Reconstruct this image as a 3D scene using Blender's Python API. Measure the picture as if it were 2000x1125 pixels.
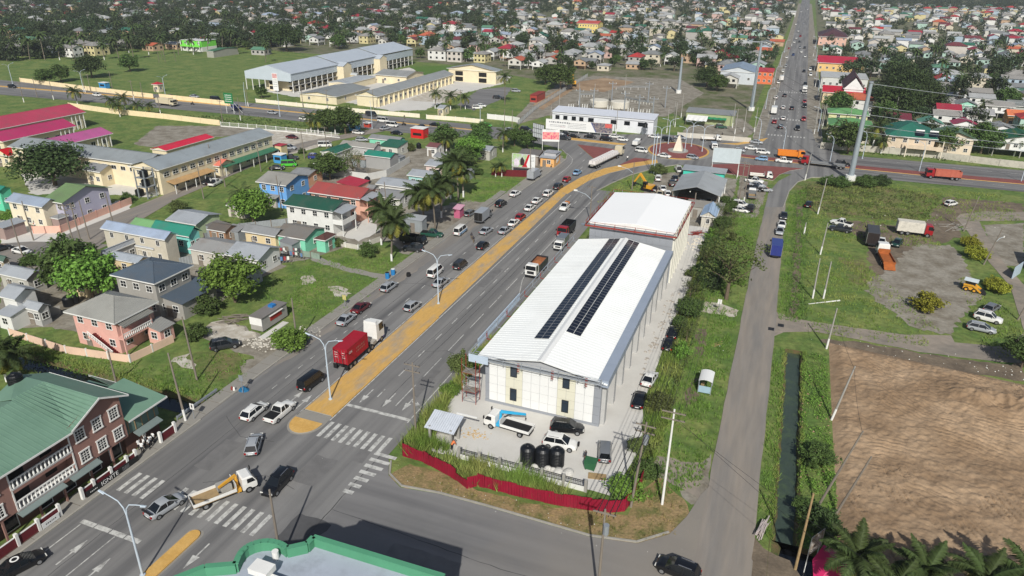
import bpy,math,random
import numpy as np
from mathutils import Vector,Matrix
random.seed(7)
rng=np.random.default_rng(11)
scene=bpy.context.scene
for _o in list(bpy.data.objects):
 bpy.data.objects.remove(_o)
# ---------- camera
FPX,PITCH,ROLL,YAW,CAM_H=1387.0,math.radians(24.5),math.radians(-1.0),math.radians(20.7),57.0
def _axes():
 cp,sp=math.cos(PITCH),math.sin(PITCH)
 f=Vector((0,cp,-sp));r=Vector((1,0,0));d=Vector((0,-sp,-cp))
 cr,sr=math.cos(ROLL),math.sin(ROLL)
 r2=r*cr+d*sr;d2=d*cr-r*sr
 rot=Matrix.Rotation(YAW,3,'Z')
 return rot@r2,rot@d2,rot@f
CR,CD,CF=_axes()
cam_data=bpy.data.cameras.new('Camera')
cam_data.sensor_width=36.0
cam_data.lens=FPX/2000*36.0
cam_data.clip_start=1.0
cam_data.clip_end=9000.0
cam=bpy.data.objects.new('Camera',cam_data)
scene.collection.objects.link(cam)
m=Matrix((CR,-CD,-CF)).transposed().to_4x4()
m.translation=Vector((0,0,CAM_H))
cam.matrix_world=m
scene.camera=cam
# ---------- sky, sun, exposure
SUN_EL,SUN_AZ=math.radians(39),math.radians(160)
world=bpy.data.worlds.new('World');scene.world=world;world.use_nodes=True
wn=world.node_tree
for n in list(wn.nodes):wn.nodes.remove(n)
sky=wn.nodes.new('ShaderNodeTexSky');sky.sky_type='NISHITA';sky.sun_disc=False
sky.sun_elevation=SUN_EL;sky.sun_rotation=SUN_AZ;sky.air_density=1.0;sky.dust_density=2.0;sky.ozone_density=1.0
bg=wn.nodes.new('ShaderNodeBackground');bg.inputs[1].default_value=0.072
wo=wn.nodes.new('ShaderNodeOutputWorld')
wn.links.new(sky.outputs[0],bg.inputs[0]);wn.links.new(bg.outputs[0],wo.inputs[0])
sun_data=bpy.data.lights.new('Sun','SUN');sun_data.energy=4.2;sun_data.angle=math.radians(0.6);sun_data.color=(1.0,0.965,0.9)
sun=bpy.data.objects.new('Sun',sun_data);scene.collection.objects.link(sun)
_d=Vector((-math.sin(SUN_AZ)*math.cos(SUN_EL),-math.cos(SUN_AZ)*math.cos(SUN_EL),-math.sin(SUN_EL)))
sun.rotation_euler=_d.to_track_quat('-Z','Y').to_euler()
sun.location=(0,0,200)
scene.view_settings.view_transform='Standard'
scene.view_settings.look='None'
scene.view_settings.exposure=0.18
scene.view_settings.gamma=1.0
scene.view_settings.use_curve_mapping=False
# ---------- helpers
def G(px,py,z=0.0):
 """point of the place at height z seen at this spot of the photograph"""
 d=CF*FPX+CR*(px-1000)+CD*(py-562.5)
 t=(z-CAM_H)/d.z
 return d.x*t,d.y*t
def COL():return scene.collection
class MB:
 """collects polygons into one mesh"""
 def __init__(s):s.v=[];s.f=[];s.mi=[]
 def poly(s,pts,mi=0):
  b=len(s.v);s.v.extend([tuple(p)for p in pts]);s.f.append(tuple(range(b,b+len(pts))));s.mi.append(mi)
 def box(s,x0,x1,y0,y1,z0,z1,mi=0):
  b=len(s.v)
  s.v+=[(x0,y0,z0),(x1,y0,z0),(x1,y1,z0),(x0,y1,z0),(x0,y0,z1),(x1,y0,z1),(x1,y1,z1),(x0,y1,z1)]
  for q in((0,3,2,1),(4,5,6,7),(0,1,5,4),(1,2,6,5),(2,3,7,6),(3,0,4,7)):
   s.f.append(tuple(b+i for i in q));s.mi.append(mi)
 def hexa(s,bot,top,mi=0):
  """box with free corners: four bottom and four top points"""
  b=len(s.v);s.v+=[tuple(p)for p in bot]+[tuple(p)for p in top]
  for q in((0,3,2,1),(4,5,6,7),(0,1,5,4),(1,2,6,5),(2,3,7,6),(3,0,4,7)):
   s.f.append(tuple(b+i for i in q));s.mi.append(mi)
 def prism(s,xy,z0,z1,mi=0,mit=None):
  n=len(xy);b=len(s.v)
  s.v+=[(x,y,z0)for x,y in xy]+[(x,y,z1)for x,y in xy]
  s.f.append(tuple(b+n+i for i in range(n)));s.mi.append(mi if mit is None else mit)
  s.f.append(tuple(b+i for i in reversed(range(n))));s.mi.append(mi)
  for i in range(n):
   j=(i+1)%n
   s.f.append((b+i,b+j,b+n+j,b+n+i));s.mi.append(mi)
 def ext(s,prof,x0,x1,mi=0):
  """profile in (y,z) pushed along x"""
  n=len(prof);b=len(s.v)
  s.v+=[(x0,y,z)for y,z in prof]+[(x1,y,z)for y,z in prof]
  s.f.append(tuple(b+i for i in reversed(range(n))));s.mi.append(mi)
  s.f.append(tuple(b+n+i for i in range(n)));s.mi.append(mi)
  for i in range(n):
   j=(i+1)%n
   s.f.append((b+i,b+j,b+n+j,b+n+i));s.mi.append(mi)
 def cyl(s,p0,p1,r0,r1=None,n=8,mi=0,caps=True):
  r1=r0 if r1 is None else r1
  p0=Vector(p0);p1=Vector(p1);ax=(p1-p0)
  if ax.length<1e-6:return
  ax.normalize()
  a=ax.orthogonal().normalized();c=ax.cross(a)
  b=len(s.v)
  for p,r in((p0,r0),(p1,r1)):
   for i in range(n):
    t=2*math.pi*i/n
    q=p+(a*math.cos(t)+c*math.sin(t))*r;s.v.append((q.x,q.y,q.z))
  for i in range(n):
   j=(i+1)%n
   s.f.append((b+i,b+j,b+n+j,b+n+i));s.mi.append(mi)
  if caps:
   s.f.append(tuple(b+i for i in reversed(range(n))));s.mi.append(mi)
   s.f.append(tuple(b+n+i for i in range(n)));s.mi.append(mi)
 def tube(s,pts,r,n=6,mi=0,r1=None):
  r1=r if r1 is None else r1
  for i in range(len(pts)-1):
   k0=r+(r1-r)*i/(len(pts)-1);k1=r+(r1-r)*(i+1)/(len(pts)-1)
   s.cyl(pts[i],pts[i+1],k0,k1,n,mi,True)
 def lathe(s,prof,n=16,mi=0,c=(0,0)):
  b=len(s.v);m_=len(prof)
  for r,z in prof:
   for i in range(n):
    t=2*math.pi*i/n;s.v.append((c[0]+r*math.cos(t),c[1]+r*math.sin(t),z))
  for k in range(m_-1):
   for i in range(n):
    j=(i+1)%n
    s.f.append((b+k*n+i,b+k*n+j,b+(k+1)*n+j,b+(k+1)*n+i));s.mi.append(mi)
  s.f.append(tuple(b+(m_-1)*n+i for i in range(n)));s.mi.append(mi)
 def wall(s,p,q,z0,z1,th=0.12,mi=0):
  """upright slab between two ground points"""
  dx,dy=q[0]-p[0],q[1]-p[1];L=math.hypot(dx,dy)or 1;nx,ny=-dy/L*th/2,dx/L*th/2
  s.hexa([(p[0]-nx,p[1]-ny,z0),(q[0]-nx,q[1]-ny,z0),(q[0]+nx,q[1]+ny,z0),(p[0]+nx,p[1]+ny,z0)],[(p[0]-nx,p[1]-ny,z1),(q[0]-nx,q[1]-ny,z1),(q[0]+nx,q[1]+ny,z1),(p[0]+nx,p[1]+ny,z1)],mi)
 def mesh(s,name,mats,smooth=False):
  me=bpy.data.meshes.new(name)
  me.from_pydata(s.v,[],s.f)
  for m_ in(mats if isinstance(mats,(list,tuple))else[mats]):me.materials.append(m_)
  if any(s.mi):me.polygons.foreach_set('material_index',s.mi)
  if smooth:me.polygons.foreach_set('use_smooth',[True]*len(s.f))
  me.update()
  return me
 def obj(s,name,mats,parent=None,smooth=False,loc=None,rz=0.0):
  return put(name,s.mesh(name,mats,smooth),parent,loc,rz)
def put(name,me,parent=None,loc=None,rz=0.0,mats=None,scale=None):
 o=bpy.data.objects.new(name,me);scene.collection.objects.link(o)
 if parent is not None:o.parent=parent
 if loc is not None:o.location=loc
 if rz:o.rotation_euler=(0,0,rz)
 if scale is not None:o.scale=scale
 if mats:
  for i,m_ in enumerate(mats):
   if m_ is not None:
    o.material_slots[i].link='OBJECT';o.material_slots[i].material=m_
 return o
def thing(name,label,cat,loc=(0,0,0),rz=0.0,group=None):
 o=bpy.data.objects.new(name,None);scene.collection.objects.link(o)
 o.empty_display_size=0.3
 o.location=loc if len(loc)==3 else(loc[0],loc[1],0)
 if rz:o.rotation_euler=(0,0,rz)
 return tag(o,label,cat,group)
def tag(o,label,cat,group=None):
 o['label']=label;o['category']=cat
 if group:o['group']=group
 return o
def struct(o):o['kind']='structure';return o
def stuff(o,label=None,cat=None):
 o['kind']='stuff'
 if label:o['label']=label
 if cat:o['category']=cat
 return o
def np_mesh(name,verts,faces,mat,smooth=False):
 """fast mesh from numpy arrays; faces all with the same number of corners"""
 me=bpy.data.meshes.new(name)
 nv,nf,k=len(verts),len(faces),faces.shape[1]
 me.vertices.add(nv);me.vertices.foreach_set('co',np.asarray(verts,np.float32).ravel())
 me.loops.add(nf*k);me.loops.foreach_set('vertex_index',np.asarray(faces,np.int32).ravel())
 me.polygons.add(nf);me.polygons.foreach_set('loop_start',np.arange(0,nf*k,k,dtype=np.int32))
 me.polygons.foreach_set('loop_total',np.full(nf,k,np.int32))
 if smooth:me.polygons.foreach_set('use_smooth',np.ones(nf,bool))
 for m_ in(mat if isinstance(mat,(list,tuple))else[mat]):me.materials.append(m_)
 me.update(calc_edges=True)
 return me
def vnoise(x,y,seed=0):
 """value noise on numpy arrays, 0..1"""
 xi=np.floor(x).astype(np.int64);yi=np.floor(y).astype(np.int64);xf=x-xi;yf=y-yi
 def h(a,b):
  n=(a*374761393+b*668265263+seed*982451653)&0xffffffff
  n=((n^(n>>13))*1274126177)&0xffffffff
  return((n^(n>>16))&0xffff)/65535.0
 u=xf*xf*(3-2*xf);v=yf*yf*(3-2*yf)
 return(h(xi,yi)*(1-u)+h(xi+1,yi)*u)*(1-v)+(h(xi,yi+1)*(1-u)+h(xi+1,yi+1)*u)*v
def fbm(x,y,o=4,seed=0):
 a=0.5;t=0
 for i in range(o):
  t=t+a*vnoise(x*2**i,y*2**i,seed+i*17);a*=.5
 return t
def in_poly(x,y,poly):
 r=np.zeros(len(x),bool);n=len(poly);j=n-1
 for i in range(n):
  xi,yi=poly[i];xj,yj=poly[j]
  c=((yi>y)!=(yj>y))&(x<(xj-xi)*(y-yi)/((yj-yi)if yj!=yi else 1e-9)+xi)
  r^=c;j=i
 return r
# ---------- materials
def lin(c):
 return tuple((v/255/12.92 if v/255<=.04045 else((v/255+.055)/1.055)**2.4)for v in c)
MATS={}
def mat(name,col,rough=.75,var=.12,scale=.6,bump=0.0,bscale=8.0,metal=0.0,ribs=None,grime=0.0,spec=.3,coord='Object',island=0.0,stretch=(1,1,1),col2=None,patch=.5,objvar=0.0,gscale=.35,gcol=None,streak=None):
 """procedural material. col in 0..255 sRGB.  ribs = (axis, per metre) for profiled sheets, grime = blotchy weathering"""
 if name in MATS:return MATS[name]
 m_=bpy.data.materials.new(name);m_.use_nodes=True;nt=m_.node_tree;N=nt.nodes;L=nt.links
 p=N['Principled BSDF']
 c=lin(col)
 tc=N.new('ShaderNodeTexCoord')if coord=='Object' else N.new('ShaderNodeNewGeometry')
 src=tc.outputs['Object']if coord=='Object' else tc.outputs['Position']
 mp=N.new('ShaderNodeMapping');mp.inputs['Scale'].default_value=stretch
 L.new(src,mp.inputs['Vector'])
 no=N.new('ShaderNodeTexNoise');no.inputs['Scale'].default_value=scale;no.inputs['Detail'].default_value=7;no.inputs['Roughness'].default_value=.62
 L.new(mp.outputs[0],no.inputs['Vector'])
 mr=N.new('ShaderNodeMapRange');mr.inputs[1].default_value=.28;mr.inputs[2].default_value=.72
 L.new(no.outputs[0],mr.inputs[0])
 mx=N.new('ShaderNodeMix');mx.data_type='RGBA'
 a=tuple(max(0,v*(1-var))for v in c);b=tuple(min(1,v*(1+var))for v in c)
 if col2 is not None:a=c;b=lin(col2)
 mx.inputs[6].default_value=(*a,1);mx.inputs[7].default_value=(*b,1)
 L.new(mr.outputs[0],mx.inputs[0])
 out=mx.outputs[2]
 if col2 is not None:
  mr.inputs[1].default_value=patch-.12;mr.inputs[2].default_value=patch+.12
  n3=N.new('ShaderNodeTexNoise');n3.inputs['Scale'].default_value=scale*6;n3.inputs['Detail'].default_value=8
  L.new(mp.outputs[0],n3.inputs['Vector'])
  h3=N.new('ShaderNodeHueSaturation');mr3=N.new('ShaderNodeMapRange');mr3.inputs[1].default_value=.25;mr3.inputs[2].default_value=.75
  mr3.inputs[3].default_value=1-var;mr3.inputs[4].default_value=1+var
  L.new(n3.outputs[0],mr3.inputs[0]);L.new(mr3.outputs[0],h3.inputs['Value']);L.new(out,h3.inputs['Color']);out=h3.outputs[0]
 if island or objvar:
  hs=N.new('ShaderNodeHueSaturation')
  ad=None
  if island:
   g=N.new('ShaderNodeNewGeometry');r1=N.new('ShaderNodeMapRange');r1.inputs[3].default_value=1-island;r1.inputs[4].default_value=1+island
   L.new(g.outputs['Random Per Island'],r1.inputs[0]);ad=r1.outputs[0]
  if objvar:
   oi=N.new('ShaderNodeObjectInfo');r2=N.new('ShaderNodeMapRange');r2.inputs[3].default_value=1-objvar;r2.inputs[4].default_value=1+objvar
   L.new(oi.outputs['Random'],r2.inputs[0])
   r4=N.new('ShaderNodeMapRange');r4.inputs[3].default_value=.5-objvar*.06;r4.inputs[4].default_value=.5+objvar*.06
   L.new(oi.outputs['Random'],r4.inputs[0]);L.new(r4.outputs[0],hs.inputs['Hue'])
   if ad is not None:
    mu=N.new('ShaderNodeMath');mu.operation='MULTIPLY';L.new(ad,mu.inputs[0]);L.new(r2.outputs[0],mu.inputs[1]);ad=mu.outputs[0]
   else:ad=r2.outputs[0]
  L.new(ad,hs.inputs['Value']);L.new(out,hs.inputs['Color']);out=hs.outputs[0]
 if streak:
  ms=N.new('ShaderNodeMapping');ms.inputs['Scale'].default_value=streak[0];L.new(src,ms.inputs['Vector'])
  n5=N.new('ShaderNodeTexNoise');n5.inputs['Scale'].default_value=1.0;n5.inputs['Detail'].default_value=4;L.new(ms.outputs[0],n5.inputs['Vector'])
  r5=N.new('ShaderNodeMapRange');r5.inputs[1].default_value=.42;r5.inputs[2].default_value=.72;r5.inputs[4].default_value=streak[1];L.new(n5.outputs[0],r5.inputs[0])
  m5=N.new('ShaderNodeMix');m5.data_type='RGBA';m5.inputs[7].default_value=(*lin((74,74,76)),1);L.new(r5.outputs[0],m5.inputs[0]);L.new(out,m5.inputs[6]);out=m5.outputs[2]
 if grime:
  n2=N.new('ShaderNodeTexNoise');n2.inputs['Scale'].default_value=gscale;n2.inputs['Detail'].default_value=9;n2.inputs['Roughness'].default_value=.7
  L.new(src,n2.inputs['Vector'])
  r3=N.new('ShaderNodeMapRange');r3.inputs[1].default_value=.48;r3.inputs[2].default_value=.75;r3.inputs[3].default_value=0;r3.inputs[4].default_value=grime
  L.new(n2.outputs[0],r3.inputs[0])
  m2=N.new('ShaderNodeMix');m2.data_type='RGBA';m2.inputs[7].default_value=(*(lin(gcol)if gcol else(.07,.065,.055)),1)
  L.new(r3.outputs[0],m2.inputs[0]);L.new(out,m2.inputs[6]);out=m2.outputs[2]
 L.new(out,p.inputs['Base Color'])
 p.inputs['Roughness'].default_value=rough;p.inputs['Metallic'].default_value=metal
 p.inputs['Specular IOR Level'].default_value=spec
 hgt=None
 if ribs:
  wv=N.new('ShaderNodeTexWave');wv.wave_type='BANDS';wv.bands_direction=ribs[0];wv.inputs['Scale'].default_value=ribs[1]*.314
  L.new(src,wv.inputs['Vector'])
  bm_=N.new('ShaderNodeBump');bm_.inputs['Strength'].default_value=.7;bm_.inputs['Distance'].default_value=.06
  L.new(wv.outputs[1],bm_.inputs['Height']);hgt=bm_.outputs[0]
 if bump:
  n4=N.new('ShaderNodeTexNoise');n4.inputs['Scale'].default_value=bscale;n4.inputs['Detail'].default_value=6
  L.new(src,n4.inputs['Vector'])
  b4=N.new('ShaderNodeBump');b4.inputs['Strength'].default_value=1.0;b4.inputs['Distance'].default_value=bump
  L.new(n4.outputs[0],b4.inputs['Height'])
  if hgt is not None:L.new(hgt,b4.inputs['Normal'])
  hgt=b4.outputs[0]
 if hgt is not None:L.new(hgt,p.inputs['Normal'])
 MATS[name]=m_
 return m_
def glass_mat(name,col=(22,26,30),rough=.08):
 m_=mat(name,col,rough,.1,1.0,spec=.6)
 return m_
ASPH=mat('asphalt',(122,121,119),.9,.16,.12,bump=.008,bscale=6,coord='pos',stretch=(1,.1,1),grime=.35,gscale=.1,gcol=(88,88,88),streak=((.55,.012,1),.75))
ASPHX=mat('asphalt_cross',(118,117,116),.9,.16,.12,bump=.008,bscale=6,coord='pos',stretch=(.1,1,1),grime=.35,gscale=.1,gcol=(84,84,84),streak=((.012,.55,1),.7))
DUSTY=mat('dusty_asphalt',(136,128,118),.95,.1,.25,bump=.01,bscale=5,coord='pos',stretch=(1,.1,1),col2=(118,115,111),patch=.5)
LANE=mat('dusty_lane',(142,132,120),.95,.14,.15,bump=.02,bscale=4,coord='pos',col2=(120,114,105))
SIDEWALK=mat('sidewalk_concrete',(136,133,126),.9,.1,.5,bump=.006,bscale=6,coord='pos',grime=.3,gscale=.5)
CONC=mat('yard_concrete',(192,190,184),.92,.06,.14,bump=.01,bscale=4,coord='pos',grime=.25,gscale=.25,gcol=(156,150,140))
GRAVEL=mat('gravel_ground',(140,135,124),.95,.2,.3,bump=.05,bscale=5,coord='pos',col2=(110,103,90),patch=.52)
WHITESAND=mat('crushed_white_gravel',(192,188,178),.95,.1,.5,bump=.05,bscale=6,coord='pos',col2=(160,152,138),patch=.46)
MUD=mat('brown_mud',(92,82,70),.95,.2,.3,bump=.08,bscale=3,coord='pos',col2=(116,104,88),patch=.5)
SOIL=mat('turned_soil',(160,137,111),.95,.14,.12,bump=.09,bscale=2.6,coord='pos',col2=(132,110,86),patch=.47)
GRASSM=mat('lawn_grass',(80,104,48),.95,.34,.16,bump=.12,bscale=3.5,coord='pos',col2=(112,122,66),patch=.52)
GRASSF=mat('fresh_grass',(80,110,46),.95,.28,.3,bump=.14,bscale=4,coord='pos',col2=(76,104,38),patch=.5)
GRASSD=mat('dry_grass',(140,120,86),.95,.3,.5,bump=.12,bscale=5,coord='pos',col2=(84,92,46),patch=.56)
GRASSO=mat('olive_field',(86,104,50),.95,.3,.22,bump=.15,bscale=3,coord='pos',col2=(112,104,70),patch=.52)
TOWNG=mat('town_ground',(116,110,94),.95,.25,.12,bump=.06,bscale=3,coord='pos',col2=(74,86,44),patch=.5)
BRICKRED=mat('red_paving',(124,72,68),.9,.16,.6,coord='pos',bump=.01,bscale=8,grime=.25,gscale=.5)
YELLOWP=mat('yellow_paint',(186,146,78),.85,.1,.6,coord='pos',col2=(196,158,92),patch=.5)
YELLOWW=mat('worn_yellow_paint',(190,152,86),.88,.1,.5,coord='pos',col2=(146,138,126),patch=.6,stretch=(1,.3,1))
WHITEP=mat('road_marking_white',(186,186,181),.85,.1,1.5,coord='pos',col2=(122,121,118),patch=.57)
KERB=mat('kerb_concrete',(150,147,138),.9,.12,.8,coord='pos',grime=.3)
WATERG=mat('ditch_water',(58,70,62),.4,.15,.6,coord='pos',spec=.3,col2=(72,88,62),patch=.62)
WATERD=mat('canal_water',(14,15,18),.08,.1,.3,coord='pos',spec=.5)
BANK=mat('mud_bank',(74,84,44),.95,.25,1.0,coord='pos',bump=.05,col2=(96,82,56),patch=.5)
WHITE=mat('white_paint',(214,214,210),.6,.05,.4,grime=.12)
WHITEC=mat('white_cladding',(214,215,213),.45,.02,.5)
CREAMC=mat('cream_cladding',(204,202,184),.45,.02,.5)
GREYC=mat('grey_cladding',(138,142,148),.45,.04,.5)
CONCW=mat('raw_concrete',(150,148,142),.9,.1,.5,grime=.35,gscale=.5)
STEELR=mat('red_primer_steel',(132,52,44),.6,.15,1.0)
GALV=mat('galvanised_steel',(160,166,172),.45,.06,.5,metal=.5)
POLEG=mat('pale_grey_pole',(176,188,198),.5,.05,.4)
DARKM=mat('dark_metal',(38,38,40),.5,.15,1.0)
RUBBER=mat('black_rubber',(24,24,25),.8,.15,2.0)
BLACKT=mat('black_plastic',(20,22,24),.4,.1,1.0,ribs=('Z',4.0))
WOOD=mat('weathered_wood',(122,114,104),.9,.2,1.5,stretch=(1,1,.15))
WOODP=mat('pale_wood',(148,126,92),.9,.2,2.0)
GLASS=glass_mat('dark_glass')
GLASSB=glass_mat('blue_glass',(46,56,66),.12)
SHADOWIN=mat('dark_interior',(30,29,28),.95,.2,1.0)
TARP=mat('pink_tarpaulin',(186,40,92),.5,.1,1.0)
CHROME=mat('bright_trim',(190,190,192),.25,.05,1.0,metal=.8)
LAMPG=mat('lamp_lens',(206,206,200),.2,.05,1.0)
TAILR=mat('tail_lens',(140,16,14),.3,.1,1.0)
RIM=mat('alloy_rim',(142,144,146),.35,.08,2.0,metal=.5)
# ---------- ground, water, roads
def pg(pts,z=0.0):return[G(x,y,z)for x,y in pts]
def sheet(name,xy,m_,z,parent=None):
 b=MB();b.poly([(x,y,z)for x,y in xy],0)
 a=sum(xy[i][0]*xy[(i+1)%len(xy)][1]-xy[(i+1)%len(xy)][0]*xy[i][1]for i in range(len(xy)))
 if a<0:b.f[0]=tuple(reversed(b.f[0]))
 o=b.obj(name,m_,parent)
 if parent is None:struct(o)
 return o
def rough_edge(xy,step=1.5,amp=.35,seed=1):
 """break straight outlines of natural patches"""
 r=random.Random(seed);out=[]
 for i in range(len(xy)):
  a,b=xy[i],xy[(i+1)%len(xy)];L=math.hypot(b[0]-a[0],b[1]-a[1]);n=max(1,min(40,int(L/step)))
  for k in range(n):
   t=k/n;out.append((a[0]+(b[0]-a[0])*t+r.uniform(-amp,amp),a[1]+(b[1]-a[1])*t+r.uniform(-amp,amp)))
 return out
gb=MB()
xc=[-3500,-108,-70.2,6.0,8.8,14.0,3500];yc=[-250,50,60.2,63.9,66.0,112.3,4800]
for i in range(6):
 for j in range(6):
  cx,cy=(xc[i]+xc[i+1])/2,(yc[j]+yc[j+1])/2
  if-108<cx<-70.2 and 60.2<cy<63.9:continue
  if 6<cx<8.8 and 50<cy<112.3:continue
  if 8.8<cx<14 and 50<cy<66:continue
  gb.poly([(xc[i],yc[j],0),(xc[i+1],yc[j],0),(xc[i+1],yc[j+1],0),(xc[i],yc[j+1],0)])
struct(gb.obj('ground',GRASSM))
def channel(name,water,x0,x1,y0,y1,zw,mw,along='y',amp=.3,seed=3):
 """a ditch cut below the ground: two ragged banks, and its water"""
 r=random.Random(seed);b=MB();n=int(((y1-y0)if along=='y' else(x1-x0))/1.2)
 def P(u,t,z):
  return(x0+(x1-x0)*t,y0+(y1-y0)*u,z)if along=='y' else(x0+(x1-x0)*u,y0+(y1-y0)*t,z)
 w=(x1-x0)if along=='y' else(y1-y0)
 rows=[]
 for k in range(n+1):
  u=k/n;a=.12+r.uniform(0,amp)/w;c=.12+r.uniform(0,amp)/w
  rows.append([P(u,-.03,.03),P(u,a*.6,-.25),P(u,a,zw-.1),P(u,1-c,zw-.1),P(u,1-c*.6,-.25),P(u,1.03,.03)])
 for k in range(n):
  for j in(0,1,3,4):
   b.poly([rows[k][j],rows[k][j+1],rows[k+1][j+1],rows[k+1][j]])
 for k in(0,n):b.poly([P(k/n,0,.02),P(k/n,1,.02),P(k/n,1,zw-.4),P(k/n,0,zw-.4)])
 struct(b.obj(name,BANK))
 w_=MB();w_.poly([P(0,0,zw),P(1,0,zw),P(1,1,zw),P(0,1,zw)]if along=='y' else[P(0,0,zw),P(1,0,zw),P(1,1,zw),P(0,1,zw)])
 struct(w_.obj(water,mw))
channel('ditch_bank','ditch_water',6.0,8.8,66.0,112.3,-.7,WATERG,'y',.25,5)
channel('canal_bank','canal_water',-108,-70.2,60.2,63.9,-.55,WATERD,'x',.35,6)
channel('pond_bank','pond_water',6.0,14.0,50.0,66.0,-.75,WATERD,'y',.5,8)
# -- earth, gravel and concrete surfaces between the roads (each a sheet above the last)
Z0=.004
surf=[('dirt_lot',[(795,498),(850,470),(930,440),(985,396),(905,392),(850,405),(800,430),(765,478)],GRAVEL),('gravel_yard',[(395,645),(445,628),(505,650),(545,672),(600,655),(650,628),(560,705),(525,715),(470,690),(415,675)],GRAVEL),('bare_earth',[(545,700),(600,655),(655,622),(668,630),(600,690),(560,715)],SOIL),('bare_earth',[(455,700),(520,705),(545,715),(500,740),(470,730)],GRAVEL),('white_gravel',[(398,640),(430,625),(470,640),(500,655),(470,668),(415,668)],WHITESAND),('white_gravel',[(335,700),(365,692),(420,708),(400,720),(345,712)],WHITESAND),('gravel_yard',[(365,690),(470,690),(470,720),(440,750),(400,745)],GRASSO),('footpath',[(600,503),(622,501),(680,522),(760,538),(752,547),(675,530),(625,515)],SIDEWALK),('house_yard',[(0,520),(120,530),(330,500),(480,478),(560,520),(470,560),(420,600),(310,640),(230,665),(100,640),(0,640)],GRAVEL),('house_yard',[(560,372),(700,400),(760,420),(830,440),(880,380),(900,340),(930,310),(880,290),(790,290),(700,290),(640,330)],GRAVEL),('white_gravel',[(640,420),(720,425),(745,450),(700,470),(645,455)],CONC),('house_yard',[(0,430),(90,420),(210,400),(260,380),(250,420),(130,480),(0,480)],CONC),('school_yard',[(262,282),(306,246),(430,246),(520,252),(480,262),(420,268),(330,292)],GRAVEL),('car_park',[(500,254),(560,254),(662,263),(642,283),(575,300),(518,304),(505,280)],WHITESAND),('school_yard',[(505,176),(570,188),(690,202),(765,217),(830,215),(905,182),(985,163),(1000,148),(830,148),(800,132),(700,150)],CONC),('school_yard',[(40,340),(150,310),(270,330),(330,350),(290,385),(200,380),(60,380)],CONC),('sports_court',[(795,196),(848,174),(905,179),(872,201)],WHITESAND),('school_lawn',[(800,130),(890,128),(905,142),(830,148)],GRASSF),('parking_yard',[(893,205),(935,175),(985,170),(1000,172),(985,192),(925,216)],ASPHX),('building_site',[(1005,232),(1040,195),(1100,160),(1160,148),(1330,155),(1375,182),(1300,228),(1070,226),(1010,243)],GRAVEL),('building_site',[(1040,205),(1110,163),(1180,152),(1240,160),(1180,180),(1120,175),(1060,215)],SOIL),('depot_yard',[(1335,255),(1375,225),(1450,232),(1478,255),(1460,268),(1330,262)],GRAVEL),('gravel_field',[(1700,545),(1740,520),(1790,478),(1858,478),(1892,525),(1922,578),(1878,615),(1858,655),(1800,645),(1762,625),(1728,598),(1690,570)],GRAVEL),('muddy_ground',[(1795,452),(1822,410),(1850,385),(2000,398),(2000,416),(1900,416),(1872,432),(1880,462),(1840,475)],MUD),('muddy_ground',[(1625,432),(1700,432),(1770,445),(1850,462),(1810,478),(1745,520),(1700,512),(1690,470)],MUD),('muddy_ground',[(1700,505),(1745,500),(1760,525),(1735,550),(1705,535)],MUD),('rubble_strip',[(1600,662),(1680,668),(1800,690),(1960,712),(2000,705),(2000,745),(1900,730),(1760,708),(1640,690)],MUD),('paved_forecourt',[(1930,470),(1920,440),(2000,435),(2000,520),(1965,520)],GRAVEL),('damp_ditch',[(1366,640),(1382,640),(1386,672),(1372,700),(1358,692),(1362,665)],MUD),('damp_ditch',[(1350,740),(1362,735),(1356,790),(1340,800),(1338,770)],MUD),('scrub_field',[(1545,352),(1700,362),(1840,380),(1790,430),(1700,428),(1620,425),(1560,400)],GRASSO),('house_yard',[(330,470),(470,440),(560,432),(700,415),(790,430),(775,470),(690,478),(610,505),(520,520),(440,545),(360,540)],GRAVEL),('house_yard',[(560,355),(700,395),(800,405),(880,360),(930,330),(900,300),(840,290),(760,300),(660,330)],TOWNG),('dirt_shoulder',[(640,635),(700,585),(775,530),(800,512),(770,550),(700,602),(655,640)],GRAVEL),('bare_patch',[(640,560),(668,560),(690,572),(672,580),(645,574)],WHITESAND),('bare_patch',[(590,540),(610,540),(612,555),(588,556)],WHITESAND),('bare_patch',[(1640,505),(1680,500),(1700,530),(1690,560),(1655,545)],GRASSO),('dry_verge',[(755,932),(778,915),(800,905),(870,925),(930,958),(1080,990),(1225,1003),(1250,960),(1290,930),(1345,985),(1335,1042),(1300,1062),(1240,1066),(1150,1045),(1040,1015),(940,985),(860,962),(790,952)],GRASSD),('dirt_verge',[(1388,885),(1382,985),(1345,985),(1330,960),(1365,950),(1375,900)],GRAVEL),('gravel_drive',[(1240,905),(1262,885),(1300,895),(1370,905),(1372,985),(1330,950),(1262,925)],LANE),('gravel_drive',[(1350,588),(1400,590),(1440,605),(1435,620),(1390,612),(1352,605)],WHITESAND),('dirt_verge',[(1470,1042),(1490,1072),(1540,1095),(1560,1125),(1500,1180),(1440,1180)],MUD),('workshop_yard',[(1250,385),(1290,340),(1330,335),(1440,350),(1425,420),(1400,470),(1350,480),(1340,400)],GRAVEL),('dirt_verge',[(1445,345),(1500,355),(1490,395),(1478,425),(1420,425),(1440,390)],GRAVEL),('dirt_verge',[(1100,305),(1080,320),(1058,336),(1000,345),(1000,310),(1060,300)],GRAVEL),]
for i,(nm,pts,m_)in enumerate(surf):
 nat=nm in('gravel_field','muddy_ground','bare_patch','scrub_field','school_yard','dirt_lot','gravel_yard','dirt_shoulder','white_gravel','damp_ditch')
 sheet(nm,rough_edge(pg(pts),1.0,.7 if nat else.3,i),m_,Z0+.0035*(i%12))
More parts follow.
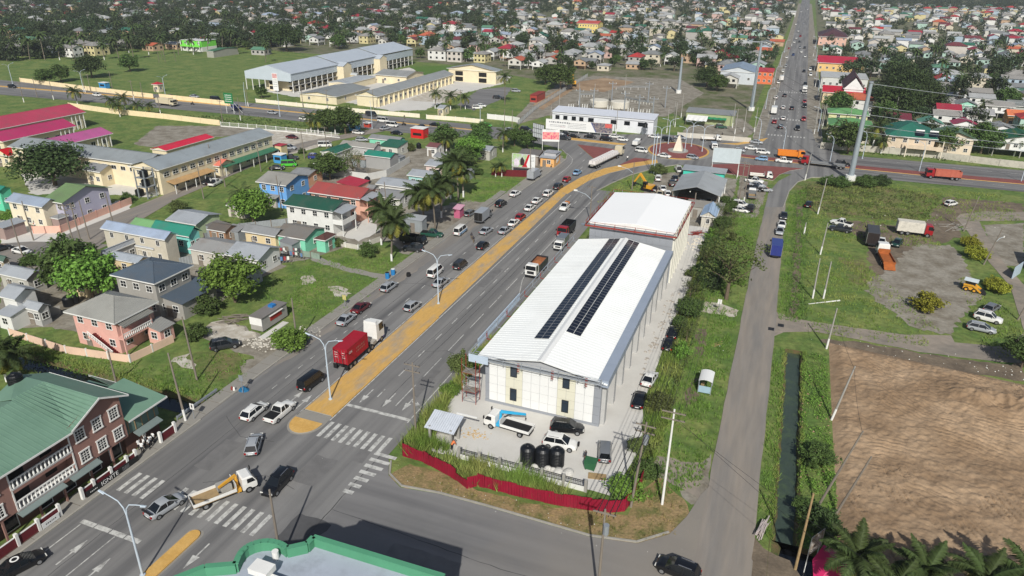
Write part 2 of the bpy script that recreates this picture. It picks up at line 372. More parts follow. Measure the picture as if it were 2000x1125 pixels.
sheet('town_ground',[(14,300),(260,300),(620,900),(600,2300),(16,2300)],TOWNG,.010)
sheet('town_ground',[(-14,290),(-14,2300),(-1300,2300),(-1300,520),(-700,520),(-330,420),(-250,420),(-190,410),(-120,372),(-100,330),(-60,330),(-30,292)],TOWNG,.012)
YARD=[(-38.6,65.9),(-26,65.9),(-12.2,66.4),(-10.6,77),(-12.4,86),(-13.0,112),(-12.4,131),(-13.2,168),(-22,168),(-37,160)]
sheet('concrete_yard',rough_edge(YARD,2,.15,3),CONC,.05)
# -- roads
ZR=.06
JUNC=mat('junction_asphalt',(118,117,116),.9,.15,.12,bump=.008,bscale=6,coord='pos',stretch=(.1,1,1),grime=.35,gscale=.1,gcol=(84,84,84),streak=((.02,.4,1),.5))
_nt=JUNC.node_tree;_p=_nt.nodes['Principled BSDF'];_l=_p.inputs['Base Color'].links[0].from_socket
_g=_nt.nodes.new('ShaderNodeNewGeometry');_s=_nt.nodes.new('ShaderNodeSeparateXYZ');_nt.links.new(_g.outputs['Position'],_s.inputs[0])
_n=_nt.nodes.new('ShaderNodeTexNoise');_n.inputs['Scale'].default_value=.25;_n.inputs['Detail'].default_value=6;_nt.links.new(_g.outputs['Position'],_n.inputs['Vector'])
_m=_nt.nodes.new('ShaderNodeMath');_m.operation='MULTIPLY_ADD';_m.inputs[1].default_value=14;_nt.links.new(_n.outputs[0],_m.inputs[0]);_nt.links.new(_s.outputs['X'],_m.inputs[2])
_r=_nt.nodes.new('ShaderNodeMapRange');_r.inputs[1].default_value=-18;_r.inputs[2].default_value=8;_nt.links.new(_m.outputs[0],_r.inputs[0])
_x=_nt.nodes.new('ShaderNodeMix');_x.data_type='RGBA';_x.inputs[7].default_value=(*lin((130,124,115)),1);_nt.links.new(_r.outputs[0],_x.inputs[0]);_nt.links.new(_l,_x.inputs[6]);_nt.links.new(_x.outputs[2],_p.inputs['Base Color'])
main_road=sheet('main_road',[(-67.8,-30),(-40.2,-30),(-40.2,95),(-39.9,140),(-40.5,188),(-68.3,188),(-68.4,140)],ASPH,ZR)
junction_road=sheet('junction_road',[(-41,40),(4.4,40),(4.3,62)]+[(-1.2,73),(-2.2,70.6),(-3.2,66.2),(-4.6,62.6),(-7.6,59.9),(-12.7,58.9),(-25,59.0),(-31,58.9),(-35.8,58.2),(-38.2,59.6),(-39.4,61.8),(-41,64)],JUNC,ZR+.004)
side_road=sheet('side_road',rough_edge([(-1.6,58),(4.2,58),(4.1,120),(3.6,180),(3.4,206),(-1.3,206),(-1.7,160),(-1.7,110)],3.5,.09,4),DUSTY,ZR+.008)
side_bend=sheet('side_road_bend',pg([(1494,405),(1502,376),(1520,354),(1548,340),(1600,333),(1645,337),(1645,348),(1585,347),(1558,356),(1541,374),(1530,405)]),ASPH,ZR+.012)
highway_w=sheet('highway',[(-470,210),(-372,219),(-331,222),(-276,226.5),(-200,230.8),(-127,229.6),(-88,236),(-88,253),(-142,254.6),(-217,254),(-372,251),(-470,250)],ASPHX,ZR)
blob=pg([(984,396),(1037,360),(1066,342),(1086,327),(1105,312),(1108,303),(1098,293),(1070,284),(1030,278),(985,272),(985,249),(1100,257),(1200,263),(1290,262),(1370,269),(1470,276),(1490,270),(1500,252),(1585,252),(1592,276),(1640,300),(1640,346),(1560,341),(1440,338),(1380,331),(1325,322),(1282,328),(1232,342),(1195,358),(1166,373),(1142,396)])
roundabout=sheet('roundabout_road',blob,ASPH,ZR+.004)
highway_e=sheet('highway_east',[(10,232.5),(60,236),(190,244),(190,276),(70,264.5),(10,262)],ASPHX,ZR)
north_road=sheet('north_road',[(-6.6,258),(9.8,258),(8.2,300),(7.6,420),(6.4,900),(5,1900),(-11,1900),(-7,900),(-6.2,420)],ASPH,ZR)
north_shoulder=sheet('road_shoulder',[(-10.5,275),(13.5,275),(13,700),(9,1500),(-14,1500),(-10.5,700)],GRAVEL,.045)
street=sheet('side_street',[(-156,84),(-146.5,84),(-147,140),(-149,175),(-149,200),(-138,230),(-131,230),(-133,224),(-143.5,199),(-143.4,175),(-141.6,140),(-141,100),(-134,100),(-134,94),(-146,84)][0:0]+[(-152.4,70),(-146,95),(-150.6,140),(-155,175),(-154.4,201),(-144,231),(-137.5,231),(-148.5,200),(-149.2,175),(-144.8,135),(-134,99),(-134,92),(-142,70)],DUSTY,ZR+.002)
street2=sheet('side_street_mouth',pg([(-60,480),(60,472),(150,474),(215,478),(150,505),(40,516),(-60,520)]),DUSTY,ZR-.004)
lane=sheet('dirt_lane',rough_edge(pg([(1498,603),(1550,622),(1637,636),(1770,654),(1858,656),(1866,669),(1945,677),(1988,664),(2010,640),(2100,600),(2100,715),(1957,708),(1795,688),(1675,663),(1592,648),(1532,650),(1504,662)]),2.5,.15,9),LANE,.055)
lane2=sheet('estate_lane',rough_edge(pg([(1867,427),(1875,418),(1925,413),(2100,416),(2100,430),(1912,432),(1932,470),(1963,517),(2005,562),(2060,620),(2000,645),(1985,600),(1973,560),(1925,505),(1890,452)]),2.5,.08,10),LANE,.058)
sheet('dusty_shoulder',rough_edge([(-67.55,72),(-66.4,80),(-65.6,100),(-65.0,120),(-64.6,140),(-65.4,165),(-67.6,172)],1.5,.35,12),DUSTY,ZR+.003)
sheet('damp_ditch',rough_edge([(6.4,124),(7.8,124),(7.7,212),(6.5,212)],1.5,.3,13),MUD,.02)
# -- pavements with a real kerb step
def slab(name,xy,m_,h=.13,parent=None,z0=0.0,mt=None):
 a=sum(xy[i][0]*xy[(i+1)%len(xy)][1]-xy[(i+1)%len(xy)][0]*xy[i][1]for i in range(len(xy)))
 if a<0:xy=list(reversed(xy))
 b=MB();b.prism(xy,z0,h,0,1 if mt else None)
 o=b.obj(name,[m_,mt]if mt else m_,parent)
 if parent is None:struct(o)
 return o
pav=slab('pavement',[(-70.2,10),(-67.6,10),(-67.6,60),(-68.1,100),(-68.2,150),(-68.6,176),(-70.4,176),(-70.1,120)],SIDEWALK,.16)
for k in range(55):
 y=22+k*2.8
 b=MB();b.box(-70.1,-67.75,y,y+.05,.150,.164);b.obj('pavement_joint',MUD,pav)
kerb=MB()
kerb.box(-67.62,-67.4,10,60,0,.2);kerb.box(-68.02,-67.8,64,172,0,.2)
struct(kerb.obj('kerb',KERB))
kn=[(-39.3,62),(-38.2,59.8),(-35.8,58.4),(-31,59.0),(-25,59.1),(-12.7,59.0),(-7.7,60),(-4.7,62.8)]
b=MB()
for i in range(len(kn)-1):b.wall((kn[i][0],kn[i][1]+.1),(kn[i+1][0],kn[i+1][1]+.1),0,.17,.22)
struct(b.obj('kerb',KERB))
b=MB()
pts=pg([(1166,373),(1195,358),(1232,342),(1282,328),(1325,322)])
for i in range(4):b.wall(pts[i],pts[i+1],0,.2,.25)
pts=pg([(984,396),(1037,360),(1066,342),(1086,327),(1105,312),(1108,303),(1098,293)])
for i in range(6):b.wall(pts[i],pts[i+1],0,.2,.25)
pts=pg([(1530,405),(1541,374),(1558,356),(1585,347),(1645,347)])
for i in range(4):b.wall(pts[i],pts[i+1],0,.2,.25)
struct(b.obj('kerb',KERB))
slab('pavement',pg([(984,396),(1037,360),(1066,342),(1086,327),(1105,312),(1096,308),(1076,318),(1054,332),(1025,350),(968,392)]),SIDEWALK,.15)
b=MB();b.box(-10.6,-10.3,278,900,0,.2);b.box(13.3,13.6,278,900,0,.2);struct(b.obj('kerb',KERB))
# -- medians and islands
med=slab('median_strip',[(-56,67.4),(-51.7,67.4),(-51.6,100),(-52.2,150),(-52.9,186),(-55.4,186),(-55.9,120)],KERB,.2,mt=YELLOWW)
b=MB()
b.box(-51.66,-51.45,67.4,100,0,.215);struct(b.obj('kerb',YELLOWP)).name='painted_kerb'
nose=[(-56.1,65.4)]+[(-53.9-2.2*math.cos(t),65.0-2.6*math.sin(t))for t in[i*math.pi/14 for i in range(15)]]+[(-51.7,65.4)]
slab('median_nose',nose,KERB,.2,mt=YELLOWP)
nl=[(-56.4,65.6)]+[(-53.9-2.5*math.cos(t),65.0-2.9*math.sin(t))for t in[i*math.pi/14 for i in range(15)]]+[(-51.4,65.6)]
sheet('median_apron',nl+[(-51.5,67.3),(-56.2,67.3)],SIDEWALK,ZR+.016)
sm=[(-53.4,20),(-51.9,20),(-51.9,42.8)]+[(-52.65+.75*math.cos(t),42.8+.8*math.sin(t))for t in[i*math.pi/8 for i in range(1,8)]]+[(-53.4,42.8)]
slab('median_strip',sm,YELLOWP,.22)
sheet('median_apron',[(x*1.0+(.25 if x>-52.6 else-.25),y+.25)for x,y in sm],SIDEWALK,ZR+.016)
slab('median_strip',pg([(1090,373),(1108,380),(1150,354),(1190,339),(1240,327),(1285,319),(1283,313),(1235,319),(1180,330),(1135,347)]),KERB,.207,mt=YELLOWP)
slab('red_island',pg([(1208,324),(1240,309),(1272,312),(1250,319),(1225,325)]),YELLOWP,.2,mt=BRICKRED)
slab('red_island',pg([(1128,283),(1160,287),(1205,293),(1216,299),(1203,308),(1168,318),(1150,302)]),YELLOWP,.2,mt=BRICKRED)
slab('red_island',pg([(1385,305),(1440,301),(1442,318),(1400,321),(1388,316)]),YELLOWP,.2,mt=BRICKRED)if False else None
slab('red_apron',pg([(1388,322),(1442,321),(1569,330),(1543,334),(1522,342),(1510,353),(1447,344),(1400,337)]),KERB,.18,mt=BRICKRED)
slab('median_strip',pg([(1440,306),(1500,314),(1640,327),(1800,343),(2060,366),(2060,359),(1800,336),(1640,321),(1500,308),(1445,302)]),YELLOWP,.2,mt=BRICKRED)
slab('median_strip',pg([(1405,281),(1440,284),(1490,277),(1500,270),(1440,280)]),KERB,.18,mt=YELLOWP)
hm=[(-420,231.8),(-331,237.5),(-250,243.2),(-209,243.8),(-137,243.6),(-106,244),(-106,245.3),(-137,245.2),(-209,245.8),(-250,245.4),(-331,240),(-420,234.3)]
slab('median_strip',hm,KERB,.2,mt=YELLOWP)
slab('median_strip',pg([(1020,262),(1100,268),(1160,275),(1225,282),(1215,285),(1150,278),(1095,272),(1015,265)]),KERB,.2,mt=YELLOWP)
CEN=(-32.6,244.3)
def ring(r,n=40,sx=1.0,sy=1.0):return[(CEN[0]+r*sx*math.cos(2*math.pi*i/n),CEN[1]+r*sy*math.sin(2*math.pi*i/n))for i in range(n)]
sheet('roundabout_apron',ring(13.0,48,.9,1.06),SIDEWALK,ZR+.02)
slab('roundabout_island',ring(11.6,48,.88,1.06),YELLOWP,.24,mt=YELLOWP)
slab('roundabout_paving',ring(10.9,48,.88,1.06),BRICKRED,.275)
# -- painted markings, each stroke its own thin sheet
def mark(x0,x1,y0,y1,parent,z=.0,m_=None):
 b=MB();b.poly([(x0,y0,ZR+.016+z),(x1,y0,ZR+.016+z),(x1,y1,ZR+.016+z),(x0,y1,ZR+.016+z)])
 return b.obj('road_marking',m_ or WHITEP,parent)
for k in range(18):mark(-48.45,-48.3,74+k*6.2,76.2+k*6.2,main_road)
for k in range(7):mark(-44.9,-44.75,73+k*8.5,79+k*8.5,main_road)
mark(-41.4,-41.25,70,112,main_road);mark(-51.4,-51.25,66.5,180,main_road);mark(-56.35,-56.22,66,180,main_road)
b=MB();c_=[(-41.3,112),(-42.2,116),(-43.6,121),(-44.6,128),(-44.8,136),(-44.8,185)]
for i in range(5):b.poly([(c_[i][0]-.07,c_[i][1],ZR+.017),(c_[i][0]+.07,c_[i][1],ZR+.017),(c_[i+1][0]+.07,c_[i+1][1],ZR+.017),(c_[i+1][0]-.07,c_[i+1][1],ZR+.017)])
b.obj('road_marking',WHITEP,main_road)
for k in range(20):mark(-60.2,-60.06,72+k*6.3,73.6+k*6.3,main_road)
for k in range(9):mark(-63.7,-63.58,70+k*3.1,71.2+k*3.1,main_road)
mark(-65.4,-65.25,15,39.6,main_road);mark(-60.4,-60.26,15,39.6,main_road)
for k in range(4):mark(-57.2-k*2.15-2.0,-57.2-k*2.15,39.7,40.3,main_road)
mark(-51.2,-41.4,70.4,71.0,main_road)
for k in range(9):mark(-51.0+k*1.13,-50.45+k*1.13,62.9-.02*k,66.4-.02*k,main_road)
for k in range(7):mark(-42.0+.05*k,-38.9-.25*k,62.4-k*1.25,63.0-k*1.25,junction_road,.002)
for k in range(17):
 if k in(4,5):continue
 mark(-66.4+k*1.2,-65.85+k*1.2,45.2,48.6,main_road)
def arrow(x,y,d=1,bend=0):
 b=MB();z=ZR+.017
 b.poly([(x-.09,y-d*1.6,z),(x+.09,y-d*1.6,z),(x+.09,y+d*.3,z),(x-.09,y+d*.3,z)][::d])
 b.poly([(x-.45,y+d*.3,z),(x+.45,y+d*.3,z),(x,y+d*2.2,z)][::d])
 if bend:
  b.poly([(x,y-.6*d,z),(x,y-.35*d,z),(x+bend*1.0,y+.15*d,z),(x+bend*1.0,y-.15*d,z)])
  b.poly([(x+bend*1.0,y-.55*d,z),(x+bend*1.0,y+.5*d,z),(x+bend*1.7,y+.05*d,z)])
 return b.obj('lane_arrow',WHITEP,main_road)
for q,d,bd in(((576,778),1,0),((592,787),1,0),((718,772),-1,0),((762,780),-1,0),((800,787),-1,1)):
 x,y=G(*q);arrow(x,y,d,bd)
arrow(-62.6,36,1);arrow(-58.2,35,1);arrow(-50.2,41,-1)
for k in range(60):
 mark(.3,.5,275+k*9,278+k*9,north_road)
 mark(-3.4,-3.25,275+k*9,277.5+k*9,north_road);mark(4.3,4.45,275+k*9,277.5+k*9,north_road)
for k in range(12):mark(-5.6+k*1.15,-5.1+k*1.15,318,321,north_road);mark(-5.6+k*1.15,-5.1+k*1.15,284,286.5,north_road);mark(-5.6+k*1.15,-5.1+k*1.15,395,398,north_road)
for k in range(18):
 b=MB();x=-400+k*16;y=229.5+min(1,(x+400)/200)*7;b.box(x,x+5,y,y+.15,ZR+.012,ZR+.016);b.obj('road_marking',WHITEP,highway_w)
 b=MB();x=-400+k*16;y=243+min(1,(x+400)/200)*6;b.box(x,x+5,y,y+.15,ZR+.012,ZR+.016);b.obj('road_marking',WHITEP,highway_w)
for k in range(10):
 b=MB();b.box(20+k*8,23+k*8,241.5,241.65,ZR+.012,ZR+.016);b.obj('road_marking',WHITEP,highway_e)
 b=MB();b.box(20+k*8,23+k*8,258.5,258.65,ZR+.012,ZR+.016);b.obj('road_marking',WHITEP,highway_e)
pts=pg([(1108,300),(1118,310),(1117,318),(1106,330),(1090,342)])
b=MB()
for i in range(4):b.wall(pts[i],pts[i+1],ZR,ZR+.018,.14)
b.obj('road_marking',WHITEP,roundabout)
for q in((1098,365),(1113,354),(1127,342),(1136,328),(1140,314),(1135,300)):
 x,y=G(*q);b=MB();b.box(x-.08,x+.08,y-1.2,y+1.2,ZR+.008,ZR+.02);b.obj('road_marking',WHITEP,roundabout)
TARJ=mat('tar_joint',(66,66,67),.85,.15,1.0,coord='pos')
def joint(pts,w=.05,seed=1):
 r=random.Random(seed);b=MB();L_=[]
 for i in range(len(pts)-1):
  n=max(1,int(math.hypot(pts[i+1][0]-pts[i][0],pts[i+1][1]-pts[i][1])/1.2))
  for k in range(n):t_=k/n;L_.append((pts[i][0]+(pts[i+1][0]-pts[i][0])*t_+r.uniform(-.07,.07),pts[i][1]+(pts[i+1][1]-pts[i][1])*t_+r.uniform(-.07,.07)))
 for i in range(len(L_)-1):b.wall(L_[i],L_[i+1],ZR,ZR+.014,w*r.uniform(.6,1.3))
 b.obj('tar_joint',TARJ,main_road)
joint([(-41.4,20),(-41.2,58),(-41.0,64)],.1,1);joint([(-46.7,72),(-46.5,180)],.05,2);joint([(-62,20),(-62.2,60),(-62,170)],.05,3);joint([(-41,52),(-20,51),(0,51.5)],.06,4);joint([(-58,50),(-52,54),(-46,53)],.04,5);joint([(-65,62),(-60,59),(-54,60)],.04,6);joint([(-49,88),(-45,90),(-42,89)],.05,7);joint([(-66,110),(-61,112),(-57,111)],.05,8)
for i_,(x_,y_,w_,l_)in enumerate(((-47,57,1.6,2.6),(-60,55,1.2,3),(-44,80,.9,4),(-64,88,1,3),(-28,49,4,1.2),(-59,131,1,4),(-50,120,.8,5),(-43.2,62,.8,1.6))):
 sheet('tarmac_patch',rough_edge([(x_-w_,y_-l_),(x_+w_,y_-l_),(x_+w_,y_+l_),(x_-w_,y_+l_)],.8,.12,i_),mat('old_patch',(106,105,104),.9,.18,.5,coord='pos',bump=.01),ZR+.011)
for q,w,l in(((560,1075),2.2,5),((1300,500),.0,.0),((1430,300),3,3)):
 if w:
  x,y=G(*q);sheet('tarmac_patch',rough_edge([(x-w,y-l),(x+w,y-l),(x+w,y+l),(x-w,y+l)],1,.25,int(w*9)),mat('fresh_tarmac',(78,78,79),.9,.15,.5,coord='pos',bump=.01),ZR+.010)
for q in((1506,643),(1525,636)):
 x,y=G(*q);b=MB();b.box(x-.5,x+.5,y-.6,y+.6,.056,.075);struct(b.obj('drain_cover',DARKM))
# -- turned soil on the cleared plot
nx,ny=400,440
X,Y=np.meshgrid(np.linspace(12.6,66,nx),np.linspace(56,117.5,ny))
hgt=fbm(X*.10,Y*.10,3,3)*.9-.25
base0=hgt.copy();rs=random.Random(12)
for k in range(52):
 cx,cy,a,rd=rs.uniform(14,64),rs.uniform(58,114),rs.choice((.25,.5,1.1,1.4))+rs.uniform(-.25,.25),rs.uniform(5,10)
 u=(X-cx)*math.cos(a)+(Y-cy)*math.sin(a);w_=-(X-cx)*math.sin(a)+(Y-cy)*math.cos(a)
 bend=u+.02*w_*w_*rs.choice((-1,1))+.5*fbm(X*.5,Y*.5,2,k+40)
 g=np.abs((bend*rs.uniform(1.0,1.6))%1-.5);cut=(-np.clip(.15-g,0,1)*rs.uniform(1.4,3.4)+np.clip(.12-np.abs(g-.3),0,1)*.6)*np.clip(fbm(X*.3+k,Y*.3,2,k+70)*3.4-.9,0,1)
 m_=np.clip((1-np.hypot(u/rd,w_/(rd*.7)))*3,0,1)
 hgt=hgt*(1-m_)+(base0+cut+.08*rs.random())*m_
clod=fbm(X*1.4,Y*1.4,3,8);hgt+=(clod-.45)*.42
berm=np.exp(-((Y-106+.1*(X-30))/3.0)**2)*np.clip((X-27)/6,0,1)*1.4*fbm(X*.5,Y*.5,3,14)*1.5+np.exp(-((Y-66)/2.0)**2)*.9*np.clip((X-24)/6,0,1)*fbm(X*.6,Y*.6,3,15)
hgt+=berm*1.5
edge=np.minimum.reduce([(X-12.6)/2,(66-X)/2,(Y-56)/2,(117.5-Y+(-.1)*(X-12))/2]);
hgt=hgt-hgt.min()*.55+.12;hgt=np.where(edge<1,hgt*np.clip(edge,0,1)-.08*(1-np.clip(edge,0,1)),np.maximum(hgt,.04))+.03
V=np.stack([X,Y,hgt],-1).reshape(-1,3)
I=np.arange(nx*ny).reshape(ny,nx)
F=np.stack([I[:-1,:-1],I[:-1,1:],I[1:,1:],I[1:,:-1]],-1).reshape(-1,4)
struct(put('turned_soil',np_mesh('turned_soil',V,F,SOIL,True)))
# ---------- vegetation
def leafmat(name,col,isl=.38,ov=.22):return mat(name,col,.7,.12,.5,island=isl,objvar=ov,spec=.25)
LEAFD=leafmat('leaf_dark',(54,70,36));LEAFM=leafmat('leaf_mid',(68,88,42));LEAFB=leafmat('leaf_bright',(92,122,48))
LEAFO=leafmat('leaf_olive',(78,88,46));LEAFP=leafmat('palm_leaf',(60,74,38),.3,.15);LEAFY=leafmat('palm_leaf_yellow',(112,112,44),.3,.1)
LEAFF=leafmat('leaf_far',(54,68,42),.35,.35);LEAFG=leafmat('leaf_yellow_green',(124,126,40))
BLADE=mat('grass_blades',(100,126,52),.8,.2,.2,island=.3,coord='pos',col2=(138,142,78),patch=.54)
BLADEB=mat('grass_blades_fresh',(96,126,52),.8,.2,.25,island=.3,coord='pos')
BLADED=mat('grass_blades_dry',(150,132,86),.85,.25,.25,island=.35,coord='pos',col2=(88,98,46),patch=.5)
BARK=mat('bark',(98,86,72),.9,.25,2.0,bump=.03,bscale=4);BARKP=mat('palm_bark',(112,104,92),.9,.2,3.0,ribs=('Z',5))
def leaf_cloud(centres,radii,per,size,seed,flat=.6,up=.5):
 """leaf-sized quads around clump centres"""
 r=np.random.default_rng(seed);C=np.repeat(np.asarray(centres,float),per,0);R=np.repeat(np.asarray(radii,float),per)
 n=len(C);d=r.normal(size=(n,3));d/=np.linalg.norm(d,axis=1)[:,None]
 rad=R*(r.random(n)**.45);P=C+d*rad[:,None]*np.array([1,1,flat+.25])
 nn=d*.6+r.normal(size=(n,3))*.55+np.array([0,0,up]);nn/=np.linalg.norm(nn,axis=1)[:,None]
 t=np.cross(nn,r.normal(size=(n,3)));t/=np.linalg.norm(t,axis=1)[:,None];b=np.cross(nn,t)
 s=size*(.6+.8*r.random(n))[:,None];w=s*.55
 V=np.stack([P-t*s,P+b*w,P+t*s,P-b*w],1).reshape(-1,3)
 F=np.arange(4*n).reshape(-1,4)
 return V,F
def crown_mesh(name,rx,rz,zc,nc,per,size,m_,seed,rc=.34,flat=.75):
 r=np.random.default_rng(seed);d=r.normal(size=(nc,3));d/=np.linalg.norm(d,axis=1)[:,None]
 k=(.35+.65*r.random(nc)**.5)[:,None]
 c=d*k*np.array([rx,rx,rz])*(.78+.4*r.random((nc,1)));c[:,2]=np.where(c[:,2]<-rz*.45,-c[:,2]*.5,c[:,2]);c[:,2]+=zc
 V,F=leaf_cloud(c,rx*rc*(.6+.7*r.random(nc)),per,size,seed+1,flat)
 return np_mesh(name,V,F,m_)
def trunk_mesh(name,h,r0,limbs,spread,seed,m_=None):
 r=random.Random(seed);b=MB()
 p=[(0,0,-.2),(r.uniform(-.1,.1)*h*.3,r.uniform(-.1,.1)*h*.3,h*.55),(r.uniform(-.1,.1)*h*.4,r.uniform(-.1,.1)*h*.4,h)]
 b.tube(p,r0,7,0,r0*.55)
 for i in range(limbs):
  a=2*math.pi*i/limbs+r.uniform(-.4,.4);q=p[1]if i%2 else p[2];l=spread*r.uniform(.6,1)
  e1=(q[0]+math.cos(a)*l*.5,q[1]+math.sin(a)*l*.5,q[2]+l*.45);e2=(q[0]+math.cos(a)*l,q[1]+math.sin(a)*l,q[2]+l*r.uniform(.6,1.0))
  b.tube([q,e1,e2],r0*.42,5,0,r0*.12)
 return b.mesh(name,m_ or BARK)
TREES={}
def proto(key,h,rx,rz,nc,per,size,m_,seed,limbs=5):
 zc=h-rz
 TREES[key]=(trunk_mesh('trunk',h*.5,max(.12,rx*.07),limbs,rx*.75,seed),crown_mesh('crown',rx,rz,zc,nc,per,size,m_,seed))
proto('mango',9,5.2,3.4,90,75,.30,LEAFD,101);proto('almond',8,3.6,3.4,80,70,.26,LEAFB,102)
proto('bushy',5.5,2.7,2.5,60,60,.22,LEAFM,103);proto('round',7,3.6,3.0,70,70,.26,LEAFM,104);proto('open',11,4.6,4.6,30,46,.22,LEAFO,105,9)
for i,(h,rx,rz,m_)in enumerate(((10,5.5,4,LEAFF),(8,4,3.4,LEAFF),(12,4.6,5,LEAFF),(7,4.4,2.8,LEAFM),(14,5.5,5.8,LEAFF),(6,3,2.6,LEAFD))):
 proto('far%d'%i,h,rx,rz,34,26,.55,m_,200+i,3)
def tree(key,x,y,label,s=1.0,group=None,name='broadleaf_tree',rz=None,sz=None,z=0.0):
 t=thing(name,label,'tree',(x,y,z),(x*7.3+y*3.1)%6.28 if rz is None else rz,group)
 t.scale=(s,s,sz or s)
 put('trunk',TREES[key][0],t);put('crown',TREES[key][1],t)
 return t
def frond_mesh(name,L,droop,seed,m_,nl=20,lw=.05,ll=.62):
 r=random.Random(seed);b=MB();pts=[]
 for k in range(9):
  t=k/8;el=math.radians(48)-droop*t*1.9
  if k==0:pts.append(Vector((0,0,0)))
  else:
   pts.append(pts[-1]+Vector((math.cos(el),0,math.sin(el)))*(L/8))
 for k in range(8):
  w=.05*(1-k/9);a,c=pts[k],pts[k+1]
  b.poly([(a.x,-w,a.z),(c.x,-w,c.z),(c.x,w,c.z),(a.x,w,a.z)])
 for k in range(nl):
  t=.1+.9*k/(nl-1);i=min(7,int(t*8));f=t*8-i;p=pts[i].lerp(pts[i+1],f);d=(pts[i+1]-pts[i]).normalized()
  ln=L*.23*ll/.62*math.sin(math.pi*min(1,t*.82+.16))*r.uniform(.85,1.1)+.12
  for sg in(-1,1):
   tip=p+d*ln*.55+Vector((0,sg*ln*.85,-ln*r.uniform(.25,.75)))
   q=p+d*.17
   mid=(p+tip)*.5+Vector((0,0,.06))+d*.09
   b.poly([tuple(p),tuple(q),tuple(mid+d*.06),tuple(tip),tuple(mid-d*.06)][:5])
 return b.mesh(name,m_)
FRONDS=[frond_mesh('frond',3.9,.55,1,LEAFP),frond_mesh('frond',4.2,.85,2,LEAFP),frond_mesh('frond',4.0,1.15,3,LEAFP),frond_mesh('frond',3.8,1.4,4,LEAFY)]
FRONDS_N=[frond_mesh('frond',4.3,.5,11,LEAFP,44),frond_mesh('frond',4.6,.8,12,LEAFP,44),frond_mesh('frond',4.4,1.1,13,LEAFP,44),frond_mesh('frond',4.0,1.4,14,LEAFY,40)]
def palm_trunk(h,lean,seed,paint=False):
 r=random.Random(seed);b=MB();a=r.uniform(0,6.28);n=8
 pts=[(math.cos(a)*lean*(k/n)**2,math.sin(a)*lean*(k/n)**2,-.2+(h+.2)*k/n)for k in range(n+1)]
 b.tube(pts,.2,8,0,.12)
 if paint:b.cyl((0,0,0),(0,0,1.5),.215,.2,10,1)
 return b.mesh('trunk',[BARKP,WHITE]),pts[-1]
PALMT=[palm_trunk(h,l,i,i%2==0)for i,(h,l)in enumerate(((7.5,.8),(9,1.2),(6,.5),(10.5,1.4),(4.5,.3)))]
def palm(x,y,label,k=0,s=1.0,n=20,near=False,group=None,seed=0,rz=None):
 t=thing('coconut_palm',label,'palm tree',(x,y,0),random.Random(seed).uniform(0,6.28)if rz is None else rz,group);t.scale=(s,s,s)
 tm,top=PALMT[k];put('trunk',tm,t)
 r=random.Random(seed*31+k);fr=FRONDS_N if near else FRONDS
 for i in range(n):
  q=put('frond',fr[min(3,int(4*(i/n)**.8))],t,top);lay=i/n
  q.rotation_euler=(r.uniform(-.15,.15),-(.55-lay*.95)+r.uniform(-.15,.15),i*2.399+r.uniform(-.2,.2))
 return t
def palm_far(seed):
 r=random.Random(seed);b=MB();
 for i in range(15):
  a=i*2.399;el0=math.radians(62-i*6.2);L=3.6;p=Vector((0,0,0))
  pts=[p]
  for k in range(4):
   el=el0-k*.42;p=p+Vector((math.cos(a)*math.cos(el),math.sin(a)*math.cos(el),math.sin(el)))*(L/4);pts.append(p)
  s=Vector((-math.sin(a),math.cos(a),0))
  for k in range(4):
   w0=.5*math.sin(math.pi*(.15+.8*k/4));w1=.5*math.sin(math.pi*(.15+.8*(k+1)/4))
   for sg in(-1,1):
    b.poly([tuple(pts[k]),tuple(pts[k+1]),tuple(pts[k+1]+s*sg*w1-Vector((0,0,.25))),tuple(pts[k]+s*sg*w0-Vector((0,0,.25)))])
 return b.mesh('crown',LEAFP)
PALMF=[palm_far(1),palm_far(5)]
def palm_small(x,y,label,k,s,group,seed):
 t=thing('coconut_palm',label,'palm tree',(x,y,0),seed%6.28,group);t.scale=(s,s,s)
 tm,top=PALMT[k];put('trunk',tm,t);put('crown',PALMF[seed%2],t,top)
 return t
def shrub(x,y,label,s=1.0,m_=None,group=None,name='shrub',key='bushy',sz=None):
 t=thing(name,label,'shrub',(x,y,0),(x*5+y)%6.28,group);t.scale=(s,s,sz or s)
 put('stem',TREES[key][0],t)
 put('foliage',TREES[key][1],t,mats=[m_]if m_ else None,loc=(0,0,-1.2))
 return t
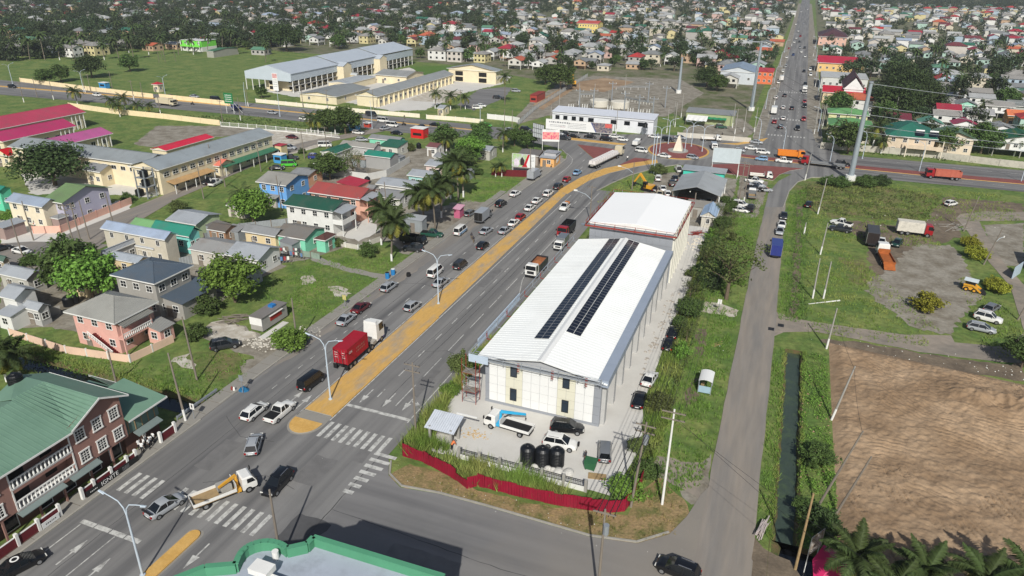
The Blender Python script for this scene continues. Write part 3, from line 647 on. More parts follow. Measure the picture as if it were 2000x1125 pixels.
def blades(name,polys,dens,h0,h1,w,m_,seed,lean=.35,tuft=4,zfun=None,label=None):
 """upright grass in clumps: every blade a tapered triangle"""
 r=np.random.default_rng(seed);P=[]
 for poly in polys:
  xs=[p[0]for p in poly];ys=[p[1]for p in poly];A=abs(sum(poly[i][0]*poly[(i+1)%len(poly)][1]-poly[(i+1)%len(poly)][0]*poly[i][1]for i in range(len(poly))))/2
  bb=(max(xs)-min(xs))*(max(ys)-min(ys));n=int(bb*dens)
  x=r.uniform(min(xs),max(xs),n);y=r.uniform(min(ys),max(ys),n);k=in_poly(x,y,poly)
  k&=r.random(n)<np.clip(fbm(x*.35,y*.35,3,seed)*2.6-.55,.08,1)
  P.append(np.stack([x[k],y[k]],1))
 P=np.concatenate(P);n=len(P)
 hh=(h0+(h1-h0)*r.random(n))*(.55+.9*fbm(P[:,0]*.25,P[:,1]*.25,2,seed+5))
 P=np.repeat(P,tuft,0);hh=np.repeat(hh,tuft)*(.6+.5*r.random(n*tuft));n=len(P)
 P=P+r.normal(size=(n,2))*w*1.6
 a=r.uniform(0,2*np.pi,n);l=lean*hh*(.3+r.random(n));b2=r.uniform(0,2*np.pi,n);ww=w*(.6+.8*r.random(n))
 V=np.zeros((n,3,3))
 V[:,0,0]=P[:,0]-np.cos(b2)*ww;V[:,0,1]=P[:,1]-np.sin(b2)*ww
 V[:,1,0]=P[:,0]+np.cos(b2)*ww;V[:,1,1]=P[:,1]+np.sin(b2)*ww
 V[:,2,0]=P[:,0]+np.cos(a)*l;V[:,2,1]=P[:,1]+np.sin(a)*l;V[:,2,2]=hh
 o=put(name,np_mesh(name,V.reshape(-1,3),np.arange(3*n).reshape(-1,3),m_))
 return stuff(o,label,'grass')
def ground_leaves(name,polys,dens,h0,h1,size,m_,seed,label=None):
 r=np.random.default_rng(seed);C=[]
 for poly in polys:
  xs=[p[0]for p in poly];ys=[p[1]for p in poly];n=int((max(xs)-min(xs))*(max(ys)-min(ys))*dens)
  x=r.uniform(min(xs),max(xs),n);y=r.uniform(min(ys),max(ys),n);k=in_poly(x,y,poly)
  k&=r.random(n)<np.clip(fbm(x*.4,y*.4,3,seed)*2.4-.45,.1,1)
  x,y=x[k],y[k];C.append(np.stack([x,y,(h0+(h1-h0)*fbm(x*.3,y*.3,2,seed+3))*r.random(len(x))],1))
 C=np.concatenate(C);V,F=leaf_cloud(C,np.full(len(C),.4),5,size,seed+1)
 V[:,2]=np.maximum(V[:,2],.02)
 return stuff(put(name,np_mesh(name,V,F,m_)),label,'plants')
blades('tall_grass',[[(-38.6,63.9),(-32.2,63.3),(-27.6,61.7),(-24,62.2),(-17.8,62.7),(-16,64.5),(-24,65.7),(-33,65.7),(-33.6,67.2),(-38.6,68.5)],[(-39.6,64.5),(-36.6,65),(-36.6,72),(-38.2,76),(-38.2,96),(-39.8,96)]],30,1.5,2.7,.05,BLADE,1,.6,5,label='tall reedy grass growing behind the dark red sheet fence')
blades('tall_grass',[[(-13.2,70),(-11.2,70),(-10.2,78),(-12.2,88),(-12.6,112),(-12,131),(-13,150),(-10.6,150),(-9.4,120),(-8.6,95),(-8.4,76),(-9,70)]],20,.8,1.6,.05,BLADE,2,.55,5,label='overgrown grass along the east side of the concrete yard')
ground_leaves('hedge_growth',[[(-10.5,72),(-8.5,72),(-8.2,100),(-8.8,128),(-9.4,150),(-7.0,168),(-7.2,190),(-12.4,190),(-12.4,150),(-11.8,131),(-10.9,112),(-10.2,100)]],6,.15,2.0,.14,LEAFO,15,'ragged weeds and creepers along the east edge of the yard')
blades('verge_grass',[[(-9,66),(-2.6,72),(-1.8,84),(-2.4,112),(-2.3,150),(-2.2,196),(-8,196),(-12,150),(-9.4,120),(-8.6,95)],[(4.4,66),(6.1,66),(6.1,112),(4.4,112)],[(4.4,123),(8.6,123),(8.6,215),(4.2,205)]],11,.25,.8,.045,BLADEB,3,.5,4,label='short bright grass on the verges of the narrow side road')
ground_leaves('ditch_plants',[[(8.7,66),(12.9,66),(12.6,90),(12.2,112),(8.7,112)]],15,.05,.55,.12,LEAFB,4,'bright leafy ground cover beside the green ditch')
ground_leaves('ditch_weeds',[[(5.6,124),(9.4,124),(9.4,210),(5.6,208)]],6,.05,.5,.12,LEAFM,14,'weeds choking the shallow ditch beside the side road')
blades('field_grass',[[(8.8,120),(22,121),(28,122),(31,130),(24,150),(15,170),(38,175),(36,195),(60,205),(60,230),(16,228),(8.8,215)],[(37,122),(46,124),(44,150),(38,160)]],4.5,.2,.65,.05,BLADE,5,.5,4,label='patchy rough grass covering the open lot with parked trucks')
blades('lot_grass',[pg([(505,560),(600,520),(640,500),(752,548),(700,600),(590,628),(540,600)]),pg([(630,505),(680,480),(790,505),(770,538),(690,520)]),pg([(330,700),(480,690),(480,740),(400,790),(300,740)]),pg([(20,650),(200,690),(320,720),(380,780),(300,755),(150,730),(0,700)]),pg([(900,395),(940,350),(1010,350),(1020,362),(960,395)])],8.0,.15,.5,.05,BLADEB,6,.5,4,label='short green grass on the empty lots along the main road')
blades('dry_verge_grass',[pg([(765,935),(800,910),(930,962),(1225,1008),(1280,960),(1335,985),(1320,1045),(1240,1060),(1000,1000),(860,960)])],7,.15,.45,.035,BLADED,7,.6,4,label='dry tan grass on the corner verge below the red fence')
blades('canal_bank_grass',[[(-107,63.4),(-70.6,63.5),(-70.6,65.4),(-107,65.4)],[(-107,59.0),(-84,59.0),(-84,60.4),(-107,60.4)],[(5.6,66),(6.3,66),(6.3,112),(5.6,112)],[(8.5,66),(9.2,66),(9.2,112),(8.5,112)]],14,.3,.8,.04,BLADE,8,.8,4,label='grass hanging over the edges of the ditch and the canal')
# ---------- building kit
def wallm(c,grime=.14):return mat('wall_%d_%d_%d'%c,c,.85,.07,.35,grime=grime,gscale=.6)
def roofm(c,ax='X',grime=.25,rust=False):
 return mat('roof_%d_%d_%d%s%s'%(*c,ax,'r' if rust else ''),c,.55,.1,.22,ribs=(ax,3.2),grime=grime*1.6 if not rust else.55,gscale=.3,gcol=(112,92,74)if rust else(92,88,82),spec=.4,stretch=(1,.25,1)if ax=='X' else(.25,1,1))
ZINC=(150,155,160);ZINCD=(128,130,131);ZINCB=(146,160,180);ZOLD=(112,109,104);REDR=(168,44,62);GREENR=(40,98,80);TEALR=(38,122,104);PINKR=(186,64,124)
def slope(b,p,th=.09,mi=0):
 """roof plane through four (or three) top points, given thickness"""
 if len(p)==4:b.hexa([(q[0],q[1],q[2]-th)for q in p],p,mi)
 else:
  n=len(b.v);b.v+=[(q[0],q[1],q[2]-th)for q in p]+[tuple(q)for q in p]
  for f in((2,1,0),(3,4,5),(0,1,4,3),(1,2,5,4),(2,0,3,5)):b.f.append(tuple(n+i for i in f));b.mi.append(mi)
def roof_geo(b,x0,x1,y0,y1,z,kind,rise):
 mx,my=(x0+x1)/2,(y0+y1)/2;w,d=x1-x0,y1-y0
 if kind=='gx':
  slope(b,[(x0,y0,z),(x1,y0,z),(x1,my,z+rise),(x0,my,z+rise)]);slope(b,[(x0,my,z+rise),(x1,my,z+rise),(x1,y1,z),(x0,y1,z)])
  b.box(x0-.01,x1+.01,my-.14,my+.14,z+rise-.03,z+rise+.03)
 elif kind=='gy':
  slope(b,[(x0,y0,z),(mx,y0,z+rise),(mx,y1,z+rise),(x0,y1,z)]);slope(b,[(mx,y0,z+rise),(x1,y0,z),(x1,y1,z),(mx,y1,z+rise)])
  b.box(mx-.14,mx+.14,y0-.01,y1+.01,z+rise-.03,z+rise+.03)
 elif kind=='hip':
  k=min(w,d)/2
  if w>=d:r0,r1=(x0+k,my,z+rise),(x1-k,my,z+rise)
  else:r0,r1=(mx,y0+k,z+rise),(mx,y1-k,z+rise)
  A,B,C,D=(x0,y0,z),(x1,y0,z),(x1,y1,z),(x0,y1,z)
  if w>=d:
   slope(b,[A,B,r1,r0]);slope(b,[C,D,r0,r1]);slope(b,[B,C,r1]);slope(b,[D,A,r0])
  else:
   slope(b,[B,C,r1,r0]);slope(b,[D,A,r0,r1]);slope(b,[A,B,r0]);slope(b,[C,D,r1])
  b.cyl(r0,r1,.09,n=6)
  for e,rr in((A,r0),(B,r1 if w>=d else r0),(C,r1),(D,r0 if w>=d else r1)):b.cyl(e,rr,.07,n=5)
 elif kind=='ss':slope(b,[(x0,y0,z),(x1,y0,z),(x1,y1,z+rise),(x0,y1,z+rise)])
 elif kind=='sn':slope(b,[(x0,y0,z+rise),(x1,y0,z+rise),(x1,y1,z),(x0,y1,z)])
 elif kind=='se':slope(b,[(x0,y0,z+rise),(x1,y0,z),(x1,y1,z),(x0,y1,z+rise)])
 elif kind=='sw':slope(b,[(x0,y0,z),(x1,y0,z+rise),(x1,y1,z+rise),(x0,y1,z)])
 elif kind=='flat':b.box(x0,x1,y0,y1,z-.12,z+.05)
def wall_geo(b,x0,x1,y0,y1,z0,H,kind,rise,over=.5):
 b.box(x0,x1,y0,y1,z0,H);mx,my=(x0+x1)/2,(y0+y1)/2;r=rise-.1
 if kind=='gx':
  k=r*((y1-y0)/2)/((y1-y0)/2+over)
  for x,s in((x0,1),(x1,-1)):b.poly([(x,y0,H),(x,y1,H),(x,my,H+k)])
 elif kind=='gy':
  k=r*((x1-x0)/2)/((x1-x0)/2+over)
  for y in(y0,y1):b.poly([(x0,y,H),(x1,y,H),(mx,y,H+k)])
 elif kind in('ss','sn'):
  a,c=(0,r)if kind=='ss' else(r,0)
  for x in(x0,x1):b.poly([(x,y0,H),(x,y1,H),(x,y1,H+c),(x,y0,H+a)])
  y=y1 if kind=='ss' else y0;b.poly([(x0,y,H),(x1,y,H),(x1,y,H+r),(x0,y,H+r)])
 elif kind in('se','sw'):
  x=x0 if kind=='se' else x1;b.poly([(x,y0,H),(x,y1,H),(x,y1,H+r),(x,y0,H+r)])
  for y in(y0,y1):b.poly([(x0,y,H),(x1,y,H),(x,y,H+r)])
WINM={}
def window_meshes(w,h,style):
 k=(round(w,2),round(h,2),style)
 if k not in WINM:
  b=MB();f=.09;t=.07
  b.box(-w/2-f,w/2+f,-t,0,h,h+f);b.box(-w/2-f*1.5,w/2+f*1.5,-t*1.6,0,-f,0)
  b.box(-w/2-f,-w/2,-t,0,0,h);b.box(w/2,w/2+f,-t,0,0,h)
  if style>=1:b.box(-.03,.03,-t*.8,0,0,h)
  if style>=2:b.box(-w/2,-.03,-t*.8,0,h*.5-.03,h*.5+.03);b.box(.03,w/2,-t*.8,0,h*.5-.03,h*.5+.03)
  if style>=3:
   for x in(-w/3.0,w/3.0):b.box(x-.02,x+.02,-t*.7,0,h*.5+.03,h);
  g=MB();g.box(-w/2,w/2,-.03,-.004,0,h)
  WINM[k]=(b.mesh('window',WHITE),g.mesh('pane',GLASS))
 return WINM[k]
RZ={'s':0.0,'e':math.pi/2,'n':math.pi,'w':-math.pi/2}
def window(par,face,rect,u,z,w=1.1,h=1.1,style=2,fm=None):
 x0,x1,y0,y1=rect;fr,gl=window_meshes(w,h,style)
 loc={'s':(u,y0,z),'n':(u,y1,z),'e':(x1,u,z),'w':(x0,u,z)}[face]
 o=put('window',fr,par,loc,RZ[face],mats=[fm]if fm else None);put('pane',gl,o);return o
DOORM=None
def door(par,face,rect,u,m_=None,w=.95,h=2.05,z=0.0):
 global DOORM
 if DOORM is None:
  b=MB();b.box(-.48,.48,-.06,0,0,2.05);b.box(-.56,-.48,-.09,0,0,2.13);b.box(.48,.56,-.09,0,0,2.13);b.box(-.48,.48,-.09,0,2.05,2.13);DOORM=b.mesh('door',WOOD)
  k=MB();k.box(.34,.42,-.12,-.06,.95,1.05);door.k=k.mesh('handle',DARKM)
 x0,x1,y0,y1=rect
 loc={'s':(u,y0,z),'n':(u,y1,z),'e':(x1,u,z),'w':(x0,u,z)}[face]
 o=put('door',DOORM,par,loc,RZ[face],mats=[m_]if m_ else None,scale=(w/.95,1,h/2.05));put('handle',door.k,o);return o
def house(A,B,C,H,label,wall=(196,190,178),roof=ZINC,kind='gx',rise=1.2,over=.55,ws=2,we=2,floors=1,name='house',cat='house',rust=False,z0=0.0,grp=None,rect=None,roofmat=None,ww=1.1,wh=1.1,style=2,dr='s',fascia=True,wallmat=None,stilts=False,side='e'):
 if rect is None:
  a,b_,c=G(*A,H),G(*B,H),G(*C,H)
  x0,x1=a[0],(b_[0]+c[0])/2;y0,y1=(a[1]+b_[1])/2,c[1]
 else:x0,x1,y0,y1=rect
 cx,cy=(x0+x1)/2,(y0+y1)/2;w,d=x1-x0,y1-y0
 t=thing(name,label,cat,(cx,cy,0),0,grp)
 ex,ey=w/2,d/2;wx,wy=ex-over,ey-over
 wr=(-wx,wx,-wy,wy);zb=z0+(2.4 if stilts else 0)
 b=MB();wall_geo(b,-wx,wx,-wy,wy,zb,H,kind,rise,over);b.obj('wall',wallmat or wallm(wall),t)
 if stilts:
  for sx in(-wx+.2,0,wx-.2):
   for sy in(-wy+.2,wy-.2):
    p=MB();p.box(sx-.13,sx+.13,sy-.13,sy+.13,0,2.4);p.obj('stilt',CONCW,t)
 b=MB();roof_geo(b,-ex,ex,-ey,ey,H,kind,rise)
 ax='X' if kind in('gx','ss','sn','flat')else 'Y'
 if kind=='hip':ax='X' if w>=d else 'Y'
 r=b.obj('roof',roofmat or roofm(roof,ax,rust=rust),t)
 if fascia and kind in('gx','gy','hip'):
  f=MB()
  f.box(-ex-.04,ex+.04,-ey-.05,-ey+.0,H-.22,H-.02);f.box(ex,ex+.05,-ey+.01,ey-.01,H-.22,H-.02)if kind!='gx' else None
  f.box(-ex-.05,-ex,-ey+.01,ey-.01,H-.22,H-.02)if kind!='gx' else None
  f.obj('fascia',WHITE,r)
 fh=(H-zb)/floors
 for fl in range(floors):
  z=zb+fl*fh+fh*.38
  for k in range(ws):
   u=-wx+(k+.5+(.12 if fl==0 and dr=='s' and k==0 else 0))*2*wx/ws
   window(t,'s',wr,u,z,min(ww,wx*1.2/max(1,ws)),min(wh,fh*.45),style)
  for k in range(we):
   u=-wy+(k+.5)*2*wy/we
   window(t,side,wr,u,z,min(ww,wy*1.2/max(1,we)),min(wh,fh*.45),style)
 if dr:door(t,dr,wr,(-wx*.55+.3 if dr in 's' else 0)if ws else 0.0,z=zb)
 t['_rect']=(cx-wx,cx+wx,cy-wy,cy+wy)
 return t
def fence_posts(name,label,pts,h,m_,post=None,step=3.0,th=.12,cat='wall',rail=False,pw=.2,seg=False):
 """boundary wall or fence with its posts; each panel between posts is a part"""
 o0=pts[0];t=thing(name,label,cat,(o0[0],o0[1],0))
 for i in range(len(pts)-1):
  a,c=pts[i],pts[i+1];L=math.hypot(c[0]-a[0],c[1]-a[1]);n=max(1,round(L/step))
  for k in range(n):
   p=(a[0]+(c[0]-a[0])*k/n-o0[0],a[1]+(c[1]-a[1])*k/n-o0[1]);q=(a[0]+(c[0]-a[0])*(k+1)/n-o0[0],a[1]+(c[1]-a[1])*(k+1)/n-o0[1])
   b=MB()
   if rail:
    b.wall(p,q,.25,.33,.06);b.wall(p,q,h-.12,h-.04,.06);b.wall(p,q,0,.2,.16)
    m2=max(2,int(L/n/.35))
    for j in range(1,m2):
     u=j/m2;x,y=p[0]+(q[0]-p[0])*u,p[1]+(q[1]-p[1])*u;b.box(x-.025,x+.025,y-.025,y+.025,.2,h)
   else:b.wall(p,q,0,h,th)
   b.obj('panel',m_,t)
   if post:
    b=MB();b.box(p[0]-pw/2,p[0]+pw/2,p[1]-pw/2,p[1]+pw/2,0,h+.15);b.obj('post',post,t)
 return t
# ---------- white warehouse with the solar roof
def warehouse():
 X0,X1,Y0,Y1,H,R=-33.7,-17.0,79.2,129.6,7.3,8.9;cx=(X0+X1)/2
 t=thing('warehouse','long white two storey warehouse with two rows of solar panels on its roof','building',(cx,Y0,0))
 hw=(X1-X0)/2;L=Y1-Y0
 b=MB();wall_geo(b,-hw,hw-1.0,0,L,0,H,'none',0)
 b.poly([(-hw,0,H),(hw-1,0,H),(0,0,R-.12)]);b.poly([(-hw,L,H),(hw-1,L,H),(0,L,R-.12)])
 b.obj('wall',wallm((158,160,162)),t)
 RS=mat('white_roof_sheet',(230,232,229),.5,.05,.12,grime=.22,gscale=.12,gcol=(186,184,176),stretch=(.3,1,1))
 ex=hw+.9
 for k in range(9):
  y0,y1=-.9+k*L/9*1.01,-.9+(k+1)*L/9*1.01-.015
  for s in(-1,1):
   b=MB()
   if s<0:slope(b,[(-ex-.2,y0,H+.02),(0,y0,R),(0,y1,R),(-ex-.2,y1,H+.02)])
   else:slope(b,[(0,y0,R),(ex,y0,H+.02),(ex,y1,H+.02),(0,y1,R)])
   n=8
   for j in range(n):
    yy=y0+(j+.5)*(y1-y0)/n
    a=(-ex-.2 if s<0 else ex,H+.02)
    b.hexa([(a[0],yy-.03,a[1]-.01),(0,yy-.03,R-.01),(0,yy+.03,R-.01),(a[0],yy+.03,a[1]-.01)],[(a[0],yy-.02,a[1]+.02),(0,yy-.02,R+.02),(0,yy+.02,R+.02),(a[0],yy+.02,a[1]+.02)])
   b.obj('roof_sheet',RS,t)
 b=MB();b.hexa([(-.5,-.92,R-.07),(.5,-.92,R-.07),(.5,L-.3,R-.07),(-.5,L-.3,R-.07)],[(-.06,-.92,R+.1),(.06,-.92,R+.1),(.06,L-.3,R+.1),(-.06,L-.3,R+.1)]);b.obj('ridge_cap',WHITEC,t)
 PV=mat('solar_cells',(22,25,36),.22,.12,1.5,spec=.5);PVF=mat('solar_frame',(150,152,156),.4,.05,1.0,metal=.6)
 sl=(R-H)/ex
 b=MB();b.box(-.54,.54,-.47,.47,0,.035);pf=b.mesh('solar_panel',PVF)
 b=MB();b.box(-.51,.51,-.44,.44,.036,.04);pc=b.mesh('cells',PV)
 for xc_,s,ya,n in((-2.05,-1,6.0,44),(1.75,1,9.0,41)):
  for i in range(2):
   x=xc_+(i-.5)*1.12*1.0;z=R-abs(x)*sl+.12
   for k in range(n):
    if s>0 and k in(1,)and i==1:pass
    o=put('solar_panel',pf,t,(x,ya+k*1.0-Y0+79.2-.0,z));o.rotation_euler=(0,math.atan(sl)*s,0);put('cells',pc,o)
 colw=[.62,1.28,1.28,1.28,1.28,1.3,1.3,1.3,1.3,1.3,1.3,1.32,1.32,1.0];sc=(2*hw)/sum(colw);colw=[c*sc for c in colw]
 colm=[GREYC,WHITEC,WHITEC,CREAMC,CREAMC,WHITEC,WHITEC,WHITEC,WHITEC,CREAMC,CREAMC,WHITEC,WHITEC,GREYC]
 x=-hw;cols=[]
 for c,m_ in zip(colw,colm):cols.append((x,x+c,m_));x+=c
 zr=[.42,1.8,3.18,4.56,5.94,7.2]
 wins=[(cols[3][1]-.05,1.15,3.1),(cols[3][1]-.05,5.0,6.85),(cols[9][1]-.05,1.15,3.1),(cols[9][1]-.05,5.0,6.85)]
 for(a,c,m_)in cols:
  for i in range(5):
   b=MB();b.box(a+.022,c-.022,-.06,-.005,zr[i]+.022,zr[i+1]-.022);b.obj('cladding_panel',m_,t)
 b=MB();b.box(-hw,hw,-.13,-.004,0,.42);b.obj('plinth',GREYC,t)
 b=MB();b.box(hw-.99,hw,0.0,1.0,0,H);b.obj('corner_pier',GREYC,t)
 for x,z0,z1 in wins:
  b=MB();w=.42
  for q in((-w-.07,-w,z0,z1),(w,w+.07,z0,z1),(-w,w,z1-.07,z1),(-w,w,z0,z0+.07),(-w,w,z1-.5,z1-.45)):b.box(x+q[0],x+q[1],-.17,-.101,q[2],q[3])
  o=b.obj('window',DARKM,t);b=MB();b.box(x-w,x+w,-.13,-.102,z0,z1);b.obj('pane',GLASSB,o)
 b=MB()
 for z,y in((7.42,-1.35),(8.25,-1.35),(7.9,-1.35)):b.cyl((-hw-1.9,y,z),(hw+.3,y,z),.06 if z<8 else.035,n=6)
 b.box(-hw-1.9,hw+.4,-1.0,-.6,7.28,7.42)
 b.obj('parapet_rail',GALV,t)
 for k,x in enumerate((-hw-1.9,-hw*.62,-hw*.3,.2,hw*.33,hw*.66,hw+.2)):
  b=MB();b.box(x-.05,x+.05,-1.4,-1.3,7.2,8.3);b.obj('parapet_post',GALV,t)
 for x in(-hw*.36,hw*.22,hw*.78):
  b=MB();b.box(x-.14,x-.08,-1.25,-1.19,6.6,8.0);b.box(x+.08,x+.14,-1.25,-1.19,6.6,8.0)
  for z in(6.7,7.0,7.3,7.6,7.9):b.box(x-.14,x+.14,-1.26,-1.18,z,z+.05)
  b.obj('steel_bracket',STEELR,t)
 b=MB()
 for z in(7.42,8.3):b.cyl((-hw-1.9,-1.35,z),(-hw-1.9,L,z),.07,n=6)
 b.obj('parapet_rail',GALV,t)
 for k in range(13):
  y=1+k*4.0;b=MB();b.box(-hw-1.95,-hw-1.85,y-.05,y+.05,7.2,8.4);b.box(-hw-1.9,-hw,y-.05,y+.05,7.1,7.2);b.obj('parapet_post',STEELR if k%2 else GALV,t)
 for k in range(5):
  b=MB();b.box(-hw-2.05,-hw-1.98,2.0+k*3.4,5.3+k*3.4,7.3,8.6);b.obj('parapet_panel',mat('pale_blue_cladding',(172,186,200),.4,.05,.5),t)
 b=MB();b.box(-hw-1.9,-hw+1.0,-1.5,-1.42,6.9,8.1);b.obj('parapet_panel',mat('pale_blue_cladding',(172,186,200)),t)
 FB=mat('blue_grey_fascia',(140,150,164),.45,.05,.4)
 for k in range(10):
  b=MB();b.box(hw-.4,hw+1.0,-.6+k*5.05,4.4+k*5.05,6.7,7.75);b.obj('fascia_box',FB,t)
 for k in range(10):
  y=.6+k*5.3;b=MB();b.box(hw-.95,hw+.55,y,y+1.1,0,6.7);b.obj('pier',mat('pale_grey_render',(170,170,168),.85,.06,.5,grime=.2),t)
  if k<9:
   b=MB();b.box(hw-1.0,hw-.96,y+1.6,y+4.7,.1,4.2);o=b.obj('bay_door',SHADOWIN,t)
   b=MB();b.box(hw-.96,hw-.88,y+1.5,y+4.8,4.2,4.4);b.box(hw-.96,hw-.9,y+3.1,y+3.2,.1,4.2);b.obj('door_frame',DARKM,o)
   window(t,'e',(0,hw-1.0,0,1),y+3.2,5.0,1.6,.9,1,DARKM)
 return t
warehouse()
def rear_hall():
 X0,X1,Y0,Y1,H=-33.2,-16.6,131.3,153.5,10.2;cx=(X0+X1)/2;hw=(X1-X0)/2;L=Y1-Y0
 t=thing('rear_hall','tall boxy building with plain white roof and red steel edge behind the warehouse','building',(cx,Y0,0))
 b=MB();b.box(-hw,hw,0,L,0,H);b.obj('wall',wallm((170,172,176)),t)
 RW=mat('plain_white_roof',(232,233,232),.6,.015,.1)
 for k in range(4):
  for s in(-1,1):
   b=MB();y0,y1=k*L/4,(k+1)*L/4
   slope(b,[(-hw-.3,y0,H+.25),(.8,y0,H+1.1),(.8,y1,H+1.1),(-hw-.3,y1,H+.25)]if s<0 else[(.8,y0,H+1.1),(hw+.2,y0,H+.25),(hw+.2,y1,H+.25),(.8,y1,H+1.1)])
   b.obj('roof_sheet',RW,t)
 b=MB();b.poly([(-hw,-.01,H),(hw,-.01,H),(hw,-.01,H+.2),(.8,-.01,H+1.0),(-hw,-.01,H+.2)]);b.obj('gable',WHITE,t)
 E=[(-hw-.8,-.9),(hw+.8,-.9),(hw+.8,L+.8),(-hw-.8,L+.8)]
 for i in range(4):
  a,c=E[i],E[(i+1)%4];b=MB();b.box(min(a[0],c[0])-.06,max(a[0],c[0])+.06,min(a[1],c[1])-.06,max(a[1],c[1])+.06,H-.35,H-.05)
  b.box(min(a[0],c[0])-.03,max(a[0],c[0])+.03,min(a[1],c[1])-.03,max(a[1],c[1])+.03,H+.6,H+.66);b.obj('edge_beam',STEELR,t)
  n=9
  for k in range(n):
   x,y=a[0]+(c[0]-a[0])*k/n,a[1]+(c[1]-a[1])*k/n;b=MB();b.box(x-.05,x+.05,y-.05,y+.05,H-.4,H+.7);b.obj('edge_post',STEELR if k%2 else GALV,t)
 for k in range(13):
  for i in range(4):
   b=MB();a=-hw+k*2*hw/13;b.box(a+.015,a+2*hw/13-.015,-.07,-.003,H-2.6*(i+1)+.03,H-2.6*i-.02);b.obj('cladding_panel',GREYC,t)
 for k in range(9):
  y=.2+k*2.65;b=MB();b.box(hw,hw+.35,y,y+.75,0,H-.4);b.obj('pier',mat('cream_render',(206,204,192),.8,.05,.5,grime=.12),t)
  if k<8:
   b=MB();b.box(hw+.003,hw+.06,y+.95,y+2.45,.3,H-1.0);o=b.obj('wall_bay',WHITEC,t)
   b=MB();b.box(hw+.062,hw+.075,y+1.2,y+2.2,1.0,H-2);b.obj('pane',GLASSB,o)
 b=MB();b.cyl((-hw-.5,-.4,H-.5),(-hw-1.1,-.4,H-.3),.05);b.lathe([(.05,H-.5),(.45,H-.35),(.55,H-.2)],14,0,(-hw-1.2,-.4));b.obj('dish',GALV,t)
 return t
rear_hall()
def scaffold(x,y,w,d,h,label):
 t=thing('scaffold_tower',label,'scaffold',(x,y,0))
 for sx in(0,w):
  for sy in(0,d):b=MB();b.cyl((sx,sy,0),(sx,sy,h),.05,n=6);b.obj('standard',STEELR,t)
 for k in range(int(h/1.5)):
  z=.4+k*1.5;b=MB();b.cyl((0,0,z),(w,0,z),.03);b.cyl((0,d,z),(w,d,z),.03);b.cyl((0,0,z),(0,d,z),.03);b.cyl((w,0,z),(w,d,z),.03);b.obj('ledger',STEELR if k%2 else GALV,t)
  b=MB();b.cyl((0,0,z),(w,0,z+1.4),.022);b.cyl((w,0,z),(0,0,z+1.4),.022);b.obj('brace',GALV,t)
  if k%2:b=MB();b.box(.05,w-.05,.05,d-.05,z+.05,z+.1);b.obj('deck',WOOD,t)
scaffold(-36.6,77.6,2.1,1.4,7.2,'red and grey scaffold tower at the front left corner of the warehouse')
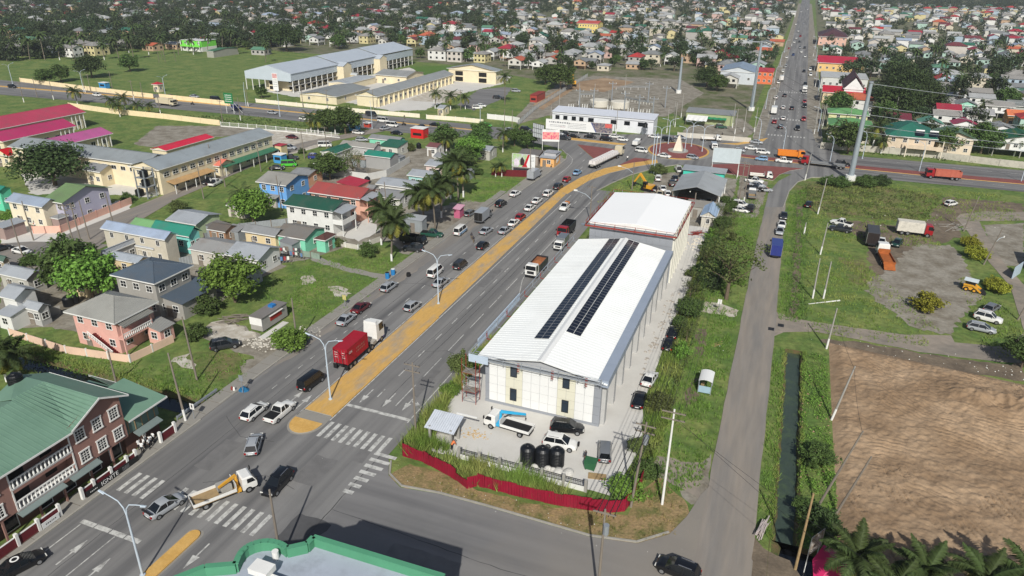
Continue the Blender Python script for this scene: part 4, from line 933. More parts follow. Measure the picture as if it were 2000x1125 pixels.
# ---------- brown three storey building with green roof
def brown_building():
 FX,YA,YB,YC=-69.7,18.0,43.7,50.8
 t=thing('brown_building','three storey brown building with green ribbed roof and white balconies on the main road','building',(FX,YB,0))
 BR=mat('brown_render',(142,108,98),.85,.06,.5,grime=.12);GR=mat('green_ribbed_roof',(104,134,116),.5,.08,.25,grime=.22,gcol=(60,96,76),ribs=('X',.2))
 D=13.0
 b=MB();b.box(-D,0,.01,YC-YB,3.0,8.6);b.poly([(0,.01,8.6),(0,YC-YB,8.6),(0,YC-YB,8.85),(0,4.2,10.45),(0,.01,8.75)])
 b.box(-D,0,YA-YB,-7.3,3.0,8.5);b.box(-D,-1.6,-7.3,.01,3.0,8.5);b.obj('wall',BR,t)
 b=MB();b.box(-D,-1.3,YA-YB,YC-YB,0,3.0);b.obj('ground_floor',mat('brown_shopfront',(96,70,62),.85,.1,.6,grime=.3),t)
 b=MB();b.box(-1.6,.05,-7.3,0,2.95,3.1);b.box(-1.6,.05,-7.3,0,5.65,5.8);b.obj('balcony_floor',WHITE,t)
 for z in(3.1,5.8):
  b=MB();b.box(-.1,.04,-7.3,0,z-.55,z);b.obj('balcony_beam',BR,t)
  b=MB();b.box(-.02,.08,-7.3,-7.15,z,z+2.5);b.box(-.02,.08,-.15,0,z,z+2.5);b.box(-.04,.1,-7.15,-.15,z+.95,z+1.08);b.box(-.04,.1,-7.15,-.15,z,z+.1);b.obj('balcony_frame',WHITE,t)
  lb=MB();lb.lathe([(.05,0),(.11,.08),(.12,.3),(.05,.6),(.09,.75),(.09,.85)],8);bal=lb.mesh('baluster',WHITE)
  for k in range(15):put('baluster',bal,t,(.02,-6.9+k*.46,z+.1))
  b=MB();b.box(-1.59,-1.55,-6.4,-4.6,z,z+2.1);b.box(-1.59,-1.55,-2.6,-1.2,z+.4,z+1.9);b.obj('balcony_opening',SHADOWIN,t)
 def bw(y,z):
  b=MB();w,h=.52,1.35
  b.box(0,.1,y-w-.14,y-w,z-.05,z+h+.1);b.box(0,.1,y+w,y+w+.14,z-.05,z+h+.1);b.box(0,.12,y-w-.2,y+w+.2,z+h,z+h+.16);b.box(0,.14,y-w-.2,y+w+.2,z-.18,z-.04)
  for k in range(1,3):b.box(.02,.07,y-w,y+w,z+h*k/4-.02+.3*(k-1),z+h*k/4+.02+.3*(k-1))
  b.box(.02,.075,y-w,y+w,z+h*.5-.03,z+h*.5+.03)
  for k in(-1,1):b.box(.02,.065,y+k*w/3-.02,y+k*w/3+.02,z,z+h)
  o=b.obj('window',WHITE,t);g=MB();g.box(.005,.03,y-w,y+w,z,z+h);g.obj('pane',GLASS,o)
 for y in(1.3,3.6,5.9):
  bw(y,3.6);bw(y,6.5)
 for y in(-9.1,-11.6,-14.2,-17,-20):
  bw(y,3.6);bw(y,6.3)
 b=MB();e=.8
 yS,yN=YA-YB-1,YC-YB+e;RX,RZ_=-7.6,10.65
 def rib(p,q,n):
  pass
 A0=[(e,-16,8.6),(e,0.2,8.6),(-5.2,2.2,12.2),(RX,-12,12.4)]
 slope(b,[(e,yS,8.55),(e,.1,8.55),(RX,.1,RZ_),(RX,yS,RZ_)]);slope(b,[(RX,yS,RZ_),(RX,.1,RZ_),(-D-e,.1,8.55),(-D-e,yS,8.55)])
 slope(b,[(e,-.6,8.5),(e,4.1,11.3),(RX,4.1,RZ_-.1),(RX,-.6,RZ_-.3)])if False else None
 slope(b,[(e*.9,.1,8.62),(e*.9,4.2,10.6),(RX-.5,4.2,RZ_+.05),(RX-.5,.1,RZ_+.02)])
 slope(b,[(e*.9,4.2,10.6),(e*.9,yN,8.8),(-12.6,yN,8.8),(-12.6,4.2,RZ_-.1)]);slope(b,[(RX-.5,.1,RZ_+.02),(RX-.5,4.2,RZ_+.05),(-12.6,4.2,RZ_-.1),(-12.6,.1,9.0)])
 n=46
 for k in range(n):
  y=yS+(0.1-yS)*(k+.5)/n
  b.hexa([(e,y-.03,8.54),(RX,y-.03,RZ_-.01),(RX,y+.03,RZ_-.01),(e,y+.03,8.54)],[(e,y-.02,8.60),(RX,y-.02,RZ_+.05),(RX,y+.02,RZ_+.05),(e,y+.02,8.60)])
 for k in range(9):
  u=(k+.5)/9;y=.1+4.1*u;za,zb_=8.62+1.98*u,RZ_+.02+.03*u
  b.hexa([(e*.9,y-.03,za-.01),(RX-.5,y-.03,zb_-.01),(RX-.5,y+.03,zb_-.01),(e*.9,y+.03,za-.01)],[(e*.9,y-.02,za+.05),(RX-.5,y-.02,zb_+.05),(RX-.5,y+.02,zb_+.05),(e*.9,y+.02,za+.05)])
 r=b.obj('roof',GR,t)
 b=MB();b.box(e,e+.06,yS,.1,8.35,8.56);b.hexa([(e*.9,.1,8.42),(e*.9+.06,.1,8.42),(e*.9+.06,4.2,10.4),(e*.9,4.2,10.4)],[(e*.9,.1,8.64),(e*.9+.06,.1,8.64),(e*.9+.06,4.2,10.63),(e*.9,4.2,10.63)])
 b.hexa([(e*.9,4.2,10.4),(e*.9+.06,4.2,10.4),(e*.9+.06,yN,8.6),(e*.9,yN,8.6)],[(e*.9,4.2,10.63),(e*.9+.06,4.2,10.63),(e*.9+.06,yN,8.83),(e*.9,yN,8.83)])
 b.box(-12.6,e*.9,yN,yN+.06,8.6,8.83)
 b.obj('fascia',WHITE,r)
 b=MB();b.box(-D+1,-.4,YC-YB,YC-YB+5.2,2.9,5.3);b.obj('wing_wall',mat('green_glass_wall',(88,112,104),.3,.1,.5),t)
 b=MB();b.box(-D+1,-.8,YC-YB+.01,YC-YB+5.2,0,2.9);b.obj('wing_ground_floor',mat('brown_shopfront',(96,70,62)),t)
 b=MB();y0,y1=YC-YB,YC-YB+6;slope(b,[(.7,y0,5.4),(.7,y1,5.4),(-5,y1-1,7.4),(-5,y0,7.4)]);slope(b,[(.7,y1,5.4),(-D,y1,5.4),(-D,y0,7.6),(-5,y0,7.6)])if False else slope(b,[(.7,y1,5.4),(-D,y1,5.4),(-5,y1-3,7.4)])
 b.obj('wing_roof',GR,t)
 b=MB();b.box(.7,.76,y0,y1+.05,5.2,5.42);b.box(-D,.7,y1,y1+.06,5.2,5.42);b.obj('wing_fascia',WHITE,t)
 for k in range(5):
  b=MB();b.box(-.41,-.34,YC-YB+.5+k*1.0,YC-YB+.6+k*1.0,2.9,5.2);b.obj('mullion',WOODP,t)
 AW=mat('grey_green_awning',(112,124,122),.5,.08,.5)
 for y0,y1 in((-24,-15),(-7.4,-2.0),(-1.2,2.6),(8.0,11.8)):
  b=MB();slope(b,[(.75,y0,2.62),(.75,y1,2.62),(-.2,y1,2.97),(-.2,y0,2.97)],.1);b.obj('awning',AW,t)
 for y in(-22,-18,-13,-9,-5,-2,1.5,4.5):
  b=MB();b.box(-.2,.0,y-.1,y+.1,0,3.0);b.obj('column',BR,t)
  b=MB();b.box(-1.29,-1.24,y+.5,y+2.2,.3,2.4);o=b.obj('shop_window',WHITE,t);b=MB();b.box(-1.235,-1.22,y+.62,y+2.08,.42,2.28);b.obj('pane',GLASS,o)
 b=MB();b.lathe([(.8,9.4),(.85,9.6),(.85,11.2),(.3,11.6)],14,0,(-11.6,3.2));b.obj('roof_tank',BLACKT,t)
 return t
brown_building()
RAIL=mat('maroon_rail_panel',(96,28,36),.7,.12,1.0,ribs=('Y',9));
t=thing('street_fence','maroon street fence with tall white posts in front of the brown building','fence',(-68.45,30,0))
ys=[-1.5,2.2,4.8,7.2,9.7,12.6,14.2,16.6,18.9,20.2,24.1,26.5]
for i,y in enumerate(ys):
 b=MB();b.box(-.18,.18,y-.15,y+.15,0,1.75);b.obj('post',WHITE,t)
 if i<len(ys)-1 and i not in(4,9):
  b=MB();b.box(-.06,.06,y+.18,ys[i+1]-.18,.25,1.35);b.obj('panel',RAIL,t)
  b=MB();b.box(-.12,.12,y+.16,ys[i+1]-.16,0,.24);b.obj('base',mat('brown_shopfront',(96,70,62)),t)
  b=MB();b.box(-.08,.08,y+.17,ys[i+1]-.17,1.36,1.42);b.obj('rail',WHITE,t)
for i,(y,w)in enumerate(((9.9,2.3),(20.4,3.4))):
 b=MB();b.box(-1.0,.3,y+.2,y+w,0,.18);struct(b.obj('entrance_step',mat('maroon_step',(110,44,44),.8,.1,.6)))
def text_obj(name,txt,size,m_,parent,loc,rot,ext=.01,sx=1.0):
 c=bpy.data.curves.new(name,'FONT');c.body=txt;c.size=size;c.extrude=ext;c.align_x='CENTER';c.align_y='CENTER'
 o=bpy.data.objects.new(name+'_c',c);scene.collection.objects.link(o)
 dg=bpy.context.evaluated_depsgraph_get();me=bpy.data.meshes.new_from_object(o.evaluated_get(dg));bpy.data.objects.remove(o)
 me.materials.clear();me.materials.append(m_)
 q=bpy.data.objects.new(name,me);scene.collection.objects.link(q);q.parent=parent;q.location=loc;q.rotation_euler=rot;q.scale=(sx,1,1)
 return q
INK=mat('black_ink',(22,22,24),.8,.05,1.0);INKW=mat('white_ink',(225,225,222),.7,.03,1.0);INKR=mat('red_ink',(176,30,44),.7,.05,1.0);INKG=mat('grey_ink',(120,122,126),.7,.05,1.0)
EAST=(math.pi/2,0,math.pi/2);SOUTH=(math.pi/2,0,0)
def strokes(parent,m_,x,y0,z0,rows,w,h,gap,seed,face='e'):
 """small lettering too fine to read, as rows of short raised strokes"""
 r=random.Random(seed);b=MB()
 for i in range(rows):
  y=y0
  while y<y0+w:
   l=r.uniform(.5,1.6)*h
   if face=='e':b.box(x,x+.004,y,min(y+l,y0+w),z0-i*gap,z0-i*gap+h*r.uniform(.7,1))
   else:b.box(y,min(y+l,y0+w),x-.004,x,z0-i*gap,z0-i*gap+h*r.uniform(.7,1))
   y+=l+h*.5
 return b.obj('lettering',m_,parent)
b=MB();b.box(0,.05,0,7.4,0,.85);s=b.obj('banner',mat('black_banner',(34,36,36),.7,.08,1.0),loc=(-68.22,42.9,.12));tag(s,'long black banner with white IGNITE lettering on the street fence','banner')
text_obj('lettering','IGNITE',.78,INKW,s,(.055,3.2,.42),EAST,.004);strokes(s,INKW,.055,.5,.38,1,1.0,.14,.2,1);strokes(s,INKG,.055,5.0,.52,3,1.0,.12,.18,2)
b=MB();b.box(0,.05,0,2.0,0,.75);s=b.obj('banner',WHITEC,loc=(-68.22,37.4,.2));tag(s,'small white banner with dark script on the street fence','banner');strokes(s,INK,.055,.4,.3,1,1.2,.16,.2,3)
# ---------- green parapet building at the bottom edge
def parapet_building():
 t=thing('parapet_building','flat roofed building with curved green parapet at the bottom edge of the view','building',(-33.5,35.5,0))
 GP=mat('green_parapet',(78,140,108),.6,.07,.4,grime=.12);RF=mat('pale_roof_deck',(158,166,178),.85,.08,.3,grime=.3,gscale=.5)
 H=12.3
 PX=[(400,1107),(460,1102),(466,1087),(472,1077),(482,1068),(495,1062),(510,1058),(525,1057),(537,1059),(547,1062),(554,1066),(560,1071),(600,1062),(612,1049)]
 pl=[(G(u,v,H)[0]+33.5,G(u,v,H)[1]-35.5)for u,v in PX];xe,ye=G(850,1121,H);xe+=33.5;ye-=35.5
 plan=[(pl[0][0]-2.5,pl[0][1]-3.5)]+pl+[(xe+.8,ye),(xe+.8,-18),(-12,-18)]
 b=MB();b.prism(plan[::-1]if sum(plan[i][0]*plan[(i+1)%len(plan)][1]-plan[(i+1)%len(plan)][0]*plan[i][1]for i in range(len(plan)))<0 else plan,0,H-.9,0,1);b.obj('wall',[wallm((190,196,192)),RF],t)
 edge=plan[:-2]
 for i in range(len(edge)-1):
  b=MB();p,q=edge[i],edge[i+1];b.wall(p,q,H-1.8,H,.34);b.obj('parapet',GP,t)
  b=MB();b.wall(p,q,H+.001,H+.1,.5);b.obj('coping',GP,t)
 b=MB();b.box(-.6+1,6+1,-10,-2.6,H-.9,H-.2);b.obj('roof_house',WHITE,t)
 b=MB();slope(b,[(1.2,-3.2,H-.2),(12,-3.6,H-.3),(12,-9,H+1.2),(3.0,-9,H+1.4)]);b.obj('green_canopy',mat('dark_green_sheet',(52,92,76),.5,.1,.3,ribs=('X',4)),t)
 b=MB();b.cyl((-.4,-.6,H-.9),(-.4,-.6,H-.1),.28,n=12);b.obj('roof_vent',WHITE,t)
 b=MB();b.box(-.9,.9,-3.3,-2.1,H-.2,H+.35);b.obj('air_unit',WHITE,t)
 b=MB();b.box(xe+.85,xe+4.2,-18,ye-2.5,0,H-2.6);b.obj('side_block',wallm((190,196,192)),t)
 b=MB();b.box(6,8.5,-9,-6,H-.9,H+2.2);b.obj('stair_house',wallm((190,196,192)),t)
 return t
parapet_building()
# ---------- houses of the left blocks
PINK=(206,160,148);CREAM=(208,190,150);MINT=(122,196,166);SKYB=(104,158,214);WHT=(206,206,202);PGREY=(166,166,164);SAL=(206,160,140)
h=house((120,610),(225,630),(311,588),5.9,'two storey pink house with grey hip roof and outside stair by the canal',PINK,(142,142,136),'hip',2.0,.8,3,2,2,style=2)
def pink_extras(t):
 x0,x1,y0,y1=t['_rect'];cx,cy=t.location.x,t.location.y;wx,wy=(x1-x0)/2,(y1-y0)/2
 b=MB();b.box(wx+.01,wx+1.5,-wy-.3,1.8,2.75,3.0);b.obj('balcony_floor',wallm(PINK),t)
 b=MB();b.box(wx+1.42,wx+1.52,-wy-.3,1.8,3.75,3.87);b.obj('balcony_rail',WHITE,t)
 lb=MB();lb.lathe([(.05,0),(.1,.1),(.1,.3),(.05,.6),(.08,.76)],7);bal=lb.mesh('baluster',WHITE)
 for k in range(16):put('baluster',bal,t,(wx+1.46,-wy-.1+k*(1.8+wy)/15.5,3.0))
 for y in(-wy-.25,1.7):b=MB();b.box(wx+1.3,wx+1.5,y-.1,y+.1,0,5.3);b.obj('balcony_post',wallm(PINK),t)
 b=MB();slope(b,[(wx-.2,-wy-.2,5.7),(wx+1.9,-wy-.2,5.2),(wx+1.9,2.2,5.2),(wx-.2,2.2,5.7)]);b.obj('porch_roof',roofm((118,118,112),'Y'),t)
 for k in range(14):
  b=MB();b.box(-wx*.1+k*.32,-wx*.1+k*.32+.34,-wy-1.25,-wy-.05,2.75-k*.2-.22,2.95-k*.2-.2);b.obj('step',mat('maroon_step',(110,44,44)),t)
 b=MB();b.hexa([(-wx*.1,-wy-1.32,2.5),(-wx*.1+4.6,-wy-1.32,-.1),(-wx*.1+4.6,-wy-1.25,-.1),(-wx*.1,-wy-1.25,2.5)],[(-wx*.1,-wy-1.32,2.85),(-wx*.1+4.6,-wy-1.32,.25),(-wx*.1+4.6,-wy-1.25,.25),(-wx*.1,-wy-1.25,2.85)]);b.obj('stringer',wallm(PINK),t)
 for k in range(15):put('baluster',bal,t,(-wx*.1+.1+k*.31,-wy-1.28,2.85-k*.18))
 b=MB();b.cyl((-wx*.1,-wy-1.28,3.65),(-wx*.1+4.7,-wy-1.28,1.0),.06);b.obj('handrail',WHITE,t)
pink_extras(h)
house((283,640),(305,648),(347,632),2.7,'low pink annexe with grey lean-to roof beside the two storey pink house',PINK,(136,136,132),'se',.7,.3,1,1,name='annexe',rect=None,dr=None)
h=house((215,536),(302,555),(377,517),6.9,'unfinished grey concrete house with blue-grey hip roof',PGREY,(76,88,100),'hip',1.6,.6,3,3,2,wallmat=CONCW,ww=1.2)
house((309,584),(354,595),(429,556),3.3,'single storey wing under blue-grey roof in front of the unfinished grey house',PGREY,(76,88,100),'se',.7,.5,1,0,wallmat=CONCW,name='house_wing')
h=house((499,354),(561,363),(605,342),6.3,'bright blue two storey house with grey roof',SKYB,(142,140,134),'gx',1.4,.6,3,2,2)
b=MB();slope(b,[(-6,-6.5,2.9),(2,-6.5,2.9),(2,-4.5,3.3),(-6,-4.5,3.3)]);b.obj('porch_roof',roofm((142,140,134)),h)
h=house((551,399),(652,414),(688,393),5.9,'white two storey house with dark green roof and balcony',WHT,(34,78,62),'gx',1.3,.6,4,1,2)
def balcony_end(t,m_,rail,w=2.6,z=2.9,zr=5.6,rm=None):
 x0,x1,y0,y1=t['_rect'];wx,wy=(x1-x0)/2,(y1-y0)/2
 b=MB();b.box(wx+.01,wx+w,-wy,wy*.5,z-.2,z);b.obj('balcony_floor',m_,t)
 b=MB();b.box(wx+w-.1,wx+w,-wy,wy*.5,z,z+.95);b.box(wx+.02,wx+w-.11,-wy,-wy+.1,z,z+.95);b.obj('balcony_rail',rail,t)
 for y in(-wy+.1,wy*.5-.1):b=MB();b.box(wx+w-.2,wx+w-.03,y-.09,y+.09,0,zr);b.obj('balcony_post',rail,t)
 b=MB();slope(b,[(wx-.2,-wy-.3,zr+.5),(wx+w+.3,-wy-.3,zr),(wx+w+.3,wy*.5+.3,zr),(wx-.2,wy*.5+.3,zr+.5)]);b.obj('balcony_roof',rm or roofm(ZINC,'Y'),t)
balcony_end(h,WHITE,WHITE)
h=house((599,375),(707,389),(737,370),5.9,'salmon two storey house with faded red roof behind the white house',SAL,(150,70,66),'gx',1.5,.6,4,1,2)
balcony_end(h,wallm(SAL),wallm(SAL),2.2)
house((655,360),(700,365),(720,352),5.0,'bright red roofed extension beside the salmon house',SAL,REDR,'se',.6,.3,1,1,name='house_wing')
house((472,450),(538,462),(560,450),3.4,'long cream house with grey zinc roof and open front',CREAM,ZINCD,'gx',1.0,.5,2,1)
house((536,456),(595,470),(636,445),3.3,'mint green wooden house with weathered grey roof',MINT,ZOLD,'gx',1.2,.4,2,1,rust=True)
house((613,466),(637,470),(655,457),3.0,'small mint annexe with rusty maroon roof',MINT,(84,56,50),'hip',.8,.3,0,1,name='annexe',dr='e')
house((197,445),(319,469),(350,457),5.8,'long beige two storey house with pale blue zinc roof',(186,180,164),ZINCB,'gx',1.1,.4,4,0,2,ww=.8,style=1)
house((304,444),(355,467),(397,451),4.2,'aqua house with teal green roof',(126,200,190),TEALR,'gx',1.6,.5,2,2)
house((250,440),(300,447),(330,437),4.2,'low house with grey and light green roof beside the side street',(180,180,170),(112,156,104),'gx',1.1,.4,2,1)
house((325,428),(385,441),(429,417),3.6,'pale green cottage with light grey zinc roof',(182,198,160),ZINC,'gx',1.1,.5,2,1)
house((437,497),(507,508),(552,483),3.6,'white cottage with grey zinc gable roof above the laundry yard',WHT,ZINC,'gx',1.4,.6,3,2)
house((370,484),(436,500),(485,474),3.4,'long house with patched rusty zinc roof left of the white cottage',(180,176,166),(140,140,138),'gx',1.0,.3,2,0,rust=True)
house((372,540),(470,546),(512,520),3.0,'low house with dark flat roof behind the round green tree',PGREY,(88,84,80),'se',.5,.3,2,1,rust=True)
house((-25,585),(48,578),(76,565),4.8,'white house with pale zinc roof at the left edge',WHT,ZINC,'gx',1.2,.5,2,1,rect=None)
house((-30,620),(40,612),(60,600),2.8,'white lean-to with zinc roof at the left edge',WHT,ZINC,'ss',.7,.2,1,0,name='lean_to',dr=None)
house((0,530),(42,549),(93,531),3.4,'low house with bright zinc roof near the left edge',(170,168,160),ZINC,'gx',1.0,.4,2,1)
house((77,516),(150,523),(197,497),3.8,'grey house with old fibre sheet roof along the side street',PGREY,ZOLD,'gx',.9,.4,2,2,rust=True)
house((197,497),(212,500),(256,470),3.9,'grey house with clean zinc roof end along the side street',PGREY,ZINC,'gy',.8,.3,0,4)
house((195,498),(262,515),(297,503),3.1,'small cream house with pale blue grey roof behind the unfinished house',CREAM,(156,164,172),'gx',.7,.3,1,1)
h=house((81,390),(121,397),(219,366),6.0,'lilac two storey house with mossy green roof beside the side street',(168,166,184),(104,128,86),'gx',2.2,.7,2,3,2)
house((8,392),(85,405),(118,392),5.6,'two storey house with blue grey roof and orange panel left of the lilac house',(214,204,180),(140,152,168),'gx',1.2,.5,3,0,2)
house((-14,442),(10,447),(46,430),2.9,'open carport with zinc roof at the left edge',(150,130,124),ZINC,'se',.4,.3,0,0,name='carport',cat='carport',dr=None)
house((95,425),(118,427),(131,420),2.8,'small porch roof by the pink boundary wall',(150,130,124),ZINCD,'hip',.5,.1,0,0,name='porch',cat='porch',dr=None)
house((-40,368),(2,374),(22,366),5.2,'mint green building at the left edge below the red school',(96,196,160),TEALR,'gx',.8,.4,2,1)
house((722,268),(776,277),(793,270),3.4,'low mint walled shop with grey roof near the highway',MINT,ZINCD,'gx',.8,.3,2,1)
house((740,284),(780,290),(793,279),3.0,'low shed with dark green roof near the highway',(190,190,180),(38,92,72),'ss',.8,.2,1,1,name='shed',cat='shed')
house((622,297),(656,298),(697,285),3.6,'open carport with dark green roof beside the side street',(190,190,184),(36,96,76),'gy',.7,.3,0,1,name='carport',cat='carport',dr=None)
house((672,279),(722,294),(745,284),3.8,'house with wide grey zinc roof between two green roofed sheds',PGREY,(140,138,132),'gx',1.0,.3,2,1)
house((712,301),(753,309),(787,301),4.0,'open workshop with bright teal roof inside a zinc fence',(150,150,148),TEALR,'gx',.9,.3,0,0,name='workshop',cat='workshop',dr=None)
house((566,338),(610,346),(622,330),3.2,'small house with grey roof beside the blue house',(196,150,120),ZINCD,'gx',.8,.4,1,1)
house((828,322),(882,328),(901,317),3.5,'pale pink cottage with grey zinc roof near the banana plants',(206,184,176),ZINC,'gx',.9,.4,3,1)
house((793,342),(844,347),(864,336),3.5,'aqua cottage with grey zinc roof',(150,196,190),ZINC,'gx',.9,.4,3,1)
house((730,360),(810,367),(832,355),3.5,'long cottage with pale zinc roof in the middle of the block',(196,196,190),ZINC,'gx',.9,.4,4,1)
house((735,380),(783,393),(801,374),3.0,'cottage with old grey roof facing the concrete yard',(184,184,178),ZINCD,'gx',.9,.3,2,1,rust=True)
house((832,286),(853,289),(869,281),3.2,'tiny white house with maroon edged roof beside the trees',WHT,(110,70,70),'gx',.8,.3,1,1)
house((920,289),(958,297),(969,286),3.2,'shack with grey zinc roof behind the banana plants',(170,168,160),ZINC,'gx',.8,.3,1,1)
house((1010,301),(1052,304),(1068,294),3.2,'low shop with dark grey roof behind the couple billboard',(150,140,130),(104,100,96),'gx',.7,.3,1,0,name='shop',cat='shop')
house((1052,307),(1085,310),(1097,300),3.0,'small orange shop with zinc roof on the roundabout corner',(214,164,104),ZINC,'ss',.7,.4,1,1,name='shop',cat='shop')
house((1060,300),(1086,302),(1099,295),3.8,'small kiosk with raised zinc roof beside the orange shop',(170,170,172),ZINC,'sn',.5,.3,0,1,name='kiosk',cat='kiosk',dr=None)
house((786,425),(826,433),(832,425),3.0,'grey metal sided shed between the palms',(142,148,150),ZINC,'ss',.5,.15,0,0,name='shed',cat='shed',dr='s',wallmat=mat('zinc_wall',(142,148,150),.5,.1,.5,ribs=('X',4),grime=.35))
house((884,407),(898,410),(909,403),2.4,'pink roadside stall with striped roof under the palms',(176,92,120),(198,150,170),'ss',.4,.3,0,0,name='stall',cat='stall',dr=None)
house((920,405),(944,408),(957,400),0.1,'',rect=(-999,-998,-999,-998))if False else None
house((403,447),(440,453),(466,441),2.9,'low brown walled house with dark roof right of the pale green cottage',(150,116,90),(96,90,84),'gx',.8,.3,2,1,rust=True)
house((-24,504),(6,512),(20,505),3.0,'dark green roofed shop at the left edge of the side street',(150,140,120),(70,96,84),'gx',.8,.3,1,1,name='shop',cat='shop')
house((258,478),(300,487),(322,476),3.2,'grey roofed cottage between the beige house and the patched roofs',(186,182,172),ZINC,'gx',.9,.3,2,1)
house((120,545),(170,556),(196,540),3.0,'low cream cottage with old zinc roof under the leafy tree',CREAM,ZOLD,'gx',.8,.3,2,1,rust=True)
house((612,318),(640,322),(655,314),3.2,'grey zinc house beside the green carport',PGREY,ZINCD,'gx',.8,.3,1,1)
house((690,366),(728,372),(742,364),3.2,'zinc roofed annexe behind the salmon house',(190,186,178),ZINCD,'gx',.8,.3,1,1)
house((845,306),(880,310),(894,302),3.0,'small zinc house behind the pale pink cottage',(186,186,180),ZINCD,'gx',.8,.3,1,1)
house((40,600),(75,606),(100,596),3.2,'low grey house with zinc roof beside the pink house wall',PGREY,ZINC,'gx',.8,.3,2,1)
house((505,380),(540,386),(556,376),3.0,'small zinc house below the blue house',(176,170,160),ZINCD,'gx',.8,.3,2,1,rust=True)
house((440,400),(478,406),(500,394),3.0,'zinc roofed house left of the bright tree',(190,184,172),ZOLD,'gx',.8,.3,2,1,rust=True)
fence_posts('zinc_fence','long grey sheet fence behind the cream and mint houses',[G(400,470),G(470,450),G(560,440),G(640,432)],1.7,mat('zinc_wall',(142,148,150),.5,.1,.5,ribs=('X',4),grime=.35),WOOD,3.0,.05,'fence')
fence_posts('yard_wall','low pale wall in front of the white two storey house',[G(650,478),G(700,488),G(745,470)],1.1,wallm((186,182,172)),WHITE,3.0)
fence_posts('block_wall','grey block wall round the left edge cottages',[G(0,640),G(60,628),G(120,612)],1.5,CONCW,CONCW,3.0)
SHD=[((700,327),'rusty zinc shed behind the dense green tree'),((690,402),'rusty zinc shed beside the salmon house'),((818,398),'zinc shed behind the palm cluster'),((603,437),'old zinc shed left of the white house yard'),((455,472),'old zinc lean-to above the long cream house'),((420,470),'rusty shed between the patched roofs'),((302,487),'zinc shed beside the aqua house'),((110,505),'zinc shed by the side street bend'),((62,566),'zinc shed beside the left edge white house'),((842,370),'zinc shed behind the aqua cottage'),((905,350),'zinc shed by the leafy green bush'),((690,300),'zinc shed beside the green roofed carport'),((770,325),'zinc shed under the teal workshop wall'),((450,520),'zinc lean-to below the white cottage'),((560,500),'zinc wash house beside the laundry yard'),((30,600),'zinc privy beside the left edge lean-to')]
for i,(q,lb)in enumerate(SHD):
 x,y=G(*q);r_=random.Random(i);w,d=r_.uniform(3.0,5.5),r_.uniform(2.5,4.5)
 house(None,None,None,r_.uniform(2.3,2.9),lb,(140,138,132),r_.choice([ZOLD,ZINCD,(140,120,104),ZINC]),r_.choice(['ss','se','gx']),.6,.15,0,0,rect=(x-w/2,x+w/2,y,y+d),name='shed',cat='shed',rust=True,dr='s',fascia=False,wallmat=mat('zinc_wall',(142,148,150),.5,.1,.5,ribs=('X',4),grime=.35))
for i,q in enumerate(((575,508),(568,500),(545,518))):
 x,y=G(*q);t=thing('washing_line',['washing line with pale clothes beside the laundry yard path','second washing line nearer the white cottage','washing line at the cottage gate'][i],'washing line',(x,y,0),.3*i)
 for s_ in(-2.5,2.5):b=MB();b.cyl((s_,0,0),(s_,0,1.9),.04);b.obj('post',WOOD,t)
 b=MB();b.cyl((-2.5,0,1.85),(2.5,0,1.85),.012,n=4);b.obj('line',DARKM,t)
 for k in range(7):
  b=MB();x0=-2.2+k*.65;b.box(x0,x0+.45,-.02,.02,1.85-random.Random(k+i*9).uniform(.5,.9),1.84);b.obj('garment',[WHITE,mat('cloth_red',(150,60,66),.9,.1,2.0),mat('cloth_blue',(90,120,160),.9,.1,2.0),mat('cloth_dark',(60,60,66),.9,.1,2.0)][(k*3+i)%4],t)
x,y=G(505,640);
def hut():
 a,c,d=G(487,622,2.6),G(512,615,2.6),G(559,590,2.6)
 t=thing('food_hut','grey box hut with red serving hatch and white end on the dirt lot','hut',((a[0]+d[0])/2,(a[1]+d[1])/2,0))
 w,l=2.4,6.6;b=MB();b.box(-w/2,w/2,-l/2,l/2,.3,2.7);b.obj('wall',CONCW,t)
 b=MB();b.box(-w/2-.15,w/2+.15,-l/2-.1,l/2+.1,2.7,2.8);b.obj('roof',roofm((120,116,112)),t)
 b=MB();b.box(w/2,w/2+.06,-1.2,1.8,1.3,2.2);b.obj('hatch',mat('red_panel',(150,44,36),.6,.1,1.0),t)
 b=MB();b.box(w/2+.02,w/2+.3,-1.4,2.0,2.25,2.32);b.obj('hatch_trim',WHITE,t)
 b=MB();b.box(-w/2-.05,w/2+.05,-l/2-.08,-l/2-.002,1.3,2.75);b.obj('end_panel',WHITE,t)
 b=MB();b.box(-.5,.4,.6,1.6,2.8,3.2);b.obj('roof_box',mat('blue_plastic',(40,110,170),.5,.1,1.0),t)
 for y_ in(-2.4,2.4):b=MB();b.box(-w/2+.2,w/2-.2,y_-.2,y_+.2,0,.3);b.obj('block',CONCW,t)
hut()
b=MB();x,y=G(535,645);b.box(x-.6,x+.6,y-3.2,y+3.2,0,.1);struct(b.obj('concrete_slab',CONC))
fence_posts('pink_wall','pink and cream boundary wall between the pink house and the canal',[G(20,655),G(130,690),G(255,708),G(340,668)],1.3,wallm((212,182,160)),WHITE,4.0)
fence_posts('pink_boundary_wall','pink boundary wall in front of the lilac house',[G(66,456),G(120,455),G(190,425),G(258,398)],1.7,wallm((212,168,150)),wallm((200,150,134)),4.5)
fence_posts('zinc_fence','grey zinc sheet fence beside the white cottage',[G(352,520),G(402,508),G(430,515)],1.8,mat('zinc_wall',(142,148,150)),None,2.0,.05,'fence')
fence_posts('picket_fence','faded green paling fence in front of the mint wooden house',[G(548,492),G(590,500),G(625,507)],1.3,mat('faded_green_paling',(140,160,146),.9,.15,1.0,ribs=('X',7),grime=.3),WOOD,2.2,.05,'fence')
